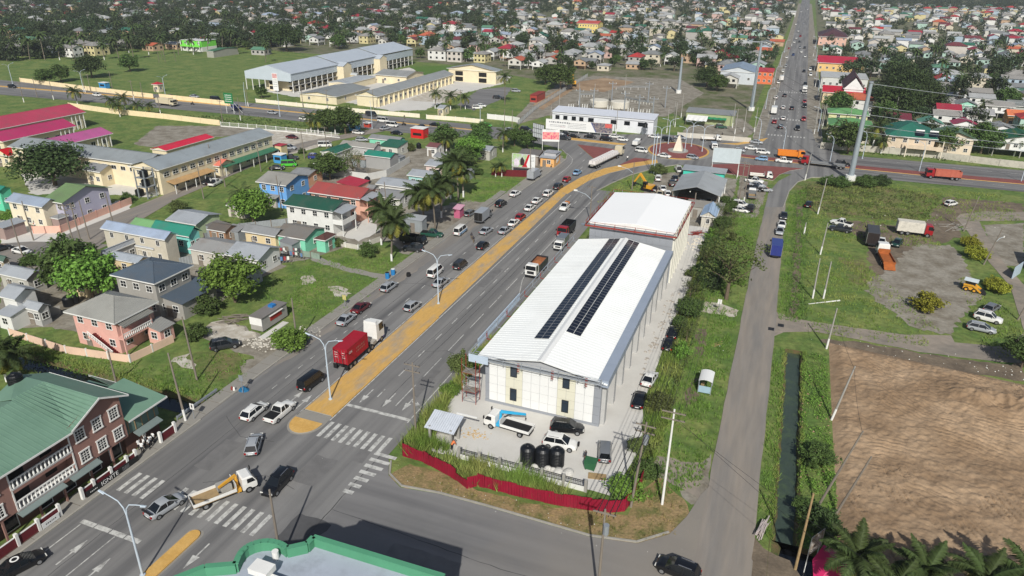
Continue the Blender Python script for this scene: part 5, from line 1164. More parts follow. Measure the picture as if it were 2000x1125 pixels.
fence_posts('white_yard_wall','pale boundary wall of the workshop with teal roof',[G(640,342),G(720,352),G(755,345),G(800,318)],2.0,wallm((192,192,188)),None,4.0)
fence_posts('long_cream_wall','long cream wall along the far side of the highway',[G(40,160),G(180,178),G(300,192)],2.0,wallm((222,204,166)),wallm((206,188,150)),9)
fence_posts('school_cream_wall','cream wall continuing along the highway past the gatehouse',[G(312,192),G(450,207),G(505,200)][:2],2.0,wallm((222,204,166)),wallm((206,188,150)),9)
fence_posts('cream_compound_wall','cream compound wall of the school grounds below the highway',[G(135,210),G(220,222),G(320,232),G(430,245)],2.0,wallm((222,204,166)),wallm((206,188,150)),9)
fence_posts('white_railing','white railing round the gravel car park below the highway',[G(432,247),G(520,254),G(600,262),G(664,270)],1.7,WHITE,WHITE,4,rail=True,cat='fence')
fence_posts('white_railing','white railing in front of the school along the highway',[G(500,200),G(600,210),G(700,220),G(820,230)],1.6,wallm((220,212,190)),WHITE,5,.15)
fence_posts('white_railing','white railing by the gatehouse next to the highway junction',[G(833,232),G(890,236),G(944,241)],1.6,wallm((220,212,190)),WHITE,4,.15)
fence_posts('white_wall','white wall beside the construction track',[G(952,232),G(1000,237),G(1015,240)],2.0,WHITE,WHITE,4)
fence_posts('street_railing','white railing along the side street outside the cream school',[G(290,388),G(380,352),G(440,336),G(520,312)],1.3,WHITE,WHITE,4,rail=True,cat='fence')
fence_posts('estate_wall','long grey concrete wall in front of the green roofed houses',[G(1602,290),G(1735,300),G(1835,310),G(1950,324),G(2080,338)],2.2,mat('stained_wall',(176,172,160),.9,.1,.5,grime=.45,gscale=.8),wallm((150,146,136)),9)
fence_posts('depot_wall','low white blockwork wall in front of the depot with tarpaulins',[G(1323,268),G(1400,273),G(1466,279)],1.8,wallm((186,182,172)),WHITE,5)
fence_posts('maroon_fence','maroon sheet fence under the couple billboard',[G(960,342),G(1000,345),G(1045,346)],2.0,mat('maroon_sheet',(100,30,36),.7,.15,1.0,ribs=('X',5)),None,2.5,.06,'fence')
RS_=mat('crimson_sheet',(132,20,46),.55,.14,.6,ribs=('X',5),grime=.22,gscale=1.0)
t=thing('red_sheet_fence','crimson corrugated sheet fence bulging along the corner verge','fence',(-38.5,63.4,0))
pts=[(-39.2,65.2),(-38.5,63.6),(-35.4,63.4),(-32.6,62.6),(-30.2,61.9),(-28.3,61.0),(-27.4,61.9),(-24.6,62.0),(-21.4,62.0),(-18.0,62.3),(-14.6,62.8),(-11.6,63.4),(-10.0,64.3),(-9.4,67.0),(-9.1,70.5)]
rr=random.Random(5)
for i in range(len(pts)-1):
 p,q=pts[i],pts[i+1];n=max(1,round(math.hypot(q[0]-p[0],q[1]-p[1])/1.0))
 for k in range(n):
  a=(p[0]+(q[0]-p[0])*k/n+38.5,p[1]+(q[1]-p[1])*k/n-63.4);c=(p[0]+(q[0]-p[0])*(k+1.03)/n+38.5,p[1]+(q[1]-p[1])*(k+1.03)/n-63.4)
  l0,l1=rr.uniform(-.15,.1),rr.uniform(-.15,.1);hh=1.85+rr.uniform(-.1,.12);zz=rr.uniform(-.02,.1)
  if i==4:hh-=.5
  if i==5:hh-=.1
  b=MB();m_=6;dx,dy=c[0]-a[0],c[1]-a[1];L=math.hypot(dx,dy);nx_,ny_=dy/L,-dx/L
  for j in range(m_):
   u0,u1=j/m_,(j+1)/m_;o0=.03*(j%2);o1=.03*((j+1)%2)
   w0,w1=(l0+(l1-l0)*u0),(l0+(l1-l0)*u1)
   b.poly([(a[0]+dx*u0+nx_*o0,a[1]+dy*u0+ny_*o0,zz),(a[0]+dx*u1+nx_*o1,a[1]+dy*u1+ny_*o1,zz),(a[0]+dx*u1+nx_*(o1-w1),a[1]+dy*u1+ny_*(o1-w1),hh),(a[0]+dx*u0+nx_*(o0-w0),a[1]+dy*u0+ny_*(o0-w0),hh)])
  b.obj('sheet',RS_,t)
t=thing('yard_railing','black iron railing on white plinth with concrete posts below the water tanks','fence',(-31.6,65.9,0))
for k in range(7):
 x=k*2.75;b=MB();b.box(x-.17,x+.17,-.17,.17,0,1.75);b.obj('post',CONCW,t)
 if k<6:
  b=MB();b.box(x+.17,x+2.58,-.1,.1,0,.7);b.obj('plinth',WHITE,t)
  b=MB();b.box(x+.17,x+2.58,-.03,.03,.75,.8);b.box(x+.17,x+2.58,-.03,.03,1.5,1.56);b.box(x+.17,x+2.58,-.03,.03,1.28,1.32);b.obj('rail',DARKM,t)
  for j in range(11):
   b=MB();xx=x+.32+j*.22;b.box(xx-.018,xx+.018,-.018,.018,.7,1.55);b.obj('bar',DARKM,t)
# ---------- schools, substation, depots
CRM=(212,200,170)
h=house(None,None,None,6.8,'long cream school wing with grey zinc roof running across the block',CRM,(134,140,142),'gx',1.6,.6,0,0,2,rect=(-209,-158,138,149),name='school_building',cat='school',dr=None)
for k in range(14):
 window(h,'s',(-24.9,24.9,-4.9,4.9),-22+k*3.3,4.4,1.6,1.0,1);
h=house(None,None,None,7.0,'cream school wing with grey zinc roof running up the block beside the side street',CRM,(138,146,150),'gy',1.7,.6,2,0,2,rect=(-160.5,-149.8,135.5,182),name='school_building',cat='school',dr=None)
for k in range(14):window(h,'e',(-4.8,4.8,-22.6,22.6),-20.5+k*3.1,4.6,1.8,1.1,3)
for k in range(10):window(h,'e',(-4.8,4.8,-22.6,22.6),-18+k*4.1,1.2,1.5,1.0,1)
for y0,y1,m_ in((-21,-6,roofm((176,142,98),'Y')),(-2,22,roofm((52,110,84),'Y'))):
 b=MB();slope(b,[(4.8,y0,3.3),(7.6,y0,2.8),(7.6,y1,2.8),(4.8,y1,3.3)]);b.obj('awning',m_,h)
 for k in range(5):b=MB();y=y0+.3+k*(y1-y0-.6)/4;b.box(7.3,7.45,y-.08,y+.08,0,2.8);b.obj('awning_post',WHITE,h)
t=thing('covered_walkway','open walkway with tan roof in front of the cream school','walkway',(*G(240,352),))
a,c=G(205,338,2.8),G(312,352,2.8);L=c[0]-a[0]
b=MB();slope(b,[(-L/2,-1.8,2.7),(L/2,-1.8,2.7),(L/2,1.8,3.1),(-L/2,1.8,3.1)]);b.obj('roof',roofm((176,142,98)),t)
for k in range(9):b=MB();x=-L/2+.4+k*(L-.8)/8;b.box(x-.1,x+.1,-1.6,-1.4,0,2.7);b.obj('post',WHITE,t)
house((165,330),(195,338),(228,325),4.5,'low school shed with grey zinc roof behind the big round tree',CRM,ZINCD,'gx',1.2,.5,2,1,name='school_shed',cat='shed')
house((290,291),(326,293),(420,268),4.0,'long crimson roofed canopy behind the cream school',CRM,(196,34,62),'gy',.8,.3,0,0,name='canopy',cat='canopy',dr=None)
house((397,320),(425,325),(460,315),3.4,'cream gatehouse with coral roof by the school railing',CRM,(206,116,98),'gx',1.2,.6,2,1,name='gatehouse',cat='gatehouse')
house(None,None,None,6.6,'long crimson roofed school block farthest from the street',CRM,(176,44,72),'gy',3.0,.9,0,0,1,rect=(-262,-233,150,196),name='school_building',cat='school',dr=None)
a,b_=G(25,271,5.4),G(152,245,5.4)
def red_block(pa,pb,H,w,label,col,rise,y_extra=0):
 a,c=G(*pa,H),G(*pb,H);x1=(a[0]+c[0])/2
 h=house(None,None,None,H,label,CRM,col,'gy',rise,.9,2,0,1,rect=(x1-w,x1,a[1]-y_extra,c[1]),name='school_building',cat='school',dr=None)
 rr_=h['_rect'];wx,wy=(rr_[1]-rr_[0])/2,(rr_[3]-rr_[2])/2
 n=int(wy*2/4)
 for k in range(n):window(h,'e',(-wx,wx,-wy,wy),-wy+(k+.5)*2*wy/n,1.4,1.6,1.3,1)
 for k in range(4):b=MB();y=wy-.3-k*1.6;b.box(wx+.5,wx+.7,y-.12,y+.12,0,H-.2);b.obj('column',WHITE,h)
 return h
bpy.data.objects.remove(bpy.data.objects['school_building.002'])if False else None
red_block((0,250),(172,219),5.6,15,'long crimson roofed school hall nearest the highway',(168,60,84),2.4,20)
red_block((25,271),(152,246),4.6,11,'middle magenta red roofed school block',(166,48,92),2.0,4)
red_block((150,280),(212,259),4.2,10,'pink roofed school block end next to the grey school wing',(172,86,136),1.6,8)
house((-12,299),(11,306),(54,296),3.8,'small cream outbuilding with bright red roof at the left edge',CRM,(186,16,28),'gy',1.5,.5,2,1,name='outbuilding',cat='building')
bpy_del=[o for o in bpy.data.objects if o.get('label','').startswith('long crimson roofed school block farthest')]
for o in bpy_del:
 for ch in list(o.children_recursive):bpy.data.objects.remove(ch)
 bpy.data.objects.remove(o)
def long_school():
 X0,X1,Y0,Y1=-246,-219,283,402
 t=thing('long_school','very long three storey school with silver roof and open galleries','school',((X0+X1)/2,Y0,0));hw=(X1-X0)/2;L=Y1-Y0
 CW=wallm(CRM);b=MB();b.box(-hw+7,hw-3.4,5,L-2,0,8.6);b.obj('wall',CW,t)
 SR=mat('silver_roof',(172,180,188),.4,.05,.2,ribs=('Y',3),spec=.5)
 for k in range(3):
  y0,y1=k*L/3,(k+1)*L/3-.05;dz=k*.35
  b=MB();slope(b,[(-hw,y0,8.6+dz),(0,y0,12.0+dz),(0,y1,12.0+dz),(-hw,y1,8.6+dz)]);slope(b,[(0,y0,12+dz),(hw,y0,8.8+dz),(hw,y1,8.8+dz),(0,y1,12+dz)]);b.obj('roof',SR,t)
 SC=mat('pale_sheet_wall',(176,186,194),.5,.05,.3,ribs=('Y',3));
 b=MB();b.box(hw-.5,hw-.35,0,L,5.4,8.8);b.obj('sheet_screen',SC,t)
 b=MB();b.poly([(-hw+.1,-.02,5.2),(hw-.4,-.02,5.2),(hw-.4,-.02,8.8),(0,-.02,11.9),(-hw+.1,-.02,8.5)]);b.obj('gable_screen',SC,t)
 for k in range(26):
  b=MB();y=1+k*(L-2)/25;b.box(hw-.6,hw-.3,y-.15,y+.15,0,5.4);b.obj('gallery_column',WHITE,t)
  if k<25:
   b=MB();b.box(hw-3.4,hw-3.3,y+1,y+3.6,1.0,2.5);b.box(hw-3.4,hw-3.3,y+1,y+3.6,4.2,5.3);b.obj('window',SHADOWIN,t)
 b=MB();b.box(hw-3.4,hw-.3,1,L-1,2.85,3.05);b.obj('gallery_floor',CONCW,t)
 for x in(-hw+.3,-hw+4,-hw+8,-2):b=MB();b.box(x-.15,x+.15,0,.3,0,5.2);b.obj('front_column',WHITE,t)
 for y in(38,74):
  b=MB();b.box(hw-3,hw+3.4,y,y+7.5,0,8.2);b.poly([(hw+3.41,y,8.2),(hw+3.41,y+7.5,8.2),(hw+3.41,y+3.75,9.6)]);o=b.obj('stair_tower',CW,t)
  b=MB();slope(b,[(hw-3,y-.3,8.2),(hw+3.6,y-.3,8.2),(hw+3.6,y+3.75,9.8),(hw-3,y+3.75,9.8)]);slope(b,[(hw-3,y+3.75,9.8),(hw+3.6,y+3.75,9.8),(hw+3.6,y+7.8,8.2),(hw-3,y+7.8,8.2)]);b.obj('tower_roof',SR,o)
 b=MB();b.box(2.6,5.6,-.3,-.1,.6,8.6);s=b.obj('hanging_banner',WHITEC,t);b=MB();b.box(2.8,5.4,-.32,-.301,6.4,8.4);b.obj('banner_picture',mat('faded_print',(196,150,150),.7,.35,1.2),s);strokes(s,INKG,-.301,3.0,5.4,4,2.2,.3,1.0,4,'s')
 b=MB();b.box(-1.5,1.5,2,5,0,4.8);o=b.obj('entrance_block',CW,t)
 for z in(.6,2.8):b=MB();b.box(-1.2,1.2,1.96,1.999,z,z+1.6);b.obj('opening',SHADOWIN,o)
long_school()
house((689,186),(737,187),(891,145),4.6,'long low cream classroom block with grey roof beside the sports court',CRM,(138,142,142),'gy',1.8,.5,0,0,name='school_building',cat='school',dr=None)
sb=[o for o in bpy.data.objects if o.get('label','').startswith('long low cream classroom')][0]
x0,x1,y0,y1=sb['_rect'];hw,hl=(x1-x0)/2,(y1-y0)/2
for k in range(18):
 b=MB();y=-hl+1+k*(2*hl-2)/17;b.box(hw,hw+.5,y-.2,y+.2,0,3.8);b.obj('buttress',wallm((226,214,180)),sb)
 if k<17:window(sb,'e',(-hw,hw,-hl,hl),y+(hl-1)/17,1.5,1.6,1.2,1)
h=house((890,128),(954,145),(981,136),6.6,'big cream school hall with grey roof and white gable',CRM,(140,146,148),'gy',2.6,.8,0,3,1,name='school_hall',cat='school',dr=None)
x0,x1,y0,y1=h['_rect'];hw,hl=(x1-x0)/2,(y1-y0)/2
for x in(-hw*.55,hw*.45):
 for z in(.3,3.2):b=MB();b.box(x-2.2,x+2.2,-hl-.05,-hl-.003,z,z+2.2);b.obj('opening',SHADOWIN,h)
house((587,181),(652,190),(725,171),3.6,'low school shed with grey roof and white gable facing the highway',CRM,(128,132,132),'gy',1.3,.5,2,2,name='school_shed',cat='school',dr=None)
house((735,144),(800,152),(820,140),4.2,'open sided school canteen with grey roof',CRM,(140,142,140),'gx',1.6,.6,2,1,name='school_shed',cat='school')
house((640,160),(680,163),(735,150),3.2,'covered school walkway with silver roof',CRM,(160,166,170),'gy',.5,.2,0,0,name='walkway',cat='walkway',dr=None)
house((685,145),(692,147),(703,146),3.4,'tiny cream gabled block beside the long school',CRM,(160,166,170),'gx',.9,.3,0,1,name='school_shed',cat='shed',dr=None)
house((297,164),(310,166),(316,163),3.6,'small cream gatehouse with red hip roof on the highway wall',CRM,(166,36,48),'hip',.9,.4,1,1,name='gatehouse',cat='gatehouse')
house((855,210),(866,213),(877,207),3.0,'tiny cream guard hut by the school gate',CRM,ZINC,'gx',.8,.3,1,1,name='guard_hut',cat='hut')
house((348,78),(404,80),(415,76),7.0,'bright lime green and white two storey house beyond the field',(116,206,76),(206,206,206),'flat',.4,.3,3,1,2,fascia=False)
lh=[o for o in bpy.data.objects if o.get('label','').startswith('bright lime')][0];q_=lh['_rect'];a_,c_=(q_[1]-q_[0])/2,(q_[3]-q_[2])/2
b=MB();b.box(-a_-.05,a_+.05,-c_-.05,c_+.05,.01,2.9);b.obj('white_storey',WHITE,lh)
for k in range(4):window(lh,'s',(-a_,a_,-c_-.05,c_),-a_+(k+.5)*a_/2,.9,1.4,1.2,1);b=MB();b.box(-a_+k*a_*.64,-a_+k*a_*.64+.5,-c_-1.6,-c_-1.2,0,6.8);b.obj('white_pillar',WHITE,lh)
b=MB();b.box(-a_,a_,-c_-1.7,-c_-.06,3.0,3.3);b.box(-a_,a_,-c_-1.7,-c_-1.6,3.3,4.1);b.obj('balcony',mat('lime_render',(116,206,76),.8,.06,.5),lh)
house((396,100),(430,100),(458,93),4.0,'open shed with green roof beside the lime green house',(150,150,140),(64,110,80),'gx',1.0,.3,0,0,name='shed',cat='shed',dr=None)
def substation():
 X0,X1,Y0=-85,-45.6,266;t=thing('control_building','long white control building with eight windows at the substation','building',((X0+X1)/2,Y0,0));hw=(X1-X0)/2
 b=MB();b.box(-hw,hw,0,8,0,5.4);b.obj('wall',wallm((206,208,212)),t)
 b=MB();slope(b,[(-hw-.3,-.3,5.5),(hw+.3,-.3,5.5),(hw+.3,8.3,6.3),(-hw-.3,8.3,6.3)]);b.obj('roof',mat('pale_roof',(196,200,208),.5,.05,.3,ribs=('X',3)),t)
 b=MB();b.box(-hw,hw,-.12,-.004,4.5,4.65);b.obj('trim',INKG,t)
 for k,x in enumerate((-17.6,-14.4,-11,-8,-4.2,4.6,9.8,15)):window(t,'s',(-hw,hw,0,8),x,2.8,1.5 if k<4 else 2.0,1.3,1,DARKM)
 b=MB();b.lathe([(.8,3.0),(.85,3.2),(.85,4.4),(.3,4.8)],12,0,(hw-2.5,-2.6));b.obj('water_tank',BLACKT,t)
 b=MB();
 for sx in(-.8,.8):
  for sy in(-.8,.8):b.cyl((hw-2.5+sx,-2.6+sy,0),(hw-2.5+sx,-2.6+sy,3),.07)
 b.box(hw-3.5,hw-1.5,-3.6,-1.6,2.9,3.0);b.obj('tank_stand',GALV,t)
substation()
def billboard_frame(name,label,p0,p1,z0,z1,m_,legs=3,strip=True,back=GALV,d=.25,legm=None):
 """upright board between two ground points"""
 cx,cy=(p0[0]+p1[0])/2,(p0[1]+p1[1])/2;L=math.hypot(p1[0]-p0[0],p1[1]-p0[1]);rz=math.atan2(p1[1]-p0[1],p1[0]-p0[0])
 t=thing(name,label,'billboard',(cx,cy,0),rz)
 b=MB();b.box(-L/2,L/2,0,.08,z0,z1);bd=b.obj('board',m_,t)
 b=MB()
 for q in((-L/2-.06,-L/2,z0-.06,z1+.06),(L/2,L/2+.06,z0-.06,z1+.06)):b.box(q[0],q[1],-.05,.13,q[2],q[3])
 b.box(-L/2,L/2,-.05,.13,z1,z1+.06);b.box(-L/2,L/2,-.05,.13,z0-.06,z0);b.obj('frame',legm or WHITE,t)
 for k in range(legs):
  x=-L/2+.15+k*(L-.3)/max(1,legs-1);b=MB();b.cyl((x,.22,0),(x,.22,z1),.09,n=7);b.obj('leg',legm or WHITE,t)
 return t,bd,L
t,bd,L=billboard_frame('substation_billboard','long white billboard with group photograph and fine print before the control building',G(1066,256),G(1195,267),1.0,4.6,WHITEC,7)
strokes(bd,INKG,-.001,-L/2+1.2,3.4,1,8,.55,.7,55,'s');strokes(bd,INKG,-.001,-L/2+1.5,2.5,2,6,.22,.5,5,'s');strokes(bd,INKG,-.001,-4.2,3.5,4,7,.2,.55,6,'s');strokes(bd,INKR,-.001,-L/2+5.5,2.0,1,2,.2,.5,7,'s')
b=MB();b.poly([(L/2-8.2,-.004,4.6),(L/2-.05,-.004,4.6),(L/2-.05,-.004,1.05),(L/2-6.2,-.004,1.05)]);b.obj('photo_print',mat('photo_print',(150,138,130),.7,.6,1.4,col2=(56,60,90),patch=.5),bd)
b=MB();b.box(L/2-2.8,L/2-.2,-.012,-.006,3.0,4.5);b.obj('red_print',mat('red_print',(190,90,84),.7,.3,1.5),bd)
b=MB();b.hexa([(L/2-8.2,-.016,4.6),(L/2-7.8,-.016,4.6),(L/2-5.8,-.016,1.05),(L/2-6.2,-.016,1.05)],[(L/2-8.2,-.012,4.6),(L/2-7.8,-.012,4.6),(L/2-5.8,-.012,1.05),(L/2-6.2,-.012,1.05)]);b.obj('blue_stripe',mat('blue_print',(70,84,130),.7,.1,1.0),bd)
t,bd,L=billboard_frame('pink_billboard','billboard with white header and pink photo strip above the shops',G(1058,300),G(1091,301),4.2,8.0,WHITEC,2)
b=MB();b.box(-L/2+.1,L/2-.1,-.01,-.003,4.8,7.2);b.obj('photo_print',mat('pink_print',(196,70,110),.7,.5,1.3,col2=(226,170,150),patch=.5),bd);strokes(bd,INKG,-.001,-1.5,7.5,1,3.0,.18,.3,8,'s')
t,bd,L=billboard_frame('blank_billboard','blank billboard back with steel grid turned to the highway',G(1040,292),G(1061,298),4.5,9.0,mat('pale_panel',(192,196,198),.6,.06,1.0),2,legm=DARKM)
for k in range(1,6):b=MB();x=-L/2+k*L/6;b.box(x-.04,x+.04,-.06,-.002,4.5,9.0);b.obj('rib',DARKM,bd)
for k in range(1,3):b=MB();b.box(-L/2,L/2,-.12,-.062,4.5+k*1.5-.04,4.5+k*1.5+.04);b.obj('rib',DARKM,bd)
t,bd,L=billboard_frame('couple_billboard','billboard with green and crimson print showing a photo of two people',G(1000,341),G(1044,345),2.6,6.4,WHITEC,2)
b=MB();b.poly([(-L/2,-.004,2.6),(.2,-.004,2.6),(1.3,-.004,6.4),(-L/2,-.004,6.4)]);b.obj('photo_print',mat('green_print',(150,186,110),.7,.3,.9,col2=(190,180,205),patch=.52),bd)
b=MB();b.poly([(-.5,-.008,2.6),(1.2,-.008,2.6),(.9,-.008,3.4),(1.9,-.008,6.4),(1.3,-.008,6.4),(.2,-.008,3.6)]);b.obj('crimson_stripe',INKR,bd)
b=MB();b.poly([(-2.9,-.01,2.9),(-1.3,-.01,2.9),(-1.4,-.01,4.4),(-2.2,-.01,5.2),(-2.9,-.01,4.6)]);b.obj('figure_print',mat('pale_print',(206,196,206),.7,.2,1.0),bd)
b=MB();b.poly([(-1.0,-.01,3.2),(.1,-.01,3.0),(.3,-.01,4.6),(-.4,-.01,5.6),(-1.0,-.01,4.8)]);b.obj('figure_print',mat('dark_print',(50,40,40),.7,.3,1.0),bd)
strokes(bd,INKG,-.001,1.9,5.6,4,1.4,.16,.4,9,'s')
t,bd,L=billboard_frame('tarp_billboard','blank pale billboard sheet on white posts above the workshop',G(1387,345),G(1440,349),4.6,8.8,mat('pale_sheet',(176,186,190),.6,.08,.6,bump=.06,bscale=1.0),2)
def green_sign():
 x,y=G(450,222);t=thing('road_sign','green direction sign on white braced posts beside the highway','sign',(x,y,0),0)
 b=MB();b.box(-2.2,2.2,0,.1,4.0,8.2);s=b.obj('panel',mat('sign_green',(34,112,66),.5,.06,1.0),t);strokes(s,INKW,-.001,-1.6,7.2,4,3.2,.3,.8,10,'s')
 for x_ in(-1.8,1.8):b=MB();b.cyl((x_,.2,0),(x_,.2,8),.1);b.cyl((x_,.2,5),(x_+1.8,3,0),.08);b.obj('post',WHITE,t)
green_sign()
for i,q in enumerate(((1123,222),(1151,221),(1212,228),(1240,236),(1268,240),(1294,215),(1188,205),(1260,205))):
 x,y=G(*q);t=thing('gantry_post','galvanised gantry post in the substation yard behind the control building','post',(x,y+6,0),0,'substation gantry posts')
 b=MB();b.cyl((0,0,0),(0,0,9.5),.28,.2,10);b.obj('post',GALV,t);b=MB();b.box(-1.8,1.8,-.1,.1,8.4,8.6);b.obj('crossarm',GALV,t)
 for k in(-1.6,0,1.6):b=MB();b.lathe([(.05,8.6),(.12,8.7),(.05,8.8),(.12,8.9),(.05,9.1)],8,0,(k,0));b.obj('insulator',WHITE,t)
for i,(p,q)in enumerate((((1123,222),(1151,221)),((1212,228),(1240,236)),((1240,236),(1268,240)),((1188,205),(1260,205)))):
 (xa,ya),(xb,yb)=G(*p),G(*q);t=thing('busbar_beam','steel beam with hanging insulators spanning two gantry posts in the substation','beam',((xa+xb)/2,(ya+yb)/2+6,0),math.atan2(yb-ya,xb-xa),'substation beams');L_=math.hypot(xb-xa,yb-ya)/2
 b=MB();b.box(-L_,L_,-.25,-.15,7.0,7.15);b.box(-L_,L_,.15,.25,7.0,7.15);b.box(-L_,L_,-.05,.05,7.5,7.6);b.obj('beam',GALV,t)
 for k in range(5):b=MB();x_=-L_*.8+k*L_*.4;b.lathe([(.04,5.8),(.12,6.0),(.04,6.2),(.12,6.4),(.04,6.95)],7,0,(x_,0));b.obj('insulator',WHITE,t)
for i,q in enumerate(((1108,225),(1135,225),(1185,228),(1225,233),(1245,236),(1262,236))):
 x,y=G(*q);t=thing('switchgear','grey switchgear with white insulators in the substation yard','switchgear',(x,y+5,0),.1*i,'substation switchgear')
 b=MB();b.box(-1.6,1.6,-1,1,0,2.0);b.obj('tank',GALV,t)
 for k in(-1,0,1):b=MB();b.lathe([(.12,2.0),(.25,2.2),(.12,2.5),(.25,2.8),(.12,3.1),(.2,3.4),(.08,3.8)],8,0,(k,0));b.obj('bushing',WHITE,t)
 for k in range(5):b=MB();b.box(-1.7+k*.7,-1.5+k*.7,-1.4,-1.0,.2,1.8);b.obj('fin',GALV,t)
for q,r_,l in(((1162,212),4.2,'left'),((1203,215),4.2,'right')):
 x,y=G(*q);b=MB();b.lathe([(r_,0),(r_,2.6),(r_*.9,2.8)],26);o=b.obj('round_tank',wallm((196,192,180)),loc=(x,y+7,0));tag(o,'low round cream tank in the substation yard, the %s one'%l,'tank')
fence_posts('chain_fence','grey mesh fence along the dirt track beside the substation',[G(1012,245),G(1045,215),G(1100,180),G(1148,150)],2.0,mat('fence_mesh',(140,142,140),.7,.1,1.0),GALV,6,.03,'fence',rail=True)
h=house((1340,218),(1435,227),(1440,220),4.2,'open depot shed with grey roof and awnings by the north road',(150,160,120),ZINCD,'ss',.8,.3,0,0,name='depot_shed',cat='shed',dr=None)
for q,m_,w in(((1360,245),WHITE,8),((1398,243),mat('green_tarp',(38,120,84),.6,.1,.6),8)):
 x,y=G(*q);b=MB();n=8
 for k in range(n):
  u0,u1=k/n,(k+1)/n;b.poly([(-w/2+w*u0,-3,2.3+.2*(k%2)),(-w/2+w*u1,-3,2.3+.2*((k+1)%2)),(-w/2+w*u1,1.5,3.7),(-w/2+w*u0,1.5,3.7)])
 t=thing('tarpaulin',('white' if m_ is WHITE else 'green')+' tarpaulin awning stretched on poles in front of the depot shed','awning',(x,y,0));b.obj('sheet',m_,t)
 for s in(-1,1):c=MB();c.cyl((s*w/2,-3,0),(s*w/2,-3,2.5),.06);c.obj('pole',WOOD,t)
def workshop():
 a,b2,c=G(1312,371,4.2),G(1405,383,4.2),G(1434,360,4.2);x0,x1,y0,y1=a[0],b2[0]+.3,a[1],c[1]+5
 t=thing('open_workshop','open sided car workshop with grey zinc gable roof behind the rear hall','workshop',((x0+x1)/2,(y0+y1)/2,0));hw,hl=(x1-x0)/2,(y1-y0)/2
 b=MB();slope(b,[(-hw,-hl,4.0),(0,-hl,5.8),(0,hl,5.8),(-hw,hl,4.0)]);slope(b,[(0,-hl,5.8),(hw,-hl,4.0),(hw,hl,4.0),(0,hl,5.8)]);b.obj('roof',roofm((150,154,156),'Y'),t)
 for sx in(-hw+.3,0,hw-.3):
  for sy in(-hl+.3,0,hl-.3):
   if sx==0 and sy==0:continue
   b=MB();b.box(sx-.12,sx+.12,sy-.12,sy+.12,0,4.1);b.obj('post',WHITE if sx>0 else WOOD,t)
 b=MB();b.box(-hw+.3,hw-.3,hl-.4,hl-.25,0,4);b.obj('back_wall',mat('zinc_wall',(142,148,150)),t)
 b=MB();b.box(-hw+.3,-hw+.45,-hl+2,hl-.5,0,3.2);b.obj('side_wall',mat('zinc_wall',(142,148,150)),t)
 b=MB();b.cyl((-1.5,-hl-.05,4.35),(-1.5,-hl+.1,4.35),.15,n=8);b.obj('lamp',LAMPG,t)
workshop()
house((1333,325),(1390,332),(1424,333),3.4,'turquoise shop with long flat zinc roof beside the red apron',(70,190,170),ZINC,'flat',.3,.5,2,0,name='shop',cat='shop',dr=None,rect=(*[G(1333,328,3.4)[0],G(1420,334,3.4)[0]],G(1380,334,3.4)[1]-1,G(1380,334,3.4)[1]+5))
house((1340,400),(1411,412),(1418,400),2.9,'low grey block shed with flat roof behind the little hut',CONCW and(156,154,148),(140,136,128),'ss',.4,.2,1,0,name='shed',cat='shed')
house((1368,420),(1398,425),(1408,405),3.0,'little grey hut with pale blue gable roof beside the yard',(184,180,168),(150,172,196),'gy',1.2,.35,1,0,name='hut',cat='hut',dr=None,ww=.7,style=1)
def shelter():
 a,c=G(840,812,3.0),G(890,818,3.0);t=thing('yard_shelter','small open concrete shelter with pale zinc roof at the yard corner','shelter',(*G(868,862),))
 b=MB();slope(b,[(-2.1,-1.5,2.7),(2.1,-1.5,2.7),(2.1,1.6,3.5),(-2.1,1.6,3.5)]);b.obj('roof',roofm((184,190,198)),t)
 for sx in(-1.5,1.5):
  for sy in(-1.1,1.2):b=MB();b.box(sx-.14,sx+.14,sy-.14,sy+.14,0,3.0+(sy*.15));b.obj('post',CONCW,t)
 b=MB();b.box(-1.5,1.5,1.25,1.35,0,3.1);b.obj('back_wall',CONCW,t);b=MB();b.box(1.0,3.9,1.7,1.9,3.5,3.62);b.obj('beam',WHITE,t)
shelter()
def bus_shelter():
 x,y=G(1377,760);t=thing('bus_shelter','white bus shelter with domed roof and glass sides on the grass','bus shelter',(x,y,0))
 b=MB();n=7
 for k in range(n):
  a0,a1=-.9+k*1.8/n,-.9+(k+1)*1.8/n
  p=lambda a:(math.sin(a)*1.25,2.2+.75*math.cos(a)-.45)
  (xa,za),(xb,zb)=p(a0),p(a1);b.hexa([(xa,-1.6,za-.05),(xb,-1.6,zb-.05),(xb,1.6,zb-.05),(xa,1.6,za-.05)],[(xa,-1.6,za),(xb,-1.6,zb),(xb,1.6,zb),(xa,1.6,za)])
 b.obj('roof',WHITEC,t)
 for sx in(-.9,.9):
  for sy in(-1.4,1.4):b=MB();b.box(sx-.05,sx+.05,sy-.05,sy+.05,0,2.05);b.obj('post',GALV,t)
 b=MB();b.box(-.85,.85,-1.42,-1.38,.2,1.3);b.box(-.92,-.88,-1.3,1.3,.2,1.9);b.obj('glass_side',mat('clear_panel',(150,176,190),.2,.05,.5,spec=.6),t)
 b=MB();b.box(-.7,-.2,-1.2,1.2,.42,.48);b.box(-.5,-.4,-1,-.9,0,.42);b.box(-.5,-.4,.9,1,0,.42);b.obj('bench',WOODP,t)
bus_shelter()
t=thing('monument','pale stone pyramid monument in the middle of the roundabout','monument',(CEN[0],CEN[1]-1,.27))
b=MB();b.lathe([(3.4,0),(3.4,.25),(3.2,.3)],28);b.obj('plinth',CONCW,t)
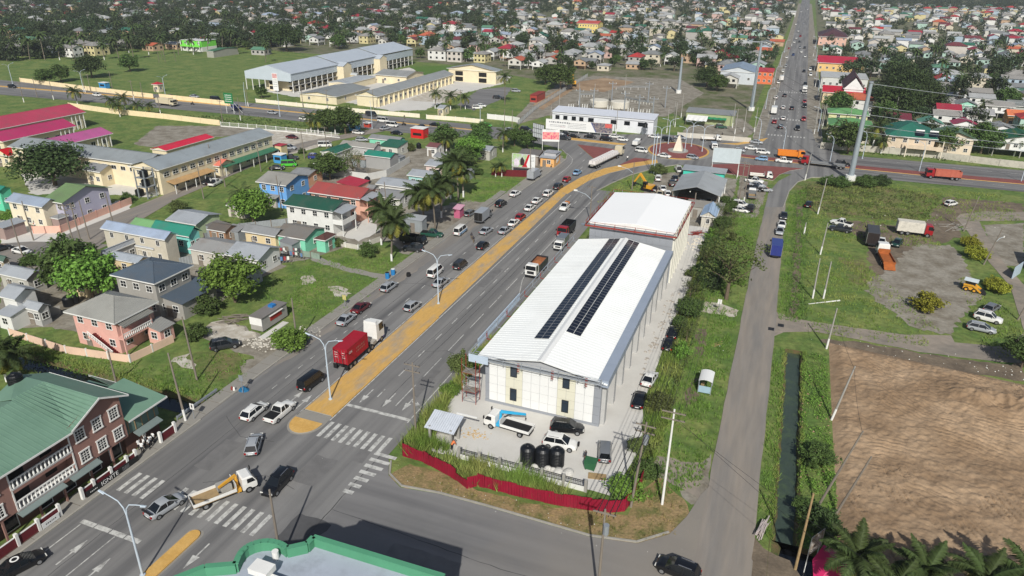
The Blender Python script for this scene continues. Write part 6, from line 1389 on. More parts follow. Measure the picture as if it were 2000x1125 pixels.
b=MB();b.hexa([(-1.5,-1.5,.3),(1.5,-1.5,.3),(1.5,1.5,.3),(-1.5,1.5,.3)],[(-.25,-.25,5.2),(.25,-.25,5.2),(.25,.25,5.2),(-.25,.25,5.2)]);b.obj('spire',mat('pale_stone',(206,198,180),.9,.1,.8,bump=.06,bscale=2),t)
# ---------- right-hand houses beyond the highway
R=dict(side='w')
h=house((1712,272),(1720,275),(1720,275),6.2,'x',rect=(24,47,268,285))if False else None
house(None,None,None,5.6,'cream bungalow with light green hip roof behind the tall steel pole',(206,198,182),(92,142,86),'hip',2.0,.7,3,0,2,rect=(*[G(1618,243,5.6)[0],G(1708,252,5.6)[0]],G(1660,248,5.6)[1],G(1660,248,5.6)[1]+15),dr=None,**R)
house(None,None,None,5.8,'second house with light green roof behind the cream bungalow',(196,196,150),(98,148,92),'hip',1.4,.6,2,0,2,rect=(*[G(1617,222,5.8)[0],G(1700,229,5.8)[0]],G(1660,226,5.8)[1]+3,G(1660,226,5.8)[1]+14),dr=None,**R)
h=house(None,None,None,6.2,'large beige house with dark green hip roof, solar heaters and balcony',(200,184,162),(34,98,82),'hip',3.6,.8,4,1,2,rect=(*[G(1732,266,6.2)[0],G(1833,272,6.2)[0]],G(1780,268,6.2)[1],G(1780,268,6.2)[1]+20),**R)
for dx in(1.0,5.2):
 b=MB();b.hexa([(dx,-9.6,6.9),(dx+2.6,-9.6,6.9),(dx+2.6,-7.8,7.9),(dx,-7.8,7.9)],[(dx,-9.7,7.02),(dx+2.6,-9.7,7.02),(dx+2.6,-7.9,8.02),(dx,-7.9,8.02)]);o=b.obj('solar_heater',mat('solar_cells',(22,25,36)),h);b=MB();b.cyl((dx,-7.7,8.2),(dx+2.6,-7.7,8.2),.3,n=10);b.obj('heater_tank',WHITEC,o)
b=MB();b.box(-1.5,9.5,-12.6,-9.3,2.9,3.2);b.box(-1.5,9.5,-12.6,-12.5,3.2,4.1);b.obj('balcony',wallm((200,184,162)),h)
for x in(-1.3,4.5,9.3):b=MB();b.box(x-.15,x+.15,-12.55,-12.25,0,6.1);b.obj('balcony_post',wallm((206,196,178)),h)
house(None,None,None,5.6,'beige house with grey green gable roof right of the large beige house',(206,192,172),(84,108,88),'gy',2.0,.8,3,1,2,rect=(*[G(1833,268,5.6)[0],G(1912,276,5.6)[0]],G(1870,270,5.6)[1],G(1870,270,5.6)[1]+14),**R)
house(None,None,None,5.6,'white stilted house with deep green hip roof at the right edge',(214,214,212),(20,82,54),'gy',2.2,.8,4,2,1,rect=(*[G(1945,277,5.6)[0],G(2060,280,5.6)[0]],G(1990,277,5.6)[1],G(1990,277,5.6)[1]+14),stilts=True,**R)
mid=[((1800,240),(1838,242),8,(206,208,206),(88,140,120),'white stilt house with pale green gable roof'),((1867,243),(1908,246),8,(214,214,212),(150,54,80),'white stilt house with crimson gable roof'),((1935,252),(1980,252),9,(210,210,208),(136,138,138),'white stilt house with grey gable roof'),((1872,204),(1905,204),9,(146,196,176),(132,134,134),'mint stilt house with grey gable roof'),((1930,206),(1968,202),9,(214,214,212),(140,138,134),'white stilt house with grey roof beside the round tree'),((1800,192),(1860,202),12,(170,168,160),(142,140,136),'long low house with weathered grey roof'),((1835,213),(1872,213),10,(206,200,196),(150,40,58),'house with crimson roof below the mint stilt house'),((1893,222),(1935,222),9,(206,206,200),(150,150,150),'pale house with grey roof between two stilt houses'),((1730,232),(1770,226),12,(160,140,130),(104,44,54),'house with maroon roof behind the large beige house'),((1975,206),(2010,206),10,(160,164,160),(120,124,122),'grey house at the right edge beside the palm'),((1972,224),(2010,228),9,(214,164,110),(206,116,76),'orange house at the right edge')]
for(a,c,d,wc,rc,lb)in mid:
 H=5.4;xa,ya=G(*a,H);xb,yb=G(*c,H)
 house(None,None,None,H,lb,wc,rc,'gy' if 'gable' in lb else 'gx',1.7,.6,3,2,1,rect=(xa-1,xb+1,min(ya,yb),min(ya,yb)+d),stilts='stilt' in lb,dr=None,**R)
house(None,None,None,5.0,'long shop row with crimson roof and orange striped shutters by the north road',(216,196,160),(176,28,48),'gx',2.0,.6,6,1,1,rect=(*[G(1606,181,5)[0],G(1690,181,5)[0]],G(1650,182,5)[1],G(1650,182,5)[1]+16),name='shop_row',cat='shops',dr=None,**R)
house(None,None,None,7.0,'white gabled church with dark maroon roof behind the shop row',(216,216,214),(78,40,42),'gy',5.5,.6,1,0,1,rect=(*[G(1648,176,7)[0],G(1690,176,7)[0]],G(1670,176,7)[1]+4,G(1670,176,7)[1]+30),name='church',cat='church',dr=None,**R)
house(None,None,None,5.5,'long building with crimson roof and arched windows by the north road',(214,180,120),(170,32,58),'gx',3,.6,7,1,1,rect=(*[G(1596,121,5.5)[0],G(1690,126,5.5)[0]],G(1640,124,5.5)[1],G(1640,124,5.5)[1]+24),name='shop_row',cat='shops',dr=None,**R)
house(None,None,None,6.0,'long pale flat roofed building behind the lawn by the north road',(196,198,192),(176,178,176),'flat',.3,.3,7,1,1,rect=(*[G(1604,150,6)[0],G(1697,155,6)[0]],G(1640,152,6)[1],G(1640,152,6)[1]+25),name='shop_row',cat='shops',dr=None,fascia=False,**R)
house(None,None,None,7.0,'pink two storey hall with dark maroon hip roof by the north road',(206,168,152),(74,46,52),'hip',5,.8,5,1,2,rect=(*[G(1598,70,7)[0],G(1656,72,7)[0]],G(1630,72,7)[1],G(1630,72,7)[1]+45),name='hall',cat='building',dr=None,**R)
house(None,None,None,6.5,'grey warehouse with blue grey roof and white side by the north road',(186,192,196),(126,142,160),'gy',2.4,.4,3,1,1,rect=(*[G(1408,136,6.5)[0],G(1478,140,6.5)[0]],G(1440,140,6.5)[1],G(1440,140,6.5)[1]+28),name='warehouse_shed',cat='building',dr=None)
house(None,None,None,6.5,'orange and red shop block beside the north road',(206,110,70),(186,50,60),'flat',.3,.3,3,2,2,rect=(*[G(1478,140,6.5)[0],G(1512,140,6.5)[0]],G(1495,140,6.5)[1],G(1495,140,6.5)[1]+18),name='shop_block',cat='shops',dr=None,fascia=False)
house(None,None,None,8,'yellow three storey block with red roof in the far housing',(216,196,120),(176,76,66),'gx',2,.5,8,2,2,rect=(*[G(1129,44,8)[0],G(1172,46,8)[0]],G(1150,46,8)[1],G(1150,46,8)[1]+20),name='school_building',cat='building',dr=None)
house((1928,0),(1930,0),(1932,0),3.0,'x',rect=(0,1,0,1))if False else None
house(None,None,None,3.4,'brown roofed bungalow cut off at the right edge by the estate lane',(150,140,110),(92,72,58),'gx',1.8,.6,1,1,1,rect=(54,68,157,176),dr=None,**R)
b=MB();b.box(0,.12,0,5,0,2.6);o=b.obj('garage_panel',mat('pale_blue_panel',(170,186,200),.6,.06,1.0),loc=(*G(1975,545),0),rz=-.5);tag(o,'pale blue upright panel beside the brown bungalow','panel')
# ---------- vehicles
def paint(name,c,rough=.3):
 if 'paint_'+name in MATS:return MATS['paint_'+name]
 m_=mat('paint_'+name,c,rough,.05,1.5,spec=.5,grime=.08 if sum(c)>250 else 0,gscale=1.2,gcol=(120,112,100));p=m_.node_tree.nodes['Principled BSDF'];p.inputs['Coat Weight'].default_value=.35;p.inputs['Coat Roughness'].default_value=.12
 return m_
PC=dict(white=(214,214,210),silver=(150,154,158),grey=(104,108,112),black=(18,19,22),dark=(44,46,50),red=(142,22,30),maroon=(84,26,32),blue=(44,66,110),lightblue=(122,158,190),green=(30,72,58),lime=(72,176,52),orange=(206,122,40),yellow=(206,152,44),teal=(28,60,54),beige=(196,186,160),cyan=(40,160,206),navy=(40,52,120))
def P_(c):return paint(c,PC[c])
KIND={'sedan':(4.5,1.76,1.45,.91,.88,-1.72,-.85,.25,1.25,.96),'hatch':(4.0,1.70,1.52,.94,.92,-1.9,-1.45,.35,1.32,.96),'wagon':(4.5,1.74,1.48,.92,.88,-2.12,-1.65,.3,1.3,.94),'suv':(4.55,1.84,1.70,1.05,1.04,-2.14,-1.78,.3,1.15,1.07),'van':(4.7,1.72,1.98,1.1,1.05,-2.28,-2.2,1.35,2.05,1.1),'minivan':(4.3,1.7,1.72,1.02,.98,-2.08,-1.9,.7,1.5,1.02),'pickup':(5.2,1.86,1.76,1.08,1.08,-.75,-.45,.55,1.2,1.08)}
CARS={}
def car_meshes(kind):
 if kind in CARS:return CARS[kind]
 L,W,H,belt,hood,yr,yr2,yf2,yf,tail=KIND[kind];w=W/2;h=L/2;parts=[]
 zb=.24
 tz=tail if kind!='pickup' else tail*.98;pk=kind=='pickup'
 st=[(-h,w*(.86 if pk else.66),.46,tz*(.92 if pk else.80)),(-h+.05,w*(.93 if pk else.80),.38,tz*(.95 if pk else.90)),(-h+.17,w*(.97 if pk else.91),.30,tz*.97),(-h+.5,w*.985,zb,tz),(-.9,w,zb,belt),(.3,w,zb,belt),(yf-.1,w*.995,zb,belt-.01),(yf+(h-yf)*.4,w*.975,zb,hood*.975),(h-.4,w*.93,zb,hood*.90),(h-.16,w*.84,.27,hood*.80),(h-.05,w*.73,.32,hood*.70),(h,w*.58,.38,hood*.60)]
 if kind=='van':st[8:]=[(h-.3,w*.95,zb,hood*.97),(h-.12,w*.9,.27,hood*.90),(h-.03,w*.8,.32,hood*.78),(h,w*.66,.38,hood*.64)]
 b=MB();NP=14
 for(y,hw,z0,z1)in st:
  q_=[(-.86,z0),(-.965,z0+.08),(-1,z0+(z1-z0)*.35),(-.99,z0+(z1-z0)*.68),(-.945,z1-.09),(-.82,z1-.015),(-.4,z1+.012)]
  b.v+=[(a*hw,y,z)for a,z in q_]+[(-a*hw,y,z)for a,z in reversed(q_)]
 for k in range(len(st)-1):
  for i in range(NP):
   j=(i+1)%NP;b.f.append((k*NP+i,(k+1)*NP+i,(k+1)*NP+j,k*NP+j));b.mi.append(0)
 b.f.append(tuple(range(NP)));b.mi.append(0);e=(len(st)-1)*NP;b.f.append(tuple(e+i for i in reversed(range(NP))));b.mi.append(0)
 wb,wt=w*.90,w*.70
 RT=[(-wt,yr2,H-.05),(wt,yr2,H-.05),(wt,yf2,H-.03),(-wt,yf2,H-.03)]
 b.hexa(RT,[(-wt*.8,yr2+.15,H+.01),(wt*.8,yr2+.15,H+.01),(wt*.8,yf2-.2,H+.02),(-wt*.8,yf2-.2,H+.02)])
 for s in(-1,1):
  for(ya,yb_)in((yr,yr2),(yf,yf2)):b.cyl((s*wb,ya,belt-.06),(s*wt,yb_,H-.04),.055,.05,5)
  ym=(yr2+yf2)/2+.15;b.cyl((s*(wb+.005),ym,belt-.06),(s*(wt+.01),ym,H-.04),.045,.04,5)
  b.cyl((s*wt,yr2,H-.04),(s*wt,yf2,H-.03),.05,.05,5)
 parts.append(('body',b,'P',None))
 if kind=='pickup':
  c=MB();c.box(-w*.86,w*.86,-h+.16,yr-.12,tail-.06,tail+.05);parts.append(('bed_cover',c,RUBBER,None))
 g=.012
 def q(nm,pts):c=MB();c.poly(pts);parts.append((nm,c,GLASS,None))
 q('windshield',[(-wb,yf+g,belt),(wb,yf+g,belt),(wt,yf2+g,H-.05),(-wt,yf2+g,H-.05)])
 q('rear_window',[(wb,yr-g,belt),(-wb,yr-g,belt),(-wt,yr2-g,H-.05),(wt,yr2-g,H-.05)])
 for s in(-1,1):q('side_window',[(s*(wb+g),yr,belt),(s*(wb+g),yf,belt),(s*(wt+g),yf2,H-.05),(s*(wt+g),yr2,H-.05)][::s])
 r=.33 if kind not in('suv','pickup','van')else.37
 wh=MB();wh.cyl((-.1,0,0),(.1,0,0),r,n=14);rim=MB();rim.cyl((-.115,0,0),(.115,0,0),r*.62,n=10)
 arch=MB();arch.cyl((-.01,0,0),(.01,0,0),r+.07,n=14)
 wm,rm,am=wh.mesh('wheel',RUBBER),rim.mesh('rim',RIM),arch.mesh('wheel_arch',RUBBER)
 for s in(-1,1):
  for y in(-h*.62,h*.62):
   parts.append(('wheel',wm,None,(s*(w-.08),y,r)));parts.append(('>rim',rm,None,(0,0,0)))
 c=MB();c.box(-.2,.2,-.05,.05,-.07,.07);lm=c.mesh('headlight',LAMPG);c=MB();c.box(-.13,.13,-.06,.06,-.12,.12);tm=c.mesh('tail_light',TAILR)
 for s in(-1,1):
  parts.append(('headlight',lm,None,(s*w*.66,h-.10,hood*.70)));parts.append(('tail_light',tm,None,(s*w*.74,-h+.06,tail*.74)))
  c=MB();c.box(s*(w-.02)-.02*0,s*(w+.16),yf2+.3,yf2+.42,belt+.02,belt+.16)if s>0 else c.box(-(w+.16),-(w-.02),yf2+.3,yf2+.42,belt+.02,belt+.16);parts.append(('mirror',c,'P',None))
 c=MB();c.box(-.26,.26,-h-.015,-h+.02,.55,.67);parts.append(('number_plate',c,WHITEC,None))
 c=MB();c.box(-w*.7,w*.7,h-.06,h+.03,.36,.5);parts.append(('front_bumper',c,RUBBER,None));c=MB();c.box(-w*.75,w*.75,-h-.03,-h+.05,.4,.52);parts.append(('rear_bumper',c,RUBBER,None))
 if kind in('suv','wagon'):
  c=MB()
  for s in(-1,1):c.box(s*wt*.85-.03,s*wt*.85+.03,yr2+.3,yf2-.4,H+.01,H+.07)
  parts.append(('roof_rail',c,CHROME,None))
 out=[]
 for nm,geo,m_,loc in parts:
  me=geo if not isinstance(geo,MB)else geo.mesh(nm,P_('white')if m_=='P' else m_,smooth=nm=='body')
  if nm=='body':me.set_sharp_from_angle(angle=math.radians(38))
  out.append((nm,me,m_=='P',loc))
 fb=MB();fb.v=list(b.v);fb.f=list(b.f);fb.mi=[0]*len(b.f)
 fb.poly([(-wb,yf+g,belt),(wb,yf+g,belt),(wt,yf2+g,H-.05),(-wt,yf2+g,H-.05)],1);fb.poly([(wb,yr-g,belt),(-wb,yr-g,belt),(-wt,yr2-g,H-.05),(wt,yr2-g,H-.05)],1)
 for s in(-1,1):fb.poly([(s*(wb+g),yr,belt),(s*(wb+g),yf,belt),(s*(wt+g),yf2,H-.05),(s*(wt+g),yr2,H-.05)][::s],1)
 for s in(-1,1):
  for y in(-h*.62,h*.62):fb.cyl((s*(w-.2),y,r),(s*(w+.02),y,r),r,n=10,mi=2)
 CARS[kind]=(out,fb.mesh('car',[P_('white'),GLASS,RUBBER]));return CARS[kind]
CATK=dict(sedan='car',hatch='car',wagon='car',suv='car',van='van',minivan='van',pickup='pickup')
NMK=dict(sedan='sedan',hatch='hatchback',wagon='station_wagon',suv='sport_utility_car',van='van',minivan='minivan',pickup='pickup_truck')
def zroad(x,y):return.075
def car(kind,col,px,hd,label,near=True,grp=None,z=None):
 """px = spot on the ground under the middle of the car in the photograph; hd = heading in degrees clockwise from +Y, or a second spot it points to"""
 if isinstance(hd,tuple):
  a,c=G(*px),G(*hd);hd=math.degrees(math.atan2(c[0]-a[0],c[1]-a[1]));x,y=(a[0]+c[0])/2,(a[1]+c[1])/2
 else:x,y=G(*px)
 z=zroad(x,y)if z is None else z;rz=-math.radians(hd)
 parts,far=car_meshes(kind);pm=P_(col)
 if not near:
  o=put(NMK[kind],far,None,(x,y,z),rz,[pm]);return tag(o,label,CATK[kind],grp)
 t=thing(NMK[kind],label,CATK[kind],(x,y,z),rz,grp);last=None
 for nm,me,isp,loc in parts:
  if nm[0]=='>':put(nm[1:],me,last,loc)
  else:last=put(nm,me,t,loc,0,[pm]if isp else None)
 return t
near_cars=[('wagon','white',(484,822),(512,799),'white station wagon beside the white pickup on the near carriageway'),('pickup','white',(530,827),(566,797),'white pickup with black bed cover waiting near the median nose'),('van','black',(592,766),(625,741),'black van with roof bars ahead of the white pickup'),('hatch','silver',(796,611),(815,597),'small silver hatchback following the median past the container truck'),('sedan','silver',(665,639),(688,621),'silver sedan parked at the kerb behind a maroon car'),('sedan','maroon',(695,614),(716,599),'maroon sedan parked at the kerb ahead of the silver sedan'),('wagon','silver',(748,574),(772,557),'silver wagon parked at the kerb beside the grass lot'),('van','white',(838,548),(862,528),'white van passing the second street lamp'),('sedan','silver',(848,567),(874,547),'silver sedan next to the white van beside the median'),('minivan','dark',(888,532),(910,514),'dark grey minivan beside the median'),('hatch','black',(935,491),(951,479),'black hatchback in the queue beside the median'),('sedan','silver',(977,461),(995,449),'silver sedan directly ahead of the black hatchback'),('sedan','silver',(941,461),(958,450),'silver sedan alone in the middle lane'),('sedan','white',(996,446),(1010,434),'white sedan directly behind the red hatchback'),('hatch','red',(1010,434),(1023,423),'red hatchback between two white sedans in the queue'),('sedan','white',(1027,416),(1042,405),'white sedan ahead of the red hatchback'),('sedan','white',(1041,402),(1056,391),'white sedan behind the white sport utility car'),('suv','white',(1062,389),(1079,376),'white sport utility car in the queue by the median'),('suv','dark',(1083,374),(1098,363),'dark sport utility car ahead of the white one in the queue'),('hatch','red',(1100,360),(1114,349),'red hatchback near the head of the queue'),('sedan','lightblue',(1120,346),(1134,336),'light blue sedan at the head of the queue'),('sedan','white',(998,387),(1014,378),'white sedan parked at the left kerb beyond the box truck'),('suv','black',(970,408),(987,397),'black car parked at the left kerb ahead of the grey box truck'),('wagon','silver',(491,895),(503,856),'silver wagon turning across the junction behind the crane truck'),('suv','black',(565,928),(520,976),'black sport utility car coming down the junction towards the viewer'),('sedan','silver',(300,1012),(350,980),'silver sedan with rear spoiler crossing the worn zebra stripes'),('sedan','black',(14,1126),(72,1096),'black coupe with round white badge on its roof at the lower left corner'),('pickup','white',(1103,409),180,'white pickup with orange load on the far carriageway'),('suv','black',(1082,840),(1133,845),'black sport utility car parked facing left in the concrete yard'),('suv','white',(1068,868),(1120,878),'white sport utility car with spare wheel behind the water tanks'),('minivan','grey',(1180,905),(1181,875),'grey minivan with open door beside the green bin'),('sedan','white',(1262,757),(1274,737),'white sedan parked against the grass edge of the yard'),('sedan','black',(1243,803),(1252,772),'black sedan half hidden in grass behind the white sedan'),('sedan','black',(1302,688),(1308,668),'black sedan parked in the tall grass nearest the white sedan'),('sedan','black',(1311,663),(1317,648),'black sedan parked farther up in the tall grass'),('sedan','dark',(1530,426),180,'dark sedan with open bonnet parked on the side road verge'),('sedan','white',(1526,443),180,'white sedan parked between the dark and silver cars on the side road'),('sedan','silver',(1522,456),180,'silver sedan parked behind the blue truck on the side road'),('hatch','black',(1579,404),10,'old black car standing alone in the grass field'),('pickup','white',(1655,444),(1630,438),'white pickup without wheels caps beside the dark wreck in the field'),('pickup','dark',(1652,454),(1628,450),'dark stripped pickup wreck in front of the white pickup'),('sedan','white',(1720,477),185,'small white car between the dark box truck and the tow truck'),('hatch','teal',(1751,480),200,'dark green wrecked hatchback in the gravel field'),('hatch','white',(1846,404),(1866,400),'abandoned white car shell on the muddy ground'),('suv','white',(1908,622),(1948,632),'white sport utility car parked on the grass triangle'),('wagon','silver',(1892,642),(1938,652),'silver wagon parked in front of the white sport utility car'),('wagon','grey',(1928,612),(1943,602),'grey car with raised tailgate behind the white sport utility car'),('suv','dark',(424,683),(456,677),'dark grey car parked on the white gravel by the food hut'),('suv','black',(1345,1130),(1300,1112),'dark car entering at the bottom edge beside the overhead wires'),('suv','dark',(820,492),(793,489),'dark grey car parked under the leaning palm'),('pickup','green',(826,461),(862,464),'dark green pickup with white sack parked on the dirt lot'),('van','white',(890,464),(908,450),'white and blue van with open back on the dirt lot'),('wagon','grey',(912,425),(926,417),'grey car parked beside the pink stall'),('van','white',(75,443),(95,432),'white van parked behind the pink boundary wall'),('sedan','white',(28,492),(60,499),'white sedan standing on the side street at the left'),('sedan','dark',(-6,492),(8,488),'dark car at the left edge of the side street'),('pickup','dark',(402,362),(418,355),'dark pickup on the side street by the school gate'),('pickup','white',(412,366),(430,357),'white pickup on the side street next to the dark one'),]
for k_,c_,a_,h_,l_ in near_cars:car(k_,c_,a_,h_,l_)
for o in list(bpy.data.objects):
 if o.get('label','').startswith('black coupe'):
  b=MB();b.cyl((0,-.35,1.475),(0,-.35,1.482),.42,n=20);q_=b.obj('roof_badge',INKW,o);b=MB();b.cyl((0,-.35,1.483),(0,-.35,1.486),.26,n=16);b.obj('badge_centre',INK,q_)
 if o.get('label','').startswith('silver sedan with rear spoiler'):
  b=MB();b.box(-.85,.85,-2.3,-2.05,1.2,1.25);b.box(-.5,-.42,-2.2,-2.1,.9,1.2);b.box(.42,.5,-2.2,-2.1,.9,1.2);b.obj('spoiler',DARKM,o)
 if o.get('label','').startswith('white sport utility car with spare'):
  b=MB();b.cyl((0,2.3,.95),(0,2.5,.95),.33,n=14);b.obj('spare_wheel',RUBBER,o)
 if o.get('label','').startswith('white and blue van'):
  b=MB();b.box(-.875,-.862,-2.2,2.0,.45,.95);b.box(.862,.875,-2.2,2.0,.45,.95);b.obj('blue_stripe',P_('lightblue'),o)
 if o.get('label','').startswith('white pickup with orange'):
  b=MB();b.hexa([(-.7,-2.3,1.1),(.7,-2.3,1.1),(.7,-.9,1.1),(-.7,-.9,1.1)],[(-.5,-2.1,1.6),(.5,-2.1,1.6),(.4,-1.1,1.5),(-.4,-1.1,1.5)]);b.obj('load',mat('orange_load',(176,110,60),.9,.2,2.0),o)
# ---- trucks
def wheelset(t,w,ys,r=.48,tw=.28,name='wheel'):
 k=MB();k.cyl((-tw/2,0,0),(tw/2,0,0),r,n=14);wm=k.mesh('wheel',RUBBER);k=MB();k.cyl((-tw/2-.02,0,0),(tw/2+.02,0,0),r*.55,n=10);rm=k.mesh('rim',RIM)
 for y in ys:
  for s in(-1,1):o=put('wheel',wm,t,(s*(w/2-tw/2),y,r));put('rim',rm,o)
def cab(t,y0,y1,w,z0,z1,col,slant=.35,sleeper=False):
 """forward-control cab between y0 (rear) and y1 (front)"""
 hw=w/2;pm=P_(col);zm=z0+(z1-z0)*.48
 b=MB();b.hexa([(-hw,y0,z0),(hw,y0,z0),(hw*.97,y1,z0),(-hw*.97,y1,z0)],[(-hw,y0,zm),(hw,y0,zm),(hw*.97,y1,zm),(-hw*.97,y1,zm)])
 b.hexa([(-hw,y0,zm),(hw,y0,zm),(hw*.97,y1,zm),(-hw*.97,y1,zm)],[(-hw*.93,y0+.05,z1-.12),(hw*.93,y0+.05,z1-.12),(hw*.9,y1-slant,z1-.12),(-hw*.9,y1-slant,z1-.12)])
 b.hexa([(-hw*.93,y0+.05,z1-.12),(hw*.93,y0+.05,z1-.12),(hw*.9,y1-slant,z1-.12),(-hw*.9,y1-slant,z1-.12)],[(-hw*.8,y0+.2,z1),(hw*.8,y0+.2,z1),(hw*.78,y1-slant-.2,z1),(-hw*.78,y1-slant-.2,z1)])
 c=b.obj('cab',pm,t)
 g=.012;b=MB();b.poly([(-hw*.9,y1+g-.02,zm+.05),(hw*.9,y1+g-.02,zm+.05),(hw*.84,y1-slant*.9+g,z1-.2),(-hw*.84,y1-slant*.9+g,z1-.2)]);b.obj('windshield',GLASS,c)
 for s in(-1,1):
  b=MB();p=[(s*(hw*.985+g),y0+(y1-y0)*.35,zm+.06),(s*(hw*.97+g),y1-.12,zm+.06),(s*(hw*.925+g),y1-slant-.05,z1-.22),(s*(hw*.94+g),y0+(y1-y0)*.35,z1-.22)];b.poly(p[::s]);b.obj('side_window',GLASS,c)
  b=MB();b.box(s*hw*.7-.16,s*hw*.7+.16,y1-.02,y1+.03,z0+.15,z0+.32);b.obj('headlight',LAMPG,c)
  b=MB();b.box(min(s*hw,s*(hw+.28)),max(s*hw,s*(hw+.28)),y1-.1,y1,zm+.2,zm+.65);b.obj('mirror',DARKM,c)
 b=MB();b.box(-hw*.98,hw*.98,y1-.1,y1+.08,z0-.18,z0+.1);b.obj('bumper',DARKM,c)
 b=MB();b.box(-hw*.6,hw*.6,y1-.01,y1+.02,z0+.35,zm-.1);b.obj('grille',DARKM,c)
 return c
def truck(kind,px,hd,label,cabcol='white',bodycol='grey',L=7.0,w=2.1,hb=2.2,name=None,grp=None,extra=None):
 if isinstance(hd,tuple):
  a,c=G(*px),G(*hd);hd=math.degrees(math.atan2(c[0]-a[0],c[1]-a[1]));x,y=(a[0]+c[0])/2,(a[1]+c[1])/2
 else:x,y=G(*px)
 t=thing(name or 'truck',label,'truck',(x,y,zroad(x,y)),-math.radians(hd),grp);h=L/2;cl=1.7 if L<8 else 2.1;ch=2.15 if L<7.5 else 2.9
 r=.42 if L<7.5 else.52;zc=r*1.55
 b=MB();b.box(-w*.32,w*.32,-h,h-.3,r*1.1,zc+.08);b.obj('chassis',DARKM,t)
 cab(t,h-cl,h,w,.55 if L<7.5 else.7,ch,cabcol,.4 if L<7.5 else.15)
 wheelset(t,w,[h-cl*.6]+([-h+1.3]if L<7.5 else[-h+1.2,-h+2.45]),r)
 y0,y1=-h,h-cl-.15;hw=w/2;pm=P_(bodycol)if bodycol in PC else bodycol
 if kind=='box':
  b=MB();b.box(-hw,hw,y0,y1,zc+.1,zc+.1+hb);bx=b.obj('cargo_box',pm,t)
  b=MB()
  for s in(-1,1):
   for y_ in(y0,y1):b.box(s*hw-.05,s*hw+.05,y_-.05,y_+.05,zc+.08,zc+.15+hb)
  b.obj('corner_post',CHROME,bx)
  for s in(-1,1):b=MB();b.box(min(.02*s,s*hw*.96),max(.02*s,s*hw*.96),y0-.06,y0-.005,zc+.2,zc+hb);b.obj('rear_door',extra or pm,bx)
 elif kind=='dump':
  b=MB();z=zc+.15
  b.hexa([(-hw,y0+.3,z),(hw,y0+.3,z),(hw,y1,z),(-hw,y1,z)],[(-hw,y0+.3,z+.12),(hw,y0+.3,z+.12),(hw,y1,z+.12),(-hw,y1,z+.12)])
  for s in(-1,1):b.box(min(s*hw,s*(hw-.08)),max(s*hw,s*(hw-.08)),y0+.1,y1,z+.12,z+hb*.62)
  b.box(-hw+.08,hw-.08,y1-.08,y1,z+.12,z+hb*.72);b.box(-hw+.08,hw-.08,y0+.1,y0+.18,z+.12,z+hb*.6);bd=b.obj('tipper_body',pm,t)
  for k in range(6):
   yy=y0+.5+k*(y1-y0-.9)/5;b=MB()
   for s in(-1,1):b.box(min(s*hw,s*(hw+.06)),max(s*hw,s*(hw+.06)),yy-.05,yy+.05,z,z+hb*.6)
   b.obj('rib',pm,bd)
  if extra:
   b=MB();n=7;rr_=random.Random(3)
   V=[[(-hw+.1+(w-.2)*i/n,y0+.2+(y1-y0-.3)*j/n,z+hb*.42+.45*math.sin(math.pi*i/n)*math.sin(math.pi*j/n)+rr_.uniform(0,.08))for j in range(n+1)]for i in range(n+1)]
   for i in range(n):
    for j in range(n):b.poly([V[i][j],V[i+1][j],V[i+1][j+1],V[i][j+1]])
   b.obj('load',extra,t)
 elif kind in('flat','crane'):
  z=zc+.12;b=MB();b.box(-hw,hw,y0,y1-.5,z,z+.1);bd=b.obj('deck',extra or WOODP,t)
  for s in(-1,1):b=MB();b.box(min(s*hw,s*(hw-.06)),max(s*hw,s*(hw-.06)),y0,y1-.5,z+.1,z+.5);b.obj('side_board',pm,t)
  b=MB();b.box(-hw+.06,hw-.06,y0,y0+.06,z+.1,z+.5);b.obj('tail_board',pm,t)
  b=MB();b.box(-hw,hw,y1-.56,y1-.5,z+.1,z+1.15);b.obj('headboard',pm,t)
 return t
def loader_crane(t,y,z,col,reach=4.0,az=0.0):
 c=thing('x','','')if False else None
 pm=P_(col);b=MB();b.box(-.9,.9,y-.25,y+.25,z-.3,z+.15);b.cyl((0,y,z),(0,y,z+1.5),.22,.18,8);m0=b.obj('crane_column',pm,t)
 e=(math.sin(az)*reach,y-math.cos(az)*reach,z+1.35);b=MB();d=Vector(e)-Vector((0,y,z+1.5));n=Vector((-d.y,d.x,0)).normalized()*.16
 n*=.7;b.hexa([(-n.x,y-n.y,z+1.35),(n.x,y+n.y,z+1.35),(e[0]+n.x,e[1]+n.y,e[2]-.1),(e[0]-n.x,e[1]-n.y,e[2]-.1)],[(-n.x,y-n.y,z+1.75),(n.x,y+n.y,z+1.75),(e[0]+n.x,e[1]+n.y,e[2]+.14),(e[0]-n.x,e[1]-n.y,e[2]+.14)]);b.obj('crane_boom',pm,t)
 b=MB();b.cyl((0,y,z+.5),(e[0]*.45,y+(e[1]-y)*.45,z+1.3),.08);b.obj('crane_ram',DARKM,t);b=MB();b.cyl(e,(e[0],e[1],e[2]-.6),.03);b.box(e[0]-.08,e[0]+.08,e[1]-.08,e[1]+.08,e[2]-.75,e[2]-.6);b.obj('hook',DARKM,t)
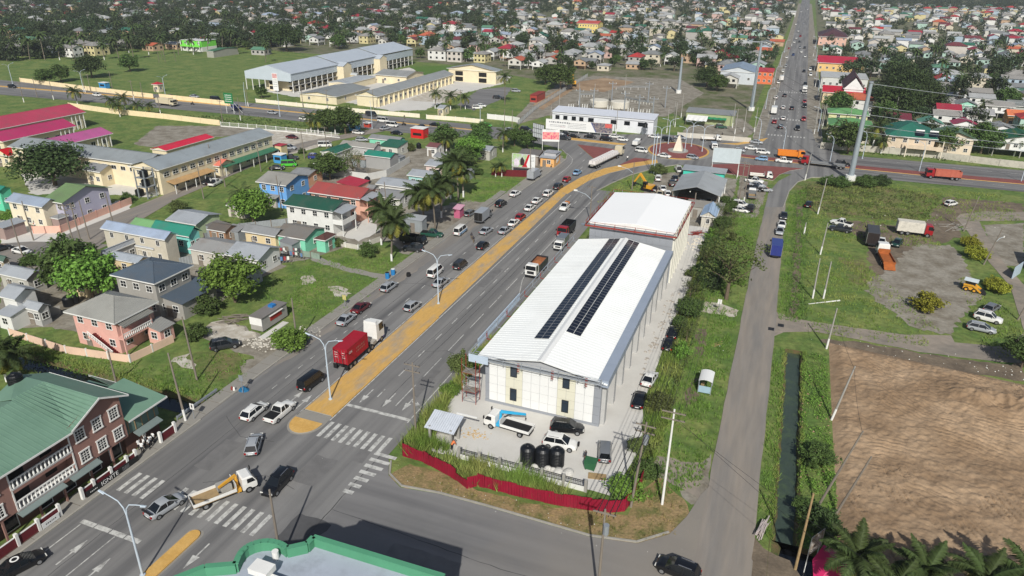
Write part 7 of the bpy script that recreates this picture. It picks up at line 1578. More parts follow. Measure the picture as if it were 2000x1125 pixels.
def semi():
 a,c=G(672,720),G(739,660);hd=math.atan2(c[0]-a[0],c[1]-a[1]);
 t=thing('container_truck','white tractor unit pulling a red shipping container along the median','truck',((a[0]+c[0])/2,(a[1]+c[1])/2,.075),-hd)
 cab(t,2.9,5.3,2.45,.75,3.7,'white',.25);b=MB();b.hexa([(-1.15,2.9,3.6),(1.15,2.9,3.6),(1.0,4.6,3.6),(-1.0,4.6,3.6)],[(-1.1,2.95,4.1),(1.1,2.95,4.1),(.8,3.9,4.1),(-.8,3.9,4.1)]);b.obj('wind_deflector',P_('white'),t)
 b=MB();b.box(-1.22,1.22,3.4,5.25,.6,.85);b.obj('skirt',P_('navy'),t)
 b=MB();b.box(-.45,.45,-6.0,5,.8,1.1);b.obj('chassis',DARKM,t);b=MB();b.box(-1.15,1.15,1.7,2.8,.6,1.15);b.obj('side_tank',mat('grey_plastic',(150,146,138),.6,.1,1.0),t)
 wheelset(t,2.45,[4.3,1.3,-.1+.3,-4.0,-5.2],.5)
 for s in(-1,1):b=MB();b.box(s*1.0-.3,s*1.0+.3,-6.1,-6.05,.3,1.1);b.obj('mud_flap',RUBBER,t)
 ct=thing('shipping_container','red corrugated shipping container on the truck trailer','container',((a[0]+c[0])/2,(a[1]+c[1])/2,.075+1.15),-hd)
 RC=mat('container_red',(148,22,38),.55,.08,.8,grime=.12);y0,y1,hw,H=-6.0,.1,1.22,2.6
 b=MB();b.box(-hw+.04,hw-.04,y0+.04,y1-.04,.05,H-.04);b.obj('shell',RC,ct)
 b=MB()
 for s in(-1,1):
  for yy in(y0,y1):b.box(s*hw-.09 if s>0 else s*hw,s*hw if s>0 else s*hw+.09,yy-.0 if yy==y0 else yy-.12,yy+.12 if yy==y0 else yy,0,H)
  b.box(s*hw-.09 if s>0 else s*hw,s*hw if s>0 else s*hw+.09,y0+.13,y1-.13,H-.12,H-.001);b.box(s*hw-.09 if s>0 else s*hw,s*hw if s>0 else s*hw+.09,y0+.13,y1-.13,0.001,.14)
 b.box(-hw+.1,hw-.1,y0,y0+.1,H-.12,H-.002);b.box(-hw+.1,hw-.1,y1-.1,y1,H-.12,H-.002);b.obj('frame',RC,ct)
 rb=MB();rb.box(-.02,.02,-.06,.06,.16,H-.14);rbm=rb.mesh('rib',RC)
 for s in(-1,1):
  for k in range(24):put('rib',rbm,ct,(s*(hw-.035),y0+.3+k*.238,0))
 for s in(-1,1):
  b=MB();b.box(min(s*.02,s*1.1),max(s*.02,s*1.1),y0+.0,y0+.035,.15,H-.15);d=b.obj('door',RC,ct)
  for xx in(.35,.8):b=MB();b.cyl((s*xx,y0-.03,.2),(s*xx,y0-.03,H-.2),.025);b.box(s*xx-.12,s*xx+.12,y0-.05,y0-.02,.9,.96);b.obj('lock_bar',CHROME,d)
  strokes(d,INKW,y0-.004,s*.65-.3,1.9,3,.5,.09,.4,12+s,'s')
 text_obj('lettering','CAI',.55,INKW,ct,(hw+.012,y0+1.0,1.75),EAST,.003);strokes(ct,mat('faded_letters',(150,90,80),.8,.1,1.0),hw+.002,y0+2.6,1.4,2,2.6,.35,.5,14,'e')
semi()
t=truck('crane',(385,992),(490,950),'white flatbed truck with orange loader crane in the junction','white','white',7.2,2.2);loader_crane(t,1.55,.75,'yellow',2.3,.35)
b=MB();b.box(-.7,.6,-.6,.9,.95,1.75);b.obj('crate',CONCW,t)
t=truck('crane',(1035,852),(955,828),'white flatbed truck with bright blue loader crane in the concrete yard','white','white',6.6,2.1,extra=RUBBER);loader_crane(t,1.3,.95,'cyan',3.4,.35)
truck('dump',(1048,532),180,'white dump truck with rusty orange load at the right edge line','white','dark',7.6,2.4,2.2,extra=mat('rust_load',(150,94,58),.9,.2,1.5))
truck('dump',(1106,458),180,'dump truck with red cab and black tipper behind the small box truck','red','black',7.6,2.4,2.6)
truck('box',(1096,484),180,'small white box truck parked in front of the black tipper','white','grey',5.4,1.9,1.8)
truck('box',(935,438),(952,424),'grey box truck with open back parked on the left shoulder','grey','silver',6.4,2.1,2.2,extra=SHADOWIN)
truck('box',(1036,354),(1050,345),'grey box truck with open doors at the kerb near the billboards','silver','silver',6.0,2.1,2.2)
truck('box',(1513,515),(1515,478),'blue tarpaulin covered truck parked on the side road','navy',P_('navy'),6.8,2.3,2.3,extra=P_('navy'))
b=MB();x,y=G(1514,497);
truck('box',(1702,495),(1698,452),'box truck with dark grey body parked in the field','dark',mat('dark_box',(64,66,70),.6,.1,1.0),8.4,2.5,2.6,extra=mat('dark_louvre',(40,32,30),.7,.15,1.0))
truck('box',(1758,456),(1808,462),'old white box truck with red cab in the field','red',mat('stained_white_box',(196,192,180),.7,.1,.8,grime=.45,gscale=.9),7.6,2.3,2.4)
t=truck('flat',(1743,540),(1712,482),'tow truck with white cab and rusty orange flatbed in the gravel field','white',mat('rusty_bed',(150,84,40),.85,.25,1.0),9.0,2.4,extra=mat('rusty_bed',(150,84,40)),name='tow_truck')
b=MB();b.hexa([(-1.1,-5.9,.1),(1.1,-5.9,.1),(1.1,-4.5,.9),(-1.1,-4.5,.9)],[(-1.1,-5.9,.2),(1.1,-5.9,.2),(1.1,-4.5,1.0),(-1.1,-4.5,1.0)]);b.obj('ramp',mat('rusty_bed',(150,84,40)),t)
def sack_trailer():
 a,c=G(1155,331),G(1212,303);hd=math.atan2(c[0]-a[0],c[1]-a[1]);L=math.hypot(c[0]-a[0],c[1]-a[1]);h=L/2
 t=thing('sack_truck','long flatbed truck loaded with white sacks turning into the roundabout','truck',((a[0]+c[0])/2,(a[1]+c[1])/2,.08),-hd)
 cab(t,h-2.3,h,2.5,.75,3.4,'beige',.2);b=MB();b.box(-1.25,1.25,-h,h-3.2,1.25,1.5);b.box(-.45,.45,-h,h-1,.9,1.24);b.obj('trailer_deck',CONCW,t);wheelset(t,2.5,[h-1.2,h-4.2,h-5.4,-h+1.2,-h+2.5,-h+3.8],.5)
 s=MB();s.hexa([(-.55,-.6,0),(.55,-.6,0),(.55,.6,0),(-.55,.6,0)],[(-.42,-.45,1.0),(.42,-.45,1.0),(.42,.45,1.0),(-.42,.45,1.0)]);sm_=s.mesh('sack',mat('sack_white',(206,202,200),.8,.1,1.5))
 for k in range(int((L-4.2)/1.35)):
  for s_ in(-1,1):o=put('bulk_sack',sm_,None,None);tag(o,'white bulk sack in the rows on the flatbed truck','sack','sacks on the flatbed truck');v=Matrix.Rotation(-hd,3,'Z')@Vector((s_*.6,-h+.8+k*1.35,0));o.location=(t.location.x+v.x,t.location.y+v.y,1.58);o.rotation_euler=(0,0,-hd)
sack_trailer()
truck('dump',(1522,308),(1564,311),'orange dump truck leaving the roundabout','orange','orange',8.6,2.5,2.6)
truck('dump',(1872,352),(1808,347),'dump truck with red cab and salmon tipper on the east highway','red',mat('salmon_tipper',(170,92,74),.6,.15,.8,grime=.2),9.6,2.5,2.8)
t=truck('flat',(1640,330),(1574,322),'red tractor unit with empty flat trailer entering the roundabout','red','grey',13,2.5,extra=CONCW)
truck('box',(1238,289),(1248,280),'white light truck entering the roundabout from the south','white','white',5.4,1.9,1.2)
truck('flat',(1372,275),(1404,276),'white flatbed truck at the depot wall','white','white',7.0,2.2)
truck('box',(1392,285),(1396,296),'white light truck coming off the roundabout','white','silver',5.2,1.9,1.2)
truck('dump',(305,204),(348,209),'beige covered dump truck on the west highway','beige','beige',10,2.5,3.4)
truck('box',(1497,349),(1504,352),'white light truck parked on the dirt by the red apron','white','white',6.0,2.0,1.2)if False else truck('flat',(1470,347),(1502,350),'white light truck parked beside the wrecked pickups','white','white',6.5,2.0)
truck('flat',(1468,395),(1468,378),'white truck cab with scrap on its deck on the dirt verge','white','grey',6.0,2.0)
truck('box',(1511,222),0,'white box truck on the north road near the crossing','white','white',7.0,2.3,2.4);truck('box',(1571,180),180,'white box truck parked at the right side of the north road','white','white',6.5,2.2,2.2);truck('box',(1526,158),0,'white box truck at the second zebra crossing of the north road','white','white',6.5,2.2,2.2)
t=truck('dump',(798,475),(816,478),'black truck with raised cab parked beside the palm','black','black',6.0,2.2,2.0)
def skid():
 x,y=G(1896,568);t=thing('skid_loader','yellow skid steer loader with pale roof canopy on the gravel','loader',(x,y,.03),-1.9)
 Yp=P_('yellow');b=MB();b.hexa([(-.8,-1.4,.4),(.8,-1.4,.4),(.8,1.1,.4),(-.8,1.1,.4)],[(-.75,-1.3,1.3),(.75,-1.3,1.3),(.75,.8,1.1),(-.75,.8,1.1)]);b.obj('body',Yp,t)
 for s in(-1,1):
  b=MB();b.box(s*.85-.1,s*.85+.1,-1.4,.2,1.2,1.5);b.hexa([(s*.85-.1,.2,1.2),(s*.85+.1,.2,1.2),(s*.85+.1,1.7,.2),(s*.85-.1,1.7,.2)],[(s*.85-.1,.2,1.5),(s*.85+.1,.2,1.5),(s*.85+.1,1.8,.5),(s*.85-.1,1.8,.5)]);b.obj('lift_arm',Yp,t)
  for yy in(-.8,.6):
   k=MB();k.cyl((s*.8-.17,yy,.45),(s*.8+.17,yy,.45),.45,n=14);o=k.obj('wheel',RUBBER,t);k=MB();k.cyl((s*.8-.18,yy,.45),(s*.8+.18,yy,.45),.24,n=10);k.obj('rim',Yp,o)
  for yy in(-1.0,.5):k=MB();k.box(s*.65-.04,s*.65+.04,yy-.04,yy+.04,1.3,2.2);k.obj('cage_post',DARKM,t)
 b=MB();b.box(-.6,.6,-.9,.4,1.3,2.1);b.obj('cage',DARKM,t);b=MB();slope(b,[(-1.0,-1.5,2.2),(0,-1.5,2.6),(0,.9,2.6),(-1.0,.9,2.2)],.06);slope(b,[(0,-1.5,2.6),(1.0,-1.5,2.2),(1.0,.9,2.2),(0,.9,2.6)],.06);b.obj('canopy',mat('pale_sheet',(176,186,190)),t)
 b=MB();b.hexa([(-.9,1.7,.05),(.9,1.7,.05),(.9,2.6,.05),(-.9,2.6,.05)],[(-.9,1.6,.7),(.9,1.6,.7),(.9,1.8,.6),(-.9,1.8,.6)]);b.obj('bucket',DARKM,t)
skid()
def excavator(px,label,rz,s=1.0):
 x,y=G(*px);t=thing('excavator',label,'excavator',(x,y,0),rz);Yp=P_('yellow');t.scale=(s,s,s)
 for q in(-1,1):b=MB();b.box(q*1.1-.3,q*1.1+.3,-1.8,1.8,0,.8);b.obj('track',RUBBER,t)
 b=MB();b.box(-1.2,1.2,-1.8,.9,.9,2.0);b.obj('house',Yp,t);b=MB();b.box(-1.2,-.2,.0,1.3,1.0,2.8);b.obj('cab',GLASS,t)
 b=MB();b.hexa([(.1,.6,1.4),(.6,.6,1.4),(.6,3.4,4.2),(.1,3.4,4.2)],[(.1,.4,2.0),(.6,.4,2.0),(.6,3.2,4.9),(.1,3.2,4.9)]);b.obj('boom',Yp,t)
 b=MB();b.hexa([(.15,3.2,4.2),(.55,3.2,4.2),(.55,5.0,1.6),(.15,5.0,1.6)],[(.15,3.5,4.8),(.55,3.5,4.8),(.55,5.4,1.8),(.15,5.4,1.8)]);b.obj('stick',Yp,t);b=MB();b.hexa([(-.2,4.6,1.0),(.9,4.6,1.0),(.9,5.5,.9),(-.2,5.5,.9)],[(-.2,5.0,1.7),(.9,5.0,1.7),(.9,5.5,1.7),(-.2,5.5,1.7)]);b.obj('bucket',DARKM,t)
excavator((1265,372),'yellow excavator with folded arm behind the rear hall',1.2,.9);excavator((1117,168),'orange excavator on the cleared site by the substation',.4,1.5)
# ---- small traffic far away
fc=[((25,172),'suv','black'),((190,188),'sedan','white'),((333,191),'sedan','dark'),((380,191),'sedan','silver'),((421,197),'van','black'),((462,213),'suv','navy'),((532,223),'sedan','silver'),((595,235),'sedan','white'),((725,227),'van','dark'),((748,239),'van','white'),((766,248),'van','white'),((752,254),'sedan','silver'),((824,251),'sedan','black'),((850,247),'sedan','black'),((951,248),'hatch','lime'),((996,257),'sedan','silver'),((1027,256),'suv','black'),((1090,264),'sedan','silver'),((1106,264),'sedan','black'),((1101,273),'pickup','dark'),((1121,269),'sedan','black'),((1153,270),'sedan','black'),((1184,275),'suv','black'),((1201,270),'sedan','white'),((1216,276),'hatch','white'),((1278,270),'sedan','white'),((1304,276),'suv','black'),((1328,272),'sedan','silver'),((1253,298),'minivan','white'),((1297,308),'sedan','white'),((1352,311),'hatch','silver'),((1477,281),'sedan','silver'),((1442,297),'sedan','silver'),((1467,293),'sedan','white'),((1490,301),'suv','white'),((1487,314),'hatch','lightblue'),((1530,318),'pickup','white'),((1645,324),'suv','black')]
for i,(q,k,c)in enumerate(fc):
 hd=90 if q[0]<1240 or q[0]>1400 else 100
 if q in((1487,314),(1530,318),(752,254)):hd=-90 if q[0]>900 else 20
 area='on the west highway' if q[0]<1000 else('queueing for the roundabout' if q[0]<1230 else('circling the roundabout' if q[0]<1400 else 'on the east arm of the roundabout'))
 nb=' near the green direction sign' if 400<q[0]<480 else(' at the far left' if q[0]<60 else(' by the school gate' if 700<q[0]<860 else ''))
 car(k,c,q,hd,'%s %s %s%s'%(dict(dark='dark grey',lightblue='light blue',navy='dark blue').get(c,c),NMK[k].replace('_',' '),area,nb),near=True,grp='%s %s cars %s%s'%(c,k,area,nb))
nr=[((1532,189),'sedan','black',0),((1515,193),'sedan','white',0),((1529,213),'hatch','white',0),((1546,214),'sedan','black',0),((1571,201),'sedan','red',180),((1571,210),'suv','black',180),((1529,234),'sedan','white',0),((1512,241),'sedan','red',0),((1524,251),'suv','black',0),((1557,254),'suv','black',180),((1569,236),'suv','red',180),((1572,167),'suv','black',180),((1529,141),'suv','white',0),((1534,132),'van','silver',0),((1570,141),'sedan','black',180),((1520,163),'sedan','white',0),((1549,109),'suv','blue',180),((1565,103),'hatch','white',180),((1551,84),'sedan','white',0),((1561,83),'sedan','dark',180),((1562,94),'sedan','silver',180),((1541,96),'sedan','red',0),((1571,95),'suv','dark',180),((1563,72),'suv','red',180),((1555,76),'sedan','white',0),((1565,24),'sedan','white',180),((1569,47),'sedan','silver',180),((1577,19),'sedan','white',180),((1554,49),'suv','white',0),((1559,62),'sedan','white',0),((1582,138),'suv','white',180),((1583,148),'suv','white',180),((1536,114),'sedan','white',0),((1572,112),'sedan','white',180)]
for i,(q,k,c,hd)in enumerate(nr):
 lane_='northbound' if hd==0 else 'southbound';dist='near end of' if q[1]>180 else('middle of' if q[1]>90 else 'far end of')
 car(k,c,q,hd,'%s %s %s at the %s the north road'%(c,NMK[k].replace('_',' '),lane_,dist),near=q[1]>180,grp='%s %s %s %s north road'%(lane_,c,k,dist))
wk=[((1285,352),'suv','white',-10),((1277,372),'sedan','black',-15),((1294,372),'sedan','white',-15),((1303,382),'hatch','white',-15),((1287,382),'sedan','beige',-15),((1312,362),'suv','black',-12),((1318,352),'sedan','dark',-12),((1325,335),'pickup','white',-20),((1385,398),'sedan','black',10),((1372,402),'suv','dark',20),((1418,395),'sedan','dark',0),((1473,357),'pickup','white',100),((1478,365),'sedan','silver',95),((1474,372),'pickup','black',100),((1492,374),'wagon','silver',80),((1446,404),'suv','white',95),((1445,414),'wagon','white',95),((1465,412),'pickup','dark',5)]
for i,(q,k,c,hd)in enumerate(wk):
 pl='parked left of the open workshop' if q[0]<1330 else('standing in front of the open workshop' if q[0]<1430 else 'among the wrecks on the dirt verge')
 car(k,c,q,hd,'%s %s %s'%(c,NMK[k].replace('_',' '),pl),grp='%s %s %s'%(c,k,pl),z=.02)
pk=[((571,271),'sedan','maroon',90,'maroon sedan in the white gravel car park'),((635,287),'van','white',60,'white van at the corner of the gravel car park'),((567,312),'pickup','dark',60,'dark pickup behind the lime green van'),((565,325),'van','lime',60,'lime green van on the side street'),((541,332),'sedan','black',60,'black sedan behind the lime green van'),((616,310),'suv','navy',60,'dark blue car beside the green roofed carport'),((566,292),'suv','silver',80,'silver car by the red roofed gate kiosk'),((700,262),'wagon','white',90,'white wagon beside the blue kiosk near the highway'),((775,263),'sedan','black',90,'black sedan parked on the highway verge'),((707,276),'wagon','silver',70,'silver wagon parked at the grey roofed shop'),((940,209),'sedan','white',80,'white sedan in the school parking yard'),((932,213),'suv','white',60,'white car at the gate side of the school parking yard'),((972,193),'suv','dark',80,'dark car in the school parking yard'),((1008,180),'suv','silver',80,'silver car left of the building site'),((510,179),'suv','white',30,'white car beside the long school'),((1408,251),'suv','green',80,'green car under the green tarpaulin')]
for q,k,c,hd,lb in pk:car(k,c,q,hd,lb,z=.03)
# ---------- lamps, poles, wires
LM={}
def lamp_meshes(H,arms):
 k=(H,arms)
 if k in LM:return LM[k]
 b=MB();b.cyl((0,0,0),(0,0,H*.82),.13,.09,10);b.cyl((0,0,0),(0,0,.12),.28,n=10);pole=b.mesh('pole',POLEG)
 b=MB();pts=[(0,0,H*.80),(.18,0,H*.90),(.7,0,H*.97),(1.6,0,H*1.0),(2.4,0,H*1.02)];b.tube(pts,.07,7,0,.05);arm=b.mesh('arm',POLEG)
 b=MB();b.hexa([(2.3,-.14,H*1.01-.04),(3.0,-.12,H*1.03-.03),(3.0,.12,H*1.03-.03),(2.3,.14,H*1.01-.04)],[(2.3,-.1,H*1.01+.08),(3.0,-.06,H*1.03+.05),(3.0,.06,H*1.03+.05),(2.3,.1,H*1.01+.08)]);head=b.mesh('lamp_head',POLEG)
 LM[k]=(pole,arm,head);return LM[k]
def street_lamp(q,H,label,arms=2,rz=0.0,grp=None,xy=None,z=0.0):
 x,y=xy or G(*q);t=thing('street_lamp',label,'street lamp',(x,y,z),rz,grp);p,a,h=lamp_meshes(H,arms);put('pole',p,t)
 for k in range(arms):o=put('arm',a,t,None,math.pi*k);put('lamp_head',h,o)
 return t
street_lamp(None,9.6,'pale double armed street lamp nearest the viewer beside the south median',2,.0,None,(-53.2,36.6),.2)
street_lamp(None,9.8,'pale double armed street lamp on the yellow median near the stop line',2,.0,None,(-54.1,70.8),.2)
street_lamp(None,9.8,'pale double armed street lamp on the median beside the white van',2,.0,None,(-54.0,G(858,595)[1]),.2)
for i,q in enumerate(((1288,299),(1305,282),(1337,299),(1350,287),(1371,297))):street_lamp(q,8.6,['street lamp at the front left of the roundabout island','street lamp at the back left of the roundabout island','street lamp just right of the monument','street lamp at the back right of the roundabout island','street lamp at the right end of the roundabout island'][i],2,.5,None,None,.27)
for i,q in enumerate(((25,164),(164,179),(324,191),(481,209),(547,228),(727,252),(938,256))):
 street_lamp(q,9.4,['double lamp at the far left of the west highway','double lamp beside the two white poles on the west highway','double lamp on the median near the red roofed gatehouse','lamp on the median beside the green direction sign','lamp on the west highway below the long school','lamp on the highway median beside the white vans','lamp with white base on the highway beside the green car'][i],2 if i<3 else 1,math.pi/2 if i<3 else 2.2)
for i,q in enumerate(((1620,320),(1684,310),(1795,335),(1994,355),(1481,282),(1528,300))):street_lamp(q,9.0,['slim lamp at the start of the east highway','lamp with white base on the verge before the estate wall','slim lamp on the red median of the east highway','lamp at the right end of the east highway','lamp at the depot corner of the roundabout','lamp where the north road meets the roundabout'][i],1,2.6)
for i in range(9):
 street_lamp(None,9,'small double lamp in the row along the north road',1,0 if i%2 else math.pi,'lamps along the north road',(-9.5 if i%2 else 12.2,300+i*42))
PM={}
def pole_mesh(H,paint,r=.16,m_=None):
 k=(H,paint,r,m_.name if m_ else '')
 if k not in PM:
  b=MB();b.cyl((0,0,1.9 if paint else 0),(0,0,H),r,r*.62,8,0);
  if paint:b.cyl((0,0,-.1),(0,0,1.92),r*1.08,r*1.02,8,1)
  PM[k]=b.mesh('pole',[m_ or WOOD,WHITE])
 return PM[k]
def upole(q,H,label,paint=False,arms=1,rz=0.0,lean=(0,0),arml=2.2,lamp=0,xy=None,m_=None,tr=False,grp=None):
 x,y=xy or G(*q);t=thing('utility_pole',label,'utility pole',(x,y,0),rz,grp);t.rotation_euler=(lean[0],lean[1],rz)
 put('pole',pole_mesh(H,paint,.16,m_),t)
 for k in range(arms):
  z=H-.35-k*.9;b=MB();b.box(-arml/2,arml/2,-.2,-.09,z-.06,z+.06);a=b.obj('crossarm',WOOD,t)
  for s in(-.95,-.5,.5,.95):b=MB();b.lathe([(.03,z+.06),(.06,z+.12),(.03,z+.2)],6,0,(s*arml/2,-.14));b.obj('insulator',DARKM,a)
 if lamp:
  b=MB();b.tube([(0,0,H*.62),(-1.5*lamp,.1,H*.74),(-3.8*lamp,.2,H*.8)],.05,6);a=b.obj('lamp_arm',POLEG,t);b=MB();b.box(min(-3.6*lamp,-4.5*lamp),max(-3.6*lamp,-4.5*lamp),.08,.32,H*.79,H*.83);b.obj('lamp_head',WHITE,a)
 if tr:b=MB();b.cyl((.3,-.3,H-2.6),(.3,-.3,H-1.5),.28,n=10);b.obj('transformer',GALV,t)
 return t
upole((812,848),11,'dark utility pole with crossarm beside the tall grass at the crossing',False,2)
upole((485,1062),9.5,'wooden pole with step irons standing before the green parapet building',False,0,xy=(-41.6,43.4))
upole((363,823),10.5,'leaning utility pole with white base beside the canal',True,0,lean=(0,-.06))
upole((385,743),10.5,'thin wooden pole on the grass lot left of the main road',False,0,lean=(0,-.05))
upole((228,752),6,'short grey pole standing beside the canal',False,0)
upole((581,675),8.5,'wooden pole with white base beside the bush on the dirt lot',True,0)
upole((1293,985),13.2,'white concrete pole with double crossarms at the corner verge',False,2,m_=WHITE,arml=2.6)
upole((1232,990),12,'leaning wooden pole with transformer at the end of the red fence',False,2,lean=(0,.06),tr=True)
upole((1186,1130),11,'wooden pole with lamp at the bottom edge under the wires',False,1,lamp=0,xy=(-9.8,51.5),tr=True)
upole((1152,432),9,'dark utility pole with crossarm and long lamp arm beside the rear hall',False,1,lamp=1)
upole((1234,372),8,'utility pole with lamp arm on the grass before the workshop',False,0,lamp=1)
upole((1272,338),13,'tall grey twin pole by the roundabout exit',False,0,m_=POLEG);upole((1277,340),12.5,'second tall grey pole by the roundabout exit',False,0,m_=POLEG)
for i,(q,H,ln)in enumerate((((1614,681),7.5,.03),((1624,820),9,.14),((1587,583),8.2,-.02),((1608,583),7.6,.0),((1602,497),7.4,.03),((1597,418),9.5,.05),((1570,458),3.0,0),((1572,352),8,.05))):
 upole(q,H,['white based pole at the lane mouth','leaning white based pole on the edge of the soil plot','white based pole left of a pair in the field','white based pole right of a pair in the field','white based pole beside the wrecked pickups','white based pole near the old black car','short white stub pole in the field grass','white based pole at the bend of the side road'][i],True,0,lean=(0,ln),m_=CONCW)
upole((1594,995),12,'long leaning wooden pole over the soil plot',False,0,lean=(0,.22));upole((1632,1005),9,'shorter leaning pole beside the long leaning one',False,0,lean=(0,.22))
upole((1553,1112),10,'pale wooden pole standing in the dark pond',False,0,m_=WOODP)
upole((1882,452),9,'dark leaning pole overgrown with creeper by the estate lane',False,0,lean=(0,.12));upole((1921,517),8.5,'leaning lamp pole beside the yellow shrubs',False,0,lean=(0,.16),lamp=-.25);upole((1988,625),7,'leaning pole pair at the right edge by the grass triangle',False,0,lean=(0,.14))
upole((1442,402),12,'dark utility pole with crossarms right of the workshop',True,2);upole((1452,398),11,'second dark utility pole right of the workshop',True,1);upole((1440,345),8,'white based pole at the tarpaulin billboard',True,0)
for i,(q,a)in enumerate((((152,502),3),((166,500),2),((175,468),0),((225,452),0),((66,470),0),((46,506),0),((440,365),1),((418,342),0),((398,388),0),((640,302),1),((550,412),0),((757,425),0),((1037,350),0),((485,208),0),((595,310),1),((510,335),1))):
 upole(q,11.5 if a>1 else 9.0,['tall pole with three crossarms by the side street','second tall pole leaning against the three armed one','thin pole before the lilac house','thin pole at the corner of the lilac house','thin pole behind the white van','thin pole beside the white sedan','pole with lamp by the school gatehouse','white pole on the side street','thin pole outside the school railing','pole at the gravel car park corner','thin pole behind the mint house','pole in the concrete yard','pole with white base beside the couple billboard','white tower pole below the long school','pole beside the lime green van','pole left of the lime green van'][i],i in(12,13),a,lean=(0,-.04))
for i,q in enumerate(((47,200),(73,190),(105,195),(178,182),(167,181),(220,175),(262,196),(281,200),(314,224),(435,240),(470,235),(592,210),(640,215),(730,215),(848,200),(900,215),(1000,260),(985,258))):
 upole(q,8.5,'thin pole in the row along the west highway',i%2==0,i%3==0,grp='poles along the west highway')
for i,q in enumerate(((1075,255),(1092,215),(1160,205),(1186,222),(1203,262),(1318,248),(1302,260),(1330,230),(1315,245),(1435,262),(1452,258),(1473,258),(1220,185),(1430,250),(1130,205))):
 upole(q,9.5,'pale pole in the cluster round the substation',True,i%3==0,m_=CONCW,grp='poles round the substation')
for i,q in enumerate(((1590,262),(1594,235),(1598,215),(1602,255),(1606,250),(1500,230),(1512,205),(1520,180),(1530,150),(1600,190),(1592,170),(1590,140),(1588,110),(1538,120),(1546,90),(1586,85),(1880,255),(1890,275),(1870,250),(1655,255),(1745,235),(1930,300))):
 upole(q,9.5,'pale pole in the rows beside the north road and the estate',i%2==0,i%2,m_=CONCW,grp='poles by the north road')
for i,q in enumerate(((311,122),(323,122),(343,120),(317,116))):upole(q,8.5,'bare palm trunk like post in the far field',False,0,grp='posts in the far field',m_=BARKP)
def monopole(q,H,label,r0,r1,arms):
 x,y=G(*q);t=thing('steel_monopole',label,'pylon',(x,y,0));b=MB();n=4
 for k in range(n):b.cyl((0,0,.8+(H-.8)*k/n),(0,0,.8+(H-.8)*(k+1)/n),r0+(r1-r0)*k/n,r0+(r1-r0)*(k+1)/n-.02,14)
 b.obj('shaft',mat('monopole_steel',(150,160,166),.5,.05,.4,metal=.3),t);b=MB();b.cyl((0,0,0),(0,0,1.6),r0*1.7,n=14);b.obj('footing',WHITE,t)
 b=MB();b.lathe([(r1*1.3,H-.3),(r1*1.3,H),(r1,H+.1)],12);b.obj('cap',GALV,t)
 if arms:
  b=MB();b.box(-arms,arms*.3,-.2,.2,H-.5,H-.1);b.obj('crossarm',GALV,t)
 return x,y,H
m1=monopole((1660,352),28.5,'tall tapering steel monopole on the verge of the east highway',.85,.5,0)
m2=monopole((1467,216),29,'tall tapering steel monopole with short arm behind the depot',.8,.45,6)
m3=monopole((1325,182),17,'shorter steel monopole at the back of the building site',.8,.45,0)
def wire(p,q,sag,label,r=.03,grp=None,name='overhead_wire'):
 pts=[((p[0]+(q[0]-p[0])*k/14),(p[1]+(q[1]-p[1])*k/14),p[2]+(q[2]-p[2])*k/14-sag*4*(k/14)*(1-k/14))for k in range(15)]
 b=MB();b.tube(pts,r,4);o=b.obj(name,DARKM if r<.05 else GALV);tag(o,label,'wire',grp)
for i,(z,dz)in enumerate(((28,2),(22,1.5),(19.5,1.5),(16.5,1.5),(14.6,1.2))):
 wire((m1[0],m1[1],z),(210,262+i*4,z+dz-6),4,'power line strung from the tall steel monopole to the right edge',.07,'lines from the steel monopole')
for i,z in enumerate((22,19,16)):wire((m1[0],m1[1],z),(m2[0],m2[1],z+1),3,'power line strung between the two tall steel monopoles',.04,'lines between the steel monopoles')
wp=(G(1293,985)[0],G(1293,985)[1]);bp=(-9.8,51.5);lp=G(1232,990)
for i,dx in enumerate((-1.0,-.4,.4,1.0)):
 wire((lp[0]+.7+dx*.8,lp[1],11.3),(bp[0]+dx*.8,bp[1],10.2),.25,'dark wire between the leaning pole and the pole at the bottom edge',.045,'wires over the junction')
 wire((wp[0]+dx,wp[1],12.8),(-8.2+dx,150,8.5),1.6,'wire running up the verge from the white concrete pole',.022,'wires up the yard verge')
 wire((lp[0]+.7+dx*.7,lp[1],11.2),(-12.0+dx,160,8.5),2.2,'wire running up the yard side from the leaning pole',.022,'wires up the yard side')
for i in range(2):wire((wp[0],wp[1],12+i*.4),(40,40-i*8,9),1.5,'thin wire from the white pole across the side road',.016,'wires across the side road')
for i in range(3):wire((-39.4+(-1,0,1)[i],68.5,10.5),(-45+(-1,0,1)[i],190,8.6),2.5,'wire along the right edge of the main road',.014,'wires along the main road')
e_=[(G(1624,820),9),(G(1614,681),7.5)]
wire((e_[0][0][0]+1.2,e_[0][0][1],8.6),(e_[1][0][0],e_[1][0][1],7.2),.6,'wire between the white based poles of the soil plot',.02);wire((G(1594,995)[0]+2.6,G(1594,995)[1],11.5),(e_[0][0][0]+1.2,e_[0][0][1],8.6),.6,'wire from the long leaning pole to the next pole',.02)
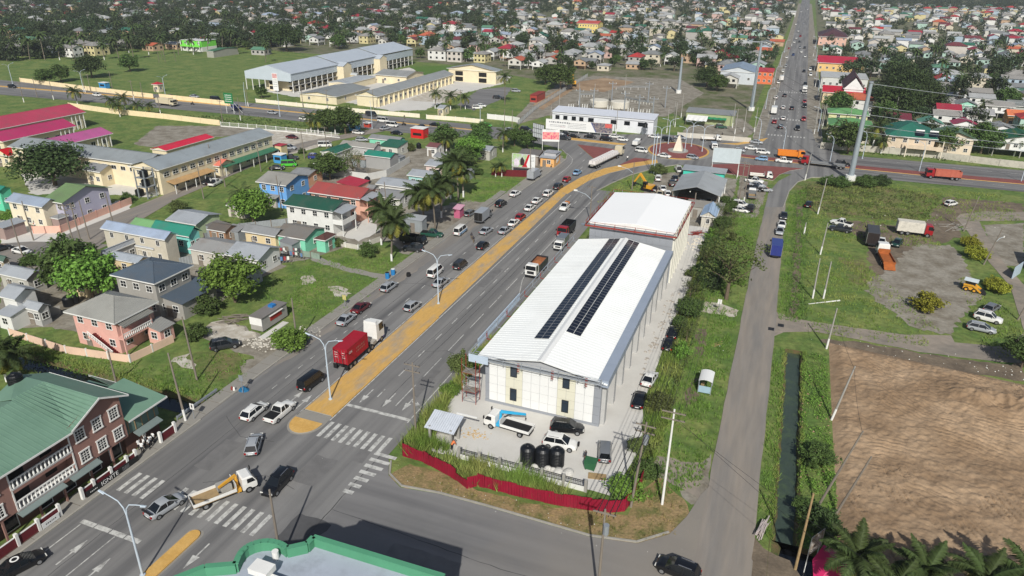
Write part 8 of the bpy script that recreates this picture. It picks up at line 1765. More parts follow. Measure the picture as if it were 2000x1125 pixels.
# ---------- yard objects
def tank(q,label,r=.95,H=2.5):
 x,y=G(*q);t=thing('water_tank',label,'water tank',(x,y,0));pr=[(r*.97,0)]
 n=9
 for k in range(n):z=.1+k*(H-.4)/n;pr+=[(r,z),(r,z+.16),(r*.965,z+.19)]
 pr+=[(r*.97,H-.28),(r*.7,H-.02),(r*.35,H+.1)]
 b=MB();b.lathe(pr,24);b.obj('shell',mat('tank_black',(17,19,22),.38,.1,1.0,spec=.5),t);b=MB();b.lathe([(r*.34,H+.05),(r*.34,H+.2),(r*.3,H+.24)],16);b.obj('lid',mat('tank_black',(17,19,22)),t)
tank((1030,903),'left of the three black ribbed water tanks in the yard');tank((1059,906),'middle of the three black ribbed water tanks in the yard');tank((1087,908),'right of the three black ribbed water tanks in the yard')
tank((285,383),'black water tank on the school steel stand',.9,2.0).__class__ if False else None
for q,lb,r_ in(((274,382),'black water tank standing on the ground by the school railing',1.1),((200,360),'black water tank behind the big round tree',1.0),((718,358),'black water tank beside the pale cottage',.8),((818,290),'black water tank near the trees by the tiny white house',.8),((135,597),'black water tank beside the pink house',.9),((146,592),'second black water tank beside the pink house',.9),((1310,1000),'x',.1)):
 if lb!='x':tank(q,lb,r_,1.8)
t=thing('tank_stand','steel stand with two black water tanks beside the school','tank stand',(*G(290,385),0))
for sx in(-1.5,1.5):
 for sy in(-1.5,1.5):b=MB();b.box(sx-.12,sx+.12,sy-.12,sy+.12,0,7.6);b.obj('leg',GALV,t)
for z in(3.0,5.4,7.5):b=MB();b.box(-1.7,1.7,-1.7,1.7,z,z+.1)if z<7 else(b.box(-1.7,1.7,-1.6,-1.4,z,z+.1),b.box(-1.7,1.7,1.4,1.6,z,z+.1));b.obj('deck',GALV,t)
for z in(3.1,5.5):b=MB();b.lathe([(1.0,z),(1.05,z+.2),(1.05,z+1.5),(.4,z+1.9)],16);b.obj('water_tank',BLACKT,t)
b=MB();b.hexa([(-.6,-.5,.15),(.6,-.5,.15),(.6,.5,.15),(-.6,.5,.15)],[(-.75,-.6,1.1),(.75,-.6,1.1),(.75,.6,1.25),(-.75,.6,1.25)]);o=b.obj('wheelie_bin',mat('bin_green',(44,92,60),.6,.1,1.0),loc=(*G(1153,915),0));tag(o,'large green wheeled bin beside the grey minivan','bin')
b=MB();b.box(-.76,.76,-.61,.66,1.2,1.3);b.obj('lid',mat('bin_green',(44,92,60)),o)
for s in(-.5,.5):b=MB();b.cyl((s-.05,-.4,.12),(s+.05,-.4,.12),.12);b.obj('wheel',RUBBER,o)
rr=random.Random(4)
BAG=mat('white_bags',(186,184,178),.7,.12,1.5,bump=.08,bscale=3)
for i,q in enumerate(((1072,914),(1082,917),(1092,920),(1103,925),(1046,910),(1112,922))):
 x,y=G(*q);b=MB();r_=rr.uniform(.45,.7);b.lathe([(r_*.8,0),(r_,.25),(r_*.9,.5),(r_*.5,.75),(r_*.1,.85)],9);o=b.obj('cement_bag',BAG,loc=(x,y-.3,0));tag(o,'pale lumpy bag in the heap beside the water tanks','bag','bags by the water tanks');o.scale=(1,rr.uniform(.7,1.2),rr.uniform(.5,.8))
b=MB()
for k in range(5):b.box(0,2.2,k*.22,k*.22+.18,.04+.012*k,.12+.012*k)
o=b.obj('board_stack',WOODP,loc=(*G(1148,935),0),rz=.2);tag(o,'stack of brown boards lying behind the black railing','boards')
def heap(name,label,q,n,L,m_,seed,spread=1.4,cat='scrap',w=.12,az=.6):
 x,y=G(*q);t=thing(name,label,cat,(x,y,0));r=random.Random(seed);b0=MB();b0.box(-L/2,L/2,-w/2,w/2,0,w*.6);me=b0.mesh('plank',m_)
 for i in range(n):
  o=put('plank',me,t,(r.uniform(-spread,spread)*.6,r.uniform(-spread,spread),.03+.06*i*.5));o.rotation_euler=(0,r.uniform(-.08,.08),r.gauss(0,.35 if az<1 else.12)+az);o.scale=(r.uniform(.5,1.1),1,1)
heap('timber_heap','heap of weathered planks behind the food hut',(462,625),16,4.5,WOOD,1,2.0,'timber');heap('steel_heap','rusty red steel stack beside the little hut',(1358,457),14,3.2,STEELR,2,1.2,'scrap');heap('block_stack','pale boards stacked in the narrow yard',(1378,497),10,2.4,CONCW,3,1.2,'boards',.4)
heap('scrap_heap','heap of white and red scrap rods beside the side road',(1488,1035),22,3.0,mat('pale_scrap',(170,160,156),.6,.3,2.0),4,.6,'scrap',.12,1.35);heap('pipe_heap','grey pipes lying beside the muddy track',(1868,445),9,7,mat('grey_pipe',(150,146,138),.7,.1,1.0),5,2.0,'pipes');heap('fallen_poles','white poles lying in the field grass',(1610,592),2,7,WHITE,6,.6,'poles');heap('fallen_poles','pale rods lying on the grass before the bus shelter',(1405,672),3,3,WOODP,7,.8,'poles')
def rubble(name,label,q,n,sz,m_,seed,sp=(2,1),cat='rubble'):
 x,y=G(*q);r=np.random.default_rng(seed);b=MB()
 for i in range(n):
  px,py=np.clip(r.normal(0,sp[0]*.5),-sp[0],sp[0]),np.clip(r.normal(0,sp[1]*.5),-sp[1],sp[1]);s=sz*(.4+r.random());c=s*.6
  j=lambda:r.uniform(.6,1.1)
  b.hexa([(px-s*j(),py-c*j(),0),(px+s*j(),py-c*j(),0),(px+s*j(),py+c*j(),0),(px-s*j(),py+c*j(),0)],[(px-s*.7*j(),py-c*.7*j(),s*j()),(px+s*.7*j(),py-c*.7*j(),s*j()),(px+s*.7*j(),py+c*.7*j(),s*j()),(px-s*.7*j(),py+c*.7*j(),s*j())])
 o=b.obj(name,m_,loc=(x,y,.02));o['kind']='stuff';o['label']=label;o['category']=cat
rubble('rubble_heap','heap of broken white concrete beside the bush on the dirt lot',(515,672),150,.16,mat('rubble_white',(182,178,168),.9,.15,2.0),1,(4,2));rubble('rubble_heap','small heap of broken concrete above the bush',(610,645),60,.14,mat('rubble_white',(182,178,168)),2,(2.5,1.5))
rubble('litter','white litter scattered on the dry corner verge',(1010,997),46,.05,mat('litter_white',(206,206,200),.8,.15,2.0),3,(26,2.2),'litter');rubble('litter','litter along the grass by the bus shelter',(1385,720),16,.07,mat('litter_white',(206,206,200)),4,(2,10),'litter');rubble('litter','pale rubbish strewn beside the muddy strip',(1850,705),50,.08,mat('litter_white',(206,206,200)),5,(22,3),'litter');rubble('litter','rubbish in the muddy field',(1800,440),34,.09,mat('litter_white',(206,206,200)),6,(24,12),'litter');rubble('dirt_heap','sand heap beside the crane truck in the yard',(928,848),80,.12,mat('tan_sand',(176,150,108),.95,.15,2.0),7,(2,1.2),'sand')
rubble('soil_clods','clods of turned soil over the cleared plot',(1800,860),500,.16,SOIL,9,(15,16),'soil');rubble('yard_debris','small debris along the warehouse piers',(1290,640),60,.22,mat('mixed_debris',(150,144,136),.9,.3,2.0),10,(.8,20),'debris');rubble('yard_debris','pile of pale sand by the rear hall',(1355,475),70,.2,mat('pale_sand',(196,188,172),.95,.1,2.0),11,(3,5),'sand')
for i,q in enumerate(((757,545),(768,538))):
 x,y=G(*q);b=MB();b.lathe([(.3,0),(.3,.3),(.32,.32),(.3,.34),(.3,.62),(.32,.64),(.3,.66),(.3,.95),(.28,.97)],14);o=b.obj('oil_drum',mat('drum_blue',(38,116,172),.5,.1,1.0),loc=(x,y,.02));tag(o,'blue drum nearer the viewer beside the footpath' if i==0 else 'blue drum with white lid beside the footpath','drum');b=MB();b.cyl((0,0,.975),(0,0,1.0),.28,n=14);b.obj('lid',WHITE if i else DARKM,o);o.scale=(1.4,1.4,1.4)
x,y=G(797,543-4);b=MB();b.lathe([(.4,0),(.45,.4),(.4,.8)],12);o=b.obj('tyre_bin',RUBBER,loc=(*G(798,545-5),0));tag(o,'dark bin beside the lone coconut palm','bin')
def bus_sign(q,label,H=2.6,c=None):
 x,y=G(*q);t=thing('sign_post',label,'sign',(x,y,0));b=MB();b.cyl((0,0,0),(0,0,H),.05);b.obj('post',GALV,t);b=MB();b.box(-.35,.35,-.03,.03,H-.9,H);b.obj('plate',c or WHITE,t);return t
t=bus_sign((380,820),'white sign with black figure at the canal guard rail');b=MB();b.box(-.12,.12,-.045,-.035,2.0,2.4);b.obj('symbol',INK,t)
bus_sign((475,768),'small sign post beside the blue sheet on the verge',3.0,GALV);bus_sign((674,600),'small sign post at the edge of the grass lot',2.4,mat('pale_yellow',(190,180,110),.7,.1,1.0));bus_sign((1403,610),'white notice board on post beside the gravel drive',2.6)
b=MB();n=8
for k in range(n):
 a=2*math.pi*k/n;a2=2*math.pi*(k+1)/n;b.poly([(math.cos(a)*1.0,math.sin(a)*.8,0),(math.cos(a2)*1.0,math.sin(a2)*.8,0),(.1,0,.7+.15*(k%2))])
o=b.obj('blue_tarpaulin',mat('tarp_blue',(26,92,130),.6,.15,1.0),loc=(*G(476,762),0));tag(o,'crumpled blue sheet at the foot of the small sign post','tarpaulin')
for i,(dx,c)in enumerate(((-1.8,STEELR),(-1.4,WHITE))):b=MB();b.lathe([(.16,0),(.18,.3),(.14,.6),(.05,.75)],10);x,y=G(476,766);o=b.obj('gas_bottle',c,loc=(x+dx,y-.3,0));tag(o,('red' if i==0 else 'white')+' gas bottle beside the crumpled blue sheet','bottle')
t=thing('guard_rail','grey steel guard rail where the road crosses the canal','guard rail',(-70.0,58.5,0))
b=MB();b.box(-.05,.05,0,7.5,.55,.95);b.box(.05,.12,0,7.5,.62,.7);b.box(.05,.12,0,7.5,.8,.88);b.obj('beam',GALV,t)
for k in range(5):b=MB();b.box(-.15,-.06,k*1.8,k*1.8+.12,0,.95);b.obj('post',GALV,t)
def kiosk(q,label,c,w=2.4,d=2.2,H=2.6,roofc=None,name='kiosk'):
 x,y=G(*q);t=thing(name,label,'kiosk',(x,y,0));b=MB();b.box(-w/2,w/2,-d/2,d/2,0,H);b.obj('wall',paint('kiosk%d'%c[0],c,.6),t);b=MB();b.box(-w/2-.2,w/2+.2,-d/2-.2,d/2+.2,H,H+.12);b.obj('roof',roofc or WHITE,t);b=MB();b.box(-w/3,w/3,-d/2-.04,-d/2-.002,1.0,1.9);b.obj('hatch',SHADOWIN,t)
kiosk((820,268),'bright red kiosk with pale roof on the highway verge',(190,20,24),5,4,3.4);kiosk((549,302),'cream gate kiosk with red roof at the car park',(206,190,150),3,3,3.2,roofm(REDR));kiosk((548,317),'blue kiosk on the side street',(60,140,196),3,2.6,2.6);kiosk((693,255),'blue kiosk beside the white wagon',(80,160,206),3,2.5,2.6);kiosk((719,248),'small red stand on the highway verge',(170,60,44),2.4,2,1.6);kiosk((205,172),'blue roofed cart on the highway shoulder',(60,90,150),4,2.5,2.6);kiosk((1330,1200),'x',(1,1,1))if False else None
kiosk((1345,300-2),'x',(1,1,1))if False else None
kiosk((1050,196),'red shipping container beside the dirt track',(150,52,44),3.2,12,3.2,STEELR,'site_container')if True else None
b=MB();P=[(0,0,.3),(3.4,.2,.2),(4.6,2.4,.3),(3.2,4.4,1.8),(.6,4.6,2.2),(-.4,2.6,1.6),(1.6,2.6,2.4)]
for f in((0,1,6),(1,2,6),(2,3,6),(3,4,6),(4,5,6),(5,0,6)):b.poly([P[i]for i in f])
x,y=G(1590,1150);o=b.obj('pink_tarpaulin',TARP,loc=(x,y,-.3));tag(o,'crumpled bright pink tarpaulin at the bottom edge over the pond','tarpaulin')
t=thing('small_hoarding','small tilted hoarding on white posts above the pink tarpaulin','sign',(*G(1585,1100),0),1.0);b=MB();b.box(-1.1,1.1,-.04,.04,1.8,4.2);b.obj('panel',mat('tan_panel',(120,104,84),.7,.2,1.0,col2=(176,176,172),patch=.5),t)
for s in(-1,1):b=MB();b.cyl((s,.1,-1),(s,.1,4),.05);b.obj('post',WHITE,t)
# ---------- people
SKIN=mat('skin_brown',(92,62,46),.6,.08,3.0);HAIR=mat('hair_black',(18,15,14),.8,.1,3.0)
def person_mesh(pose,shirt,trousers):
 """one continuous skinned body; clothing by region of the same surface"""
 J={'pel':(0,0,.95),'chest':(0,0,1.3),'neck':(0,0,1.5),'head':(0,.02,1.64),'top':(0,.02,1.75)}
 lean=dict(stand=0,bend=.95,ride=.35)[pose];
 def tilt(p):
  dz=p[2]-.95;return(p[0],p[1]+math.sin(lean)*dz if dz>0 else p[1],.95+math.cos(lean)*dz if dz>0 else p[2])
 V=[];E=[];R=[]
 def add(p,r,par=None):
  V.append(p);R.append(r)
  if par is not None:E.append((par,len(V)-1))
  return len(V)-1
 a=add(tilt(J['pel']),.15);b=add(tilt((0,0,1.15)),.14,a);c=add(tilt(J['chest']),.17,b);d=add(tilt(J['neck']),.06,c);e=add(tilt(J['head']),.095,d);add(tilt(J['top']),.075,e)
 for s in(-1,1):
  sh=add(tilt((s*.18,0,1.42)),.07,c)
  if pose=='stand':el,ha=(s*.25,.02,1.15),(s*.26,.1,.9)
  elif pose=='bend':q=tilt((s*.18,0,1.42));el,ha=(s*.22,q[1]+.12,q[2]-.25),(s*.15,q[1]+.2,q[2]-.5)
  else:q=tilt((s*.18,0,1.42));el,ha=(s*.25,q[1]+.2,q[2]-.2),(s*.28,q[1]+.45,q[2]-.2)
  i=add(el,.045,sh);j=add(ha,.035,i)
  k=add((ha[0],ha[1]+.03,ha[2]-.07),.035,j)
  for f in(-.02,.0,.02):add((ha[0]+f,ha[1]+.05+f*.2,ha[2]-.16+abs(f)),.012,k)
  add((ha[0]-s*.05,ha[1]+.06,ha[2]-.08),.013,k)
  hp=add((s*.1,0,.88),.1,a)
  if pose=='ride':kn,an=(s*.2,.4,.72),(s*.2,.3,.32)
  else:kn,an=(s*.11,.04,.48),(s*.11+.02*s,-.02,.08)
  kk=add(kn,.065,hp);aa=add(an,.045,kk);add((an[0],an[1]+.15,an[2]-.04),.04,aa)
 me=bpy.data.meshes.new('body');me.from_pydata(V,E,[]);o=bpy.data.objects.new('body_tmp',me);scene.collection.objects.link(o)
 sk=o.modifiers.new('skin','SKIN');sv=me.skin_vertices[0].data
 for i,r in enumerate(R):sv[i].radius=(r,r)
 sv[0].use_root=True;ss=o.modifiers.new('sub','SUBSURF');ss.levels=1;ss.render_levels=1
 dg=bpy.context.evaluated_depsgraph_get();out=bpy.data.meshes.new_from_object(o.evaluated_get(dg));bpy.data.objects.remove(o);bpy.data.meshes.remove(me);out.name='person'
 out.materials.clear()
 for m_ in(SKIN,shirt,trousers,HAIR):out.materials.append(m_)
 nk=Vector(tilt(J['neck']));tp=Vector(tilt(J['top']));ax=(tp-nk).normalized()
 for p in out.polygons:
  q=p.center;hd=(q-nk).dot(ax)
  if hd>.0 and(q-nk).length<.4:p.material_index=3 if(hd>.19 or(hd>.1 and q.y<nk.lerp(tp,.6).y-.01))else 0
  elif q.z<.1:p.material_index=3
  elif q.z<.95 and abs(q.x)<.24 and(pose!='bend' or q.y<.2):p.material_index=2
  elif abs(q.x)>.235 and pose=='stand' and q.z<1.25:p.material_index=0
  else:p.material_index=1
  p.use_smooth=True
 return out
SH=dict(orange=mat('shirt_orange',(214,120,74),.8,.1,2.0),white=mat('shirt_white',(214,214,212),.8,.05,2.0),dark=mat('shirt_dark',(50,52,58),.8,.1,2.0),red=mat('shirt_red',(150,40,40),.8,.1,2.0))
TRS=mat('trousers_dark',(34,36,42),.85,.1,2.0);TRK=mat('trousers_khaki',(120,106,84),.85,.1,2.0)
PME=dict(w=person_mesh('bend',SH['orange'],TRS),s=person_mesh('stand',SH['white'],TRS),r=person_mesh('ride',SH['dark'],TRS),d=person_mesh('stand',SH['dark'],TRK))
def person(k,q,rz,label,grp=None,z=.0,xy=None):
 x,y=xy or G(*q);o=put('person',PME[k],None,(x,y,z),rz);return tag(o,label,'person',grp)
person('w',(882,880),-.5,'worker in orange shirt bending down beside the yard shelter',None,.05)
PPOS=[((-68.9,51.6),.4),((-69.3,52.3),-.3),((-69.0,53.0),.9),((-69.7,51.9),1.6),((-69.6,52.8),2.2),((-69.2,53.7),0),((-68.7,52.5),-1.2),((-70.2,53.3),.5)]
for i,(p,rz)in enumerate(PPOS):person('s',None,rz,'person in white shirt standing in the group at the maroon entrance','people at the maroon entrance',.18,p)
person('d',(921,468),.3,'person in dark shirt standing behind the white and blue van',None,.02);person('d',(925,475),1.0,'second person bending near the back of the white and blue van',None,.02);person('d',(1143,902),1.2,'person in dark clothes at the open door of the grey minivan',None,.05)
person('d',(790,233),.4,'person standing at the edge of the highway by the school',None,.05);person('s',(1225,315),.2,'person in white standing on the red triangular island',None,.2);person('d',(1410,268),.2,'person in red by the depot wall',None,.02)
def motorbike(q,hd,label):
 x,y=G(*q);t=thing('motorcycle',label,'motorcycle',(x,y,.075),-math.radians(hd))
 for yy in(-.65,.65):k=MB();k.cyl((-.06,yy,.31),(.06,yy,.31),.31,n=12);k.obj('wheel',RUBBER,t)
 b=MB();b.hexa([(-.12,-.6,.45),(.12,-.6,.45),(.12,.4,.45),(-.12,.4,.45)],[(-.14,-.75,.8),(.14,-.75,.8),(.12,.35,.85),(-.12,.35,.85)]);b.obj('frame',P_('dark'),t);b=MB();b.cyl((-.35,.5,1.0),(.35,.5,1.0),.03);b.cyl((0,.65,.31),(0,.48,1.0),.04);b.obj('handlebar',DARKM,t)
 o=put('person',PME['r'],None,(x,y,.075),-math.radians(hd));o.location.z=-.02;tag(o,'rider in dark clothes on the '+label,'person')
motorbike((376,205),90,'motorcycle on the west highway');motorbike((789,245),-90,'motorcycle beside the white vans');motorbike((1079,327),200,'motorcycle on the pavement by the orange shop')
# ---------- trees placed one by one
for i,(q,k,s)in enumerate((((765,510),0,1.1),((745,478),0,1.05),((850,452),1,1.1),((828,440),2,1.25),((862,425),0,1.15),((895,392),1,1.1),((880,388),0,1.1),((905,385),2,1.2))):
 palm(*G(*q),['coconut palm with white painted trunk on the lot edge','coconut palm behind the white trunk palm','coconut palm with yellow fronds above the dirt lot','leaning coconut palm behind the yellow fronded one','tall coconut palm in the cluster on the dirt lot','coconut palm at the right of the cluster','coconut palm at the back of the cluster','low coconut palm at the grass end of the cluster'][i],k,s,27,True,seed=i+3)
for i,(q,k,s)in enumerate((((1660,1175),2,.9),((1790,1200),2,.85),((1900,1215),2,.9),((1985,1195),4,.95),((1725,1220),4,.95))):
 palm(*G(*q),['coconut palm at the lower right nearest the pond','coconut palm in the middle of the lower right row','coconut palm toward the lower right corner','coconut palm at the lower right corner','low coconut palm between two palms at the lower right'][i],k,s,24,True,seed=i+40)
palm(*G(14,745),'palm clump at the left edge above the green roof',4,1.0,22,True,seed=60);palm(*G(40,735),'low palm beside the canal at the left',4,.8,18,True,seed=61)
for i,(q,k,s)in enumerate((((655,262),2,1.1),((608,258),4,1.1),((622,262),4,1.1),((152,205),4,1.2),((222,222),4,1.1),((245,215),4,1.0),((270,225),4,.9),((295,225),4,.8),((235,228),4,.9),((986,205),3,1.1),((850,212),2,1.0),((880,215),4,1.2),((909,213),4,1.0),((982,297),2,1.0),((1640,285),4,1.3),((1705,285),4,1.4),((1720,300),4,.9),((1625,285),4,1.2),((1980,305),4,1.2),((980,345),4,.7),((968,345),4,.6),((480,418),4,1.1),((872,300),4,1.0),((1915,228),2,.9))):
 palm(*G(*q),'coconut palm number %s in the mid distance'%i if False else['big palm in the tree clump beside the highway','small palm left of the tree clump','young palm in the tree clump','palm beside the left highway carriageway','left palm in the row behind the cream wall','second palm in the row behind the cream wall','middle palm in the row behind the cream wall','right palm in the row behind the cream wall','low palm at the front of the wall row','tall palm at the school parking yard','palm left of the school gate hut','palm right of the school gate hut','short palm beside the school railing','palm beside the blank billboard','palm at the left of the cream bungalow','yellowing palm right of the steel monopole','low palm against the estate wall','palm at the corner of the estate wall','palm at the right edge before the white stilt house','young palm before the maroon fence','smaller young palm before the maroon fence','palm behind the mint house roof','palm among trees near the tiny white house','palm between the stilt houses'][i],k,s,16,False,seed=i+80)
T=[('mango',(108,362),1.15,'big round dark tree beside the cream school'),('almond',(460,590),.95,'round bright green tree beside the unfinished house'),('almond',(495,440),.9,'round bright tree left of the white house'),('round',(645,352),.95,'dense green tree beside the blue house'),('open',(690,345),.8,'loose olive tree right of the dense green tree'),('bushy',(150,565),1.4,'leafy tree left of the unfinished house'),('almond',(185,590),1.0,'bright leafy tree behind the pink house'),('bushy',(140,540),1.2,'light green tree behind the low zinc roofs'),('open',(1418,585),1.25,'tall sparse tree with pale trunk leaning over the side road'),('round',(675,262),1.2,'dense tree in the clump beside the highway'),('round',(640,258),1.0,'second dense tree in the clump beside the highway'),('bushy',(870,293),1.3,'tree beside the tiny white house'),('almond',(920,318),.85,'bright banana like tree behind the pink cottage'),('bushy',(935,300),1.2,'bushy tree behind the shack'),('bushy',(905,330),1.1,'leafy green bush tree by the pale pink cottage'),('round',(940,275),.8,'small round tree beside the highway verge'),('bushy',(1005,285),1.0,'tree behind the blank billboard'),('bushy',(1030,290),.9,'shrubby tree left of the pink billboard'),('mango',(180,152),1.0,'wide dark tree on the far field'),('round',(90,165),.9,'tree at the left of the far field'),('round',(120,160),1.0,'second tree at the left of the far field'),('round',(255,140),1.1,'tree near the middle of the far field'),('mango',(1745,230),1.3,'dark spreading tree behind the steel monopole'),('mango',(1770,205),1.4,'tallest dark tree in the estate clump'),('mango',(1800,225),1.2,'dark tree at the right of the estate clump'),('mango',(1755,180),1.3,'dark tree at the back of the estate clump'),('round',(1635,225),1.2,'round tree before the striped shop row'),('round',(1725,238),1.0,'round tree left of the maroon roof'),('mango',(1380,170),.9,'dark tree beside the grey warehouse'),('round',(1400,178),1.0,'tree in front of the grey warehouse'),('round',(1960,210),1.1,'round tree beyond the stilt houses'),('bushy',(1915,300),1.6,'bush tree before the white stilt house'),('bushy',(1655,300),1.6,'leafy tree before the cream bungalow'),('bushy',(1843,298),1.3,'yellow green tree before the beige house'),('bushy',(1995,718),1.5,'dark bush at the right edge below the lane'),('mango',(560,100),1.5,'large dark tree left of the long school'),('mango',(530,92),1.4,'large dark tree behind the cream wall'),('round',(662,96),1.2,'round tree behind the long school'),('round',(1095,175),1.5,'tree row beside the construction track'),('round',(1065,165),1.2,'tree at the left of the construction track')]
for k,q,s,lb in T:f_=1.45 if lb.startswith('big round dark')else(.75 if 'right edge' in lb else 1.0 if k=='open' else 1.3);tree(k,*G(*q),lb,s*f_,sz=s*f_*(.72 if f_>1.4 else.9))
S=[((567,680),1.0,LEAFB,'leafy broad leaved bush beside the white based pole'),((1220,968),.75,LEAFB,'bright green bush at the end of the black railing'),((1265,930),.6,LEAFM,'bush growing over the yard gate'),((1808,605),.95,LEAFG,'round yellow green bush on the gravel field'),((1893,482),.75,LEAFG,'yellow shrub nearest the lane mouth'),((1905,505),.85,LEAFG,'second yellow shrub along the lane'),((1938,560),.6,LEAFG,'third yellow shrub along the lane'),((1950,572),.7,LEAFG,'fourth yellow shrub along the lane'),((1640,365),.9,LEAFM,'bush left of the monopole footing'),((1690,365),1.0,LEAFM,'bush right of the monopole footing'),((1720,362),.9,LEAFD,'dark bush along the east highway verge'),((1615,362),.8,LEAFM,'bush at the bend of the side road'),((1600,1030),.7,LEAFD,'dark bush overhanging the pond'),((1572,1000),.5,LEAFM,'green bush at the end of the ditch'),((1245,880),.5,LEAFO,'brownish bush at the yard gate'),((1285,340),.9,LEAFO,'olive bush beside the parked cars at the workshop'),((405,610),.9,LEAFM,'bush beside the grey wing'),((385,660),.7,LEAFM,'low bush beside the leaning poles'),((1410,540),1.1,LEAFM,'undergrowth at the foot of the sparse tree'),((1390,520),1.0,LEAFM,'undergrowth beside the narrow yard'),((1385,560),.9,LEAFD,'dark undergrowth below the sparse tree')]
for q,s,m_,lb in S:shrub(*G(*q),lb,s,m_,sz=s*.8)
YS=[((590,300),'bush by the grey roofed shop'),((640,385),'bush behind the blue house'),((700,415),'bush in the white house yard'),((455,500),'bush by the zinc fence'),((330,470),'bush behind the beige house'),((280,500),'bush beside the cream house'),((60,520),'bush by the low zinc house'),((240,610),'bush behind the pink house'),((660,480),'bush beside the mint annexe'),((720,500),'low bush under the lone palm'),((805,350),'bush between two cottages'),((860,360),'bush beside the aqua cottage'),((930,340),'bush by the grass end of the lot'),((770,300),'bush right of the green shed'),((800,295),'bush beside the teal workshop'),((610,330),'bush right of the small grey house'),((400,440),'bush by the pale green cottage'),((350,415),'bush at the school railing'),((250,395),'bush at the end of the pink boundary wall'),((20,430),'yellow bush at the left edge'),((1350,540),'bush on the yard fence'),((1340,610),'bush below the gravel drive'),((1395,470),'bush beside the little hut'),((1425,470),'bush on the side road verge'),((1410,440),'bush near the white car shells'),((1330,700),'weedy bush beside the black sedans'),((1290,800),'weedy bush at the yard gate grass'),((1595,900),'leafy bush beside the leaning poles'),((880,770),'reedy bush beside the scaffold'),((900,725),'reedy bush along the road edge')]
for i,(q,lb)in enumerate(YS):shrub(*G(*q),lb,.45+.35*((i*7)%5)/4,[LEAFM,LEAFB,LEAFO][i%3],sz=.4+.3*((i*3)%4)/3)
for i in range(16):
 q=(30+i*29,118-i*1.2+((i*37)%9));palm_small(*G(*q),'coconut palm in the line at the far edge of the field',(0,1,3)[i%3],1.15+.1*(i%3),'palms at the far edge of the field',i*13)
for i in range(20):
 yy=108+i*4.2;xx=-9.6-1.8*((i*5)%3)/2;k=('open','bushy','bushy','round')[i%4]
 tree(k,xx,yy,'%s scrub tree in the ragged row along the yard edge'%('sparse','leafy','leafy','rounded')[i%4],(.36,.42,.55,.34)[i%4]*(1+.12*(i%3)),'scrub trees along the yard edge','scrub_tree')
# ---------- the town beyond
HP=[]
def town_proto(w,d,H,kind,rise,floors,stilts,seed):
 ex,ey=w/2,d/2;wx,wy=ex-.5,ey-.5;zb=2.3 if stilts else 0
 b=MB();wall_geo(b,-wx,wx,-wy,wy,zb,H,kind,rise,.5)
 if stilts:
  for sx in(-wx+.2,wx-.2):
   for sy in(-wy+.2,wy-.2):b.box(sx-.15,sx+.15,sy-.15,sy+.15,0,zb)
  b.box(-wx*.5,wx*.6,-wy*.2,wy*.8,0,zb)
 wm=b.mesh('wall',wallm((200,198,190)));b=MB();roof_geo(b,-ex,ex,-ey,ey,H,kind,rise);rm=b.mesh('roof',roofm(ZINC))
 ws=[];fr,gl=window_meshes(1.3,1.2,1);fh=(H-zb)/floors
 for fl in range(floors):
  z=zb+fl*fh+fh*.36;n=3 if w>9 else 2
  for k in range(n):ws.append(((-wx+(k+.5)*2*wx/n,-wy,z),0.0))
  for k in range(2):ws.append(((wx,-wy+(k+.5)*wy,z),math.pi/2));ws.append(((-wx,-wy+(k+.5)*wy,z),-math.pi/2))
 HP.append((wm,rm,ws,max(w,d)))
town_proto(9,11,5.2,'gy',1.7,1,True,1);town_proto(11,9,3.4,'gx',1.4,1,False,2);town_proto(10,12,6.0,'hip',1.8,2,False,3);town_proto(8,12,5.4,'gy',1.8,1,True,4);town_proto(12,9,6.2,'gx',1.6,2,False,5);town_proto(9,9,3.6,'hip',1.3,1,False,6);town_proto(14,10,6.4,'hip',2.2,2,False,7)
b=MB();b.box(-.7,.7,-.05,0,0,1.3);WSM=b.mesh('window',GLASS)
WALLS=[((204,204,200),'white'),((198,198,194),'white'),((210,210,206),'white'),((190,188,180),'pale'),((192,184,166),'cream'),((190,162,154),'pink'),((160,186,174),'mint'),((176,150,124),'tan'),((160,176,188),'pale blue'),((194,184,140),'yellow'),((160,158,154),'grey'),((172,170,164),'grey'),((186,180,172),'pale')]
ROOFS=[((156,158,158),'grey'),((172,174,172),'light grey'),((140,138,134),'dull grey'),((120,122,122),'dark grey'),((150,42,58),'crimson'),((164,52,50),'red'),((44,100,80),'green'),((86,130,104),'pale green'),((176,92,66),'orange red'),((104,50,56),'maroon'),((148,160,178),'blue grey')]
RWT=[8,6,8,6,2.4,1.2,1.6,1.4,1.0,1.4,1.6]
used=[]
def blocked(x,y,r):
 for(a,c,q)in used:
  if(a-x)**2+(c-y)**2<(q+r)**2:return True
 return False
for o in scene.objects:
 if o.parent is None and o.get('_rect')is not None:
  q=o['_rect'];used.append(((q[0]+q[1])/2,(q[2]+q[3])/2,min(35,.5*math.hypot(q[1]-q[0],q[3]-q[2]))))
used+=[(-232,320,38),(-232,370,38),(-170,300,25),(-160,340,25)]
def proj(x,y,z=0):
 d=Vector((x,y,z-CAM_H));f=d.dot(CF)
 if f<1:return None
 return 1000+FPX*d.dot(CR)/f,562.5+FPX*d.dot(CD)/f
rt=random.Random(21)
far_houses=[];far_stuff=[]
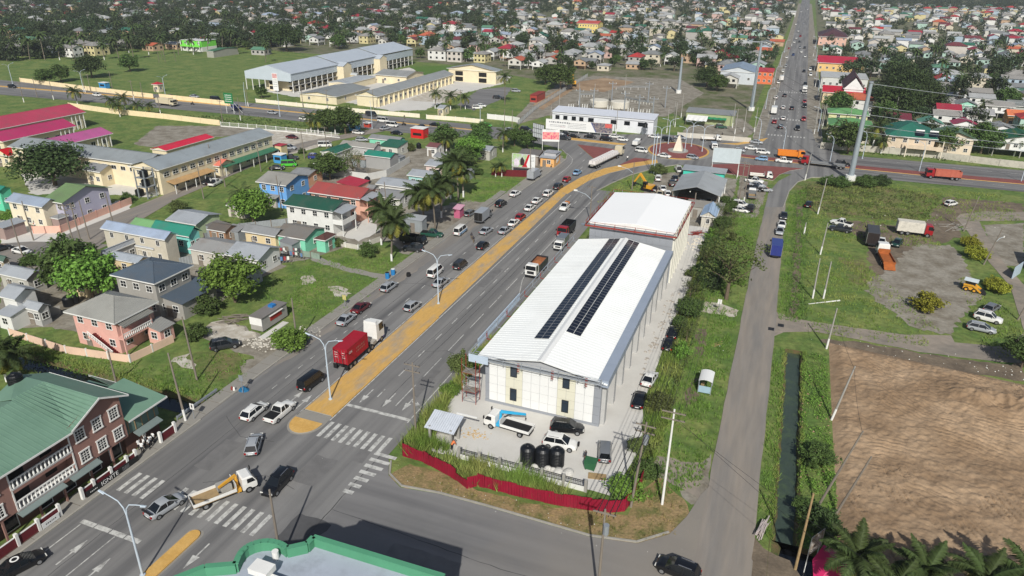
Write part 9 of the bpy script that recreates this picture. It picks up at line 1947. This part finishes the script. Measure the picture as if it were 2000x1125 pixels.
def zone(x,y):
 """where houses stand and where woods take over, read off the photograph"""
 p=proj(x,y)
 if p is None:return None
 u,v=p
 if u<-60 or u>2060 or v<-12:return None
 if-16<x<19:return None
 if x>0:
  if y<292:return None
  if v<8 and u>1650:return 'wood'
  if 1690<u<1800 and 150<v<260:return 'tree'
  return 'house' if rt.random()<(.70 if v>22 else.5)else 'tree'
 if y<262:return None
 if u<500 and v>(124-.075*u if u<330 else 99):return None
 if u<520 and v>60:return 'tree' if rt.random()<.72 else 'house'
 if 480<u<1010 and v>112+.02*(u-480):return None
 if 505<u<820 and v>92:return None
 if 1000<u<1400 and v>140:return None
 if 1330<u<1480 and v>170:return None
 if u<560:return 'house' if rt.random()<.34 else 'tree'
 if u<1010 and v<62:return 'house' if rt.random()<.30 else 'tree'
 if v<30:return 'house' if rt.random()<.45 else 'tree'
 return 'house' if rt.random()<.64 else 'tree'
ROWY=0
cells=[]
y=268
while y<1500:
 sp=13.5 if y<520 else(16 if y<800 else 21)
 x=-1160
 while x<800:
  cells.append((x+rt.uniform(-2.2,2.2),y+rt.uniform(-2.2,2.2)));x+=sp*(1.0 if rt.random()>.1 else 1.5)
 y+=sp*1.22
trees_far=[]
for(x,y)in cells:
 z=zone(x,y)
 if z=='house' and not blocked(x,y,6.5):far_houses.append((x,y));
 elif z in('tree','house')and not blocked(x,y,3):trees_far.append((x,y))
far_houses.sort(key=lambda p:p[1]+abs(p[0])*.15)
MARKS=[(130,'above the crimson school roofs'),(330,'above the far field'),(520,'above the lime green house'),(670,'above the left end of the long school'),(830,'above the right end of the long school'),(1010,'above the school hall'),(1150,'above the dirt track'),(1300,'above the substation'),(1420,'above the depot'),(1540,'left of the north road'),(1700,'right of the north road'),(1800,'above the estate trees'),(1900,'above the stilt houses'),(9999,'at the right edge')]
def area_of(u,v):
 side=next(n for k,n in MARKS if u<k)
 return side,('nearest' if v>160 else 'near' if v>110 else 'middle' if v>65 else 'far' if v>30 else 'farthest')
wood_tones={}
for i,(x,y)in enumerate(far_houses):
 p=HP[rt.randrange(len(HP))]if rt.random()>.25 else HP[0]
 wc,wn_=rt.choice(WALLS);rc,rn=rt.choices(ROOFS,RWT)[0]
 rz=rt.choice((0,0,0,math.pi/2))+rt.gauss(0,.04);s=rt.uniform(.85,1.08)
 if i>=300:far_stuff.append((x,y,p,wc,rc,rz,s));continue
 u,v=proj(x,y);a,dd=area_of(u,v)
 lb='%s house, %s roof, %s rows %s'%(wn_,rn,dd,a)
 t=thing('house',lb,'house',(x,y,0),rz,lb);t.scale=(s,s,s)
 put('wall',p[0],t,mats=[wallm(wc)]);put('roof',p[1],t,mats=[roofm(rc)])
 for(loc,wr)in p[2]:put('window',WSM,t,loc,wr)
 for _k in range(rt.choice((0,1,1,2))):
  trees_far.append((x+rt.choice((-1,1))*rt.uniform(6,8),y+rt.uniform(-6,6)))
groups={}
for(x,y,p,wc,rc,rz,s)in far_stuff:groups.setdefault('w',[]).append((p[0],x,y,rz,s,wc));groups.setdefault('r',[]).append((p[1],x,y,rz,s,rc))
def merge(items,name,mats_by):
 V,F,MI,ms=[],[],[],[];off=0
 for(me,x,y,rz,s,c)in items:
  m_=mats_by(c)
  if m_ not in ms:ms.append(m_)
  co=np.zeros(len(me.vertices)*3);me.vertices.foreach_get('co',co);co=co.reshape(-1,3)*s
  cs,sn=math.cos(rz),math.sin(rz);X=co[:,0]*cs-co[:,1]*sn+x;Y=co[:,0]*sn+co[:,1]*cs+y
  V+=list(zip(X.tolist(),Y.tolist(),co[:,2].tolist()))
  for pl in me.polygons:F.append(tuple(off+k for k in pl.vertices));MI.append(ms.index(m_))
  off+=len(co)
 me=bpy.data.meshes.new(name);me.from_pydata(V,[],F)
 for m_ in ms:me.materials.append(m_)
 me.polygons.foreach_set('material_index',MI);me.update();return me
if far_stuff:
 t=stuff(put('distant_houses',merge(groups['w'],'distant_houses',wallm)),'far mass of small houses near the top of the view','houses')
 r_=put('distant_roofs',merge(groups['r'],'distant_roofs',lambda c:roofm(c)),t);r_['kind']='stuff'
trees_far.sort(key=lambda p:p[1])
nt=npalm=0;rest=[]
for i,(x,y)in enumerate(trees_far):
 p=proj(x,y)
 if p is None or p[0]<-40 or p[0]>2040:continue
 u,v=p;a,dd=area_of(u,v)
 if rt.random()<(.42 if u<1100 else.22)and npalm<290:
  npalm+=1;kk=rt.choice((0,1,2,3));lb='%s coconut palm in the %s rows %s'%(['upright','leaning','short','tall'][kk],dd,a);palm_small(x,y,lb,kk,rt.uniform(.9,1.25),lb,rt.randrange(1000))
 elif nt<290:
  nt+=1;kk=rt.randrange(6);lb='%s tree in the %s rows %s'%(['broad dark','small round','tall dark','low spreading green','very tall dark','little dark'][kk],dd,a);tree('far%d'%kk,x,y,lb,rt.uniform(.65,1.1),lb)
 else:rest.append((x,y))
r=np.random.default_rng(77)
for k in range(24000):
 y=380+1900*r.random()**1.25;x=r.uniform(-1260,760);p=proj(x,y)
 if p is None or not(-80<p[0]<2080 and-30<p[1]):continue
 u,v=p
 if-18<x<20:continue
 dens=0
 if u<520 and v<(118-.075*u if u<330 else 94):dens=.85
 elif u<560 and v<75:dens=.8
 elif u<1010 and v<62:dens=.85
 elif v<25:dens=.55
 elif u<1540 and v<60:dens=.26
 elif u<1010 and v>60:dens=0
 elif 1000<u<1540 and v<135:dens=.14
 elif u>=1540 and v<110:dens=.12
 elif u>=1600 and v<190:dens=.07
 if v<9:dens=.95
 if y>1450:dens=.95
 if r.random()<dens:rest.append((x,y))
for k in range(170):
 u=r.uniform(-20,520);v=(119-.075*u if u<330 else 95)+r.uniform(-14,3);rest.append(G(u,v))
C=[];RR=[]
for(x,y)in rest:
 hh=r.uniform(5,11);rx=r.uniform(3,5.2)
 n=8 if y<800 else 5
 for k in range(n):
  d=r.normal(size=3);d/=np.linalg.norm(d);C.append((x+d[0]*rx*.7,y+d[1]*rx*.7,hh*.62+d[2]*hh*.28));RR.append(rx*.5)
V,F=leaf_cloud(np.array(C),np.array(RR),13,.8,5)
stuff(put('distant_woods',np_mesh('distant_woods',V,F,LEAFF)),'dark wooded mass between and beyond the far houses','woods')
ground_leaves('field_bushes',[pg([(480,226),(620,248),(600,258),(430,238),(330,228)]),[(22,266.5),(110,271),(110,276),(22,270)]],.8,.2,1.0,.25,LEAFM,31,'scrubby bushes on the highway verges')
ground_leaves('field_scrub',[pg([(1560,362),(1640,356),(1700,362),(1840,385),(1810,432),(1720,430),(1640,422),(1590,405)])],2.6,.1,1.1,.17,LEAFO,35,'olive scrub covering the north part of the open lot')
bl=[pg([(1165,398),(1185,375),(1230,348),(1268,338),(1262,360),(1240,385),(1190,392)])]
blades('verge_grass',bl,5,.3,.7,.05,BLADE,33,.5,4,label='rough grass between the main road curve and the rear hall')
# ---------- the air
b=MB();b.box(-3600,3600,-320,4900,-2.2,61)
hz=b.obj('haze',mat('haze_air',(200,205,210)))
hz['kind']='stuff'
_h=hz.data.materials[0].node_tree
for n in list(_h.nodes):
 if n.type!='OUTPUT_MATERIAL':_h.nodes.remove(n)
_v=_h.nodes.new('ShaderNodeVolumePrincipled');_v.inputs['Color'].default_value=(.82,.88,.95,1);_v.inputs['Density'].default_value=.00014;_v.inputs['Anisotropy'].default_value=.2
_h.links.new(_v.outputs[0],next(n for n in _h.nodes if n.type=='OUTPUT_MATERIAL').inputs['Volume'])
for o in bpy.data.objects:
 if '_rect' in o:del o['_rect']
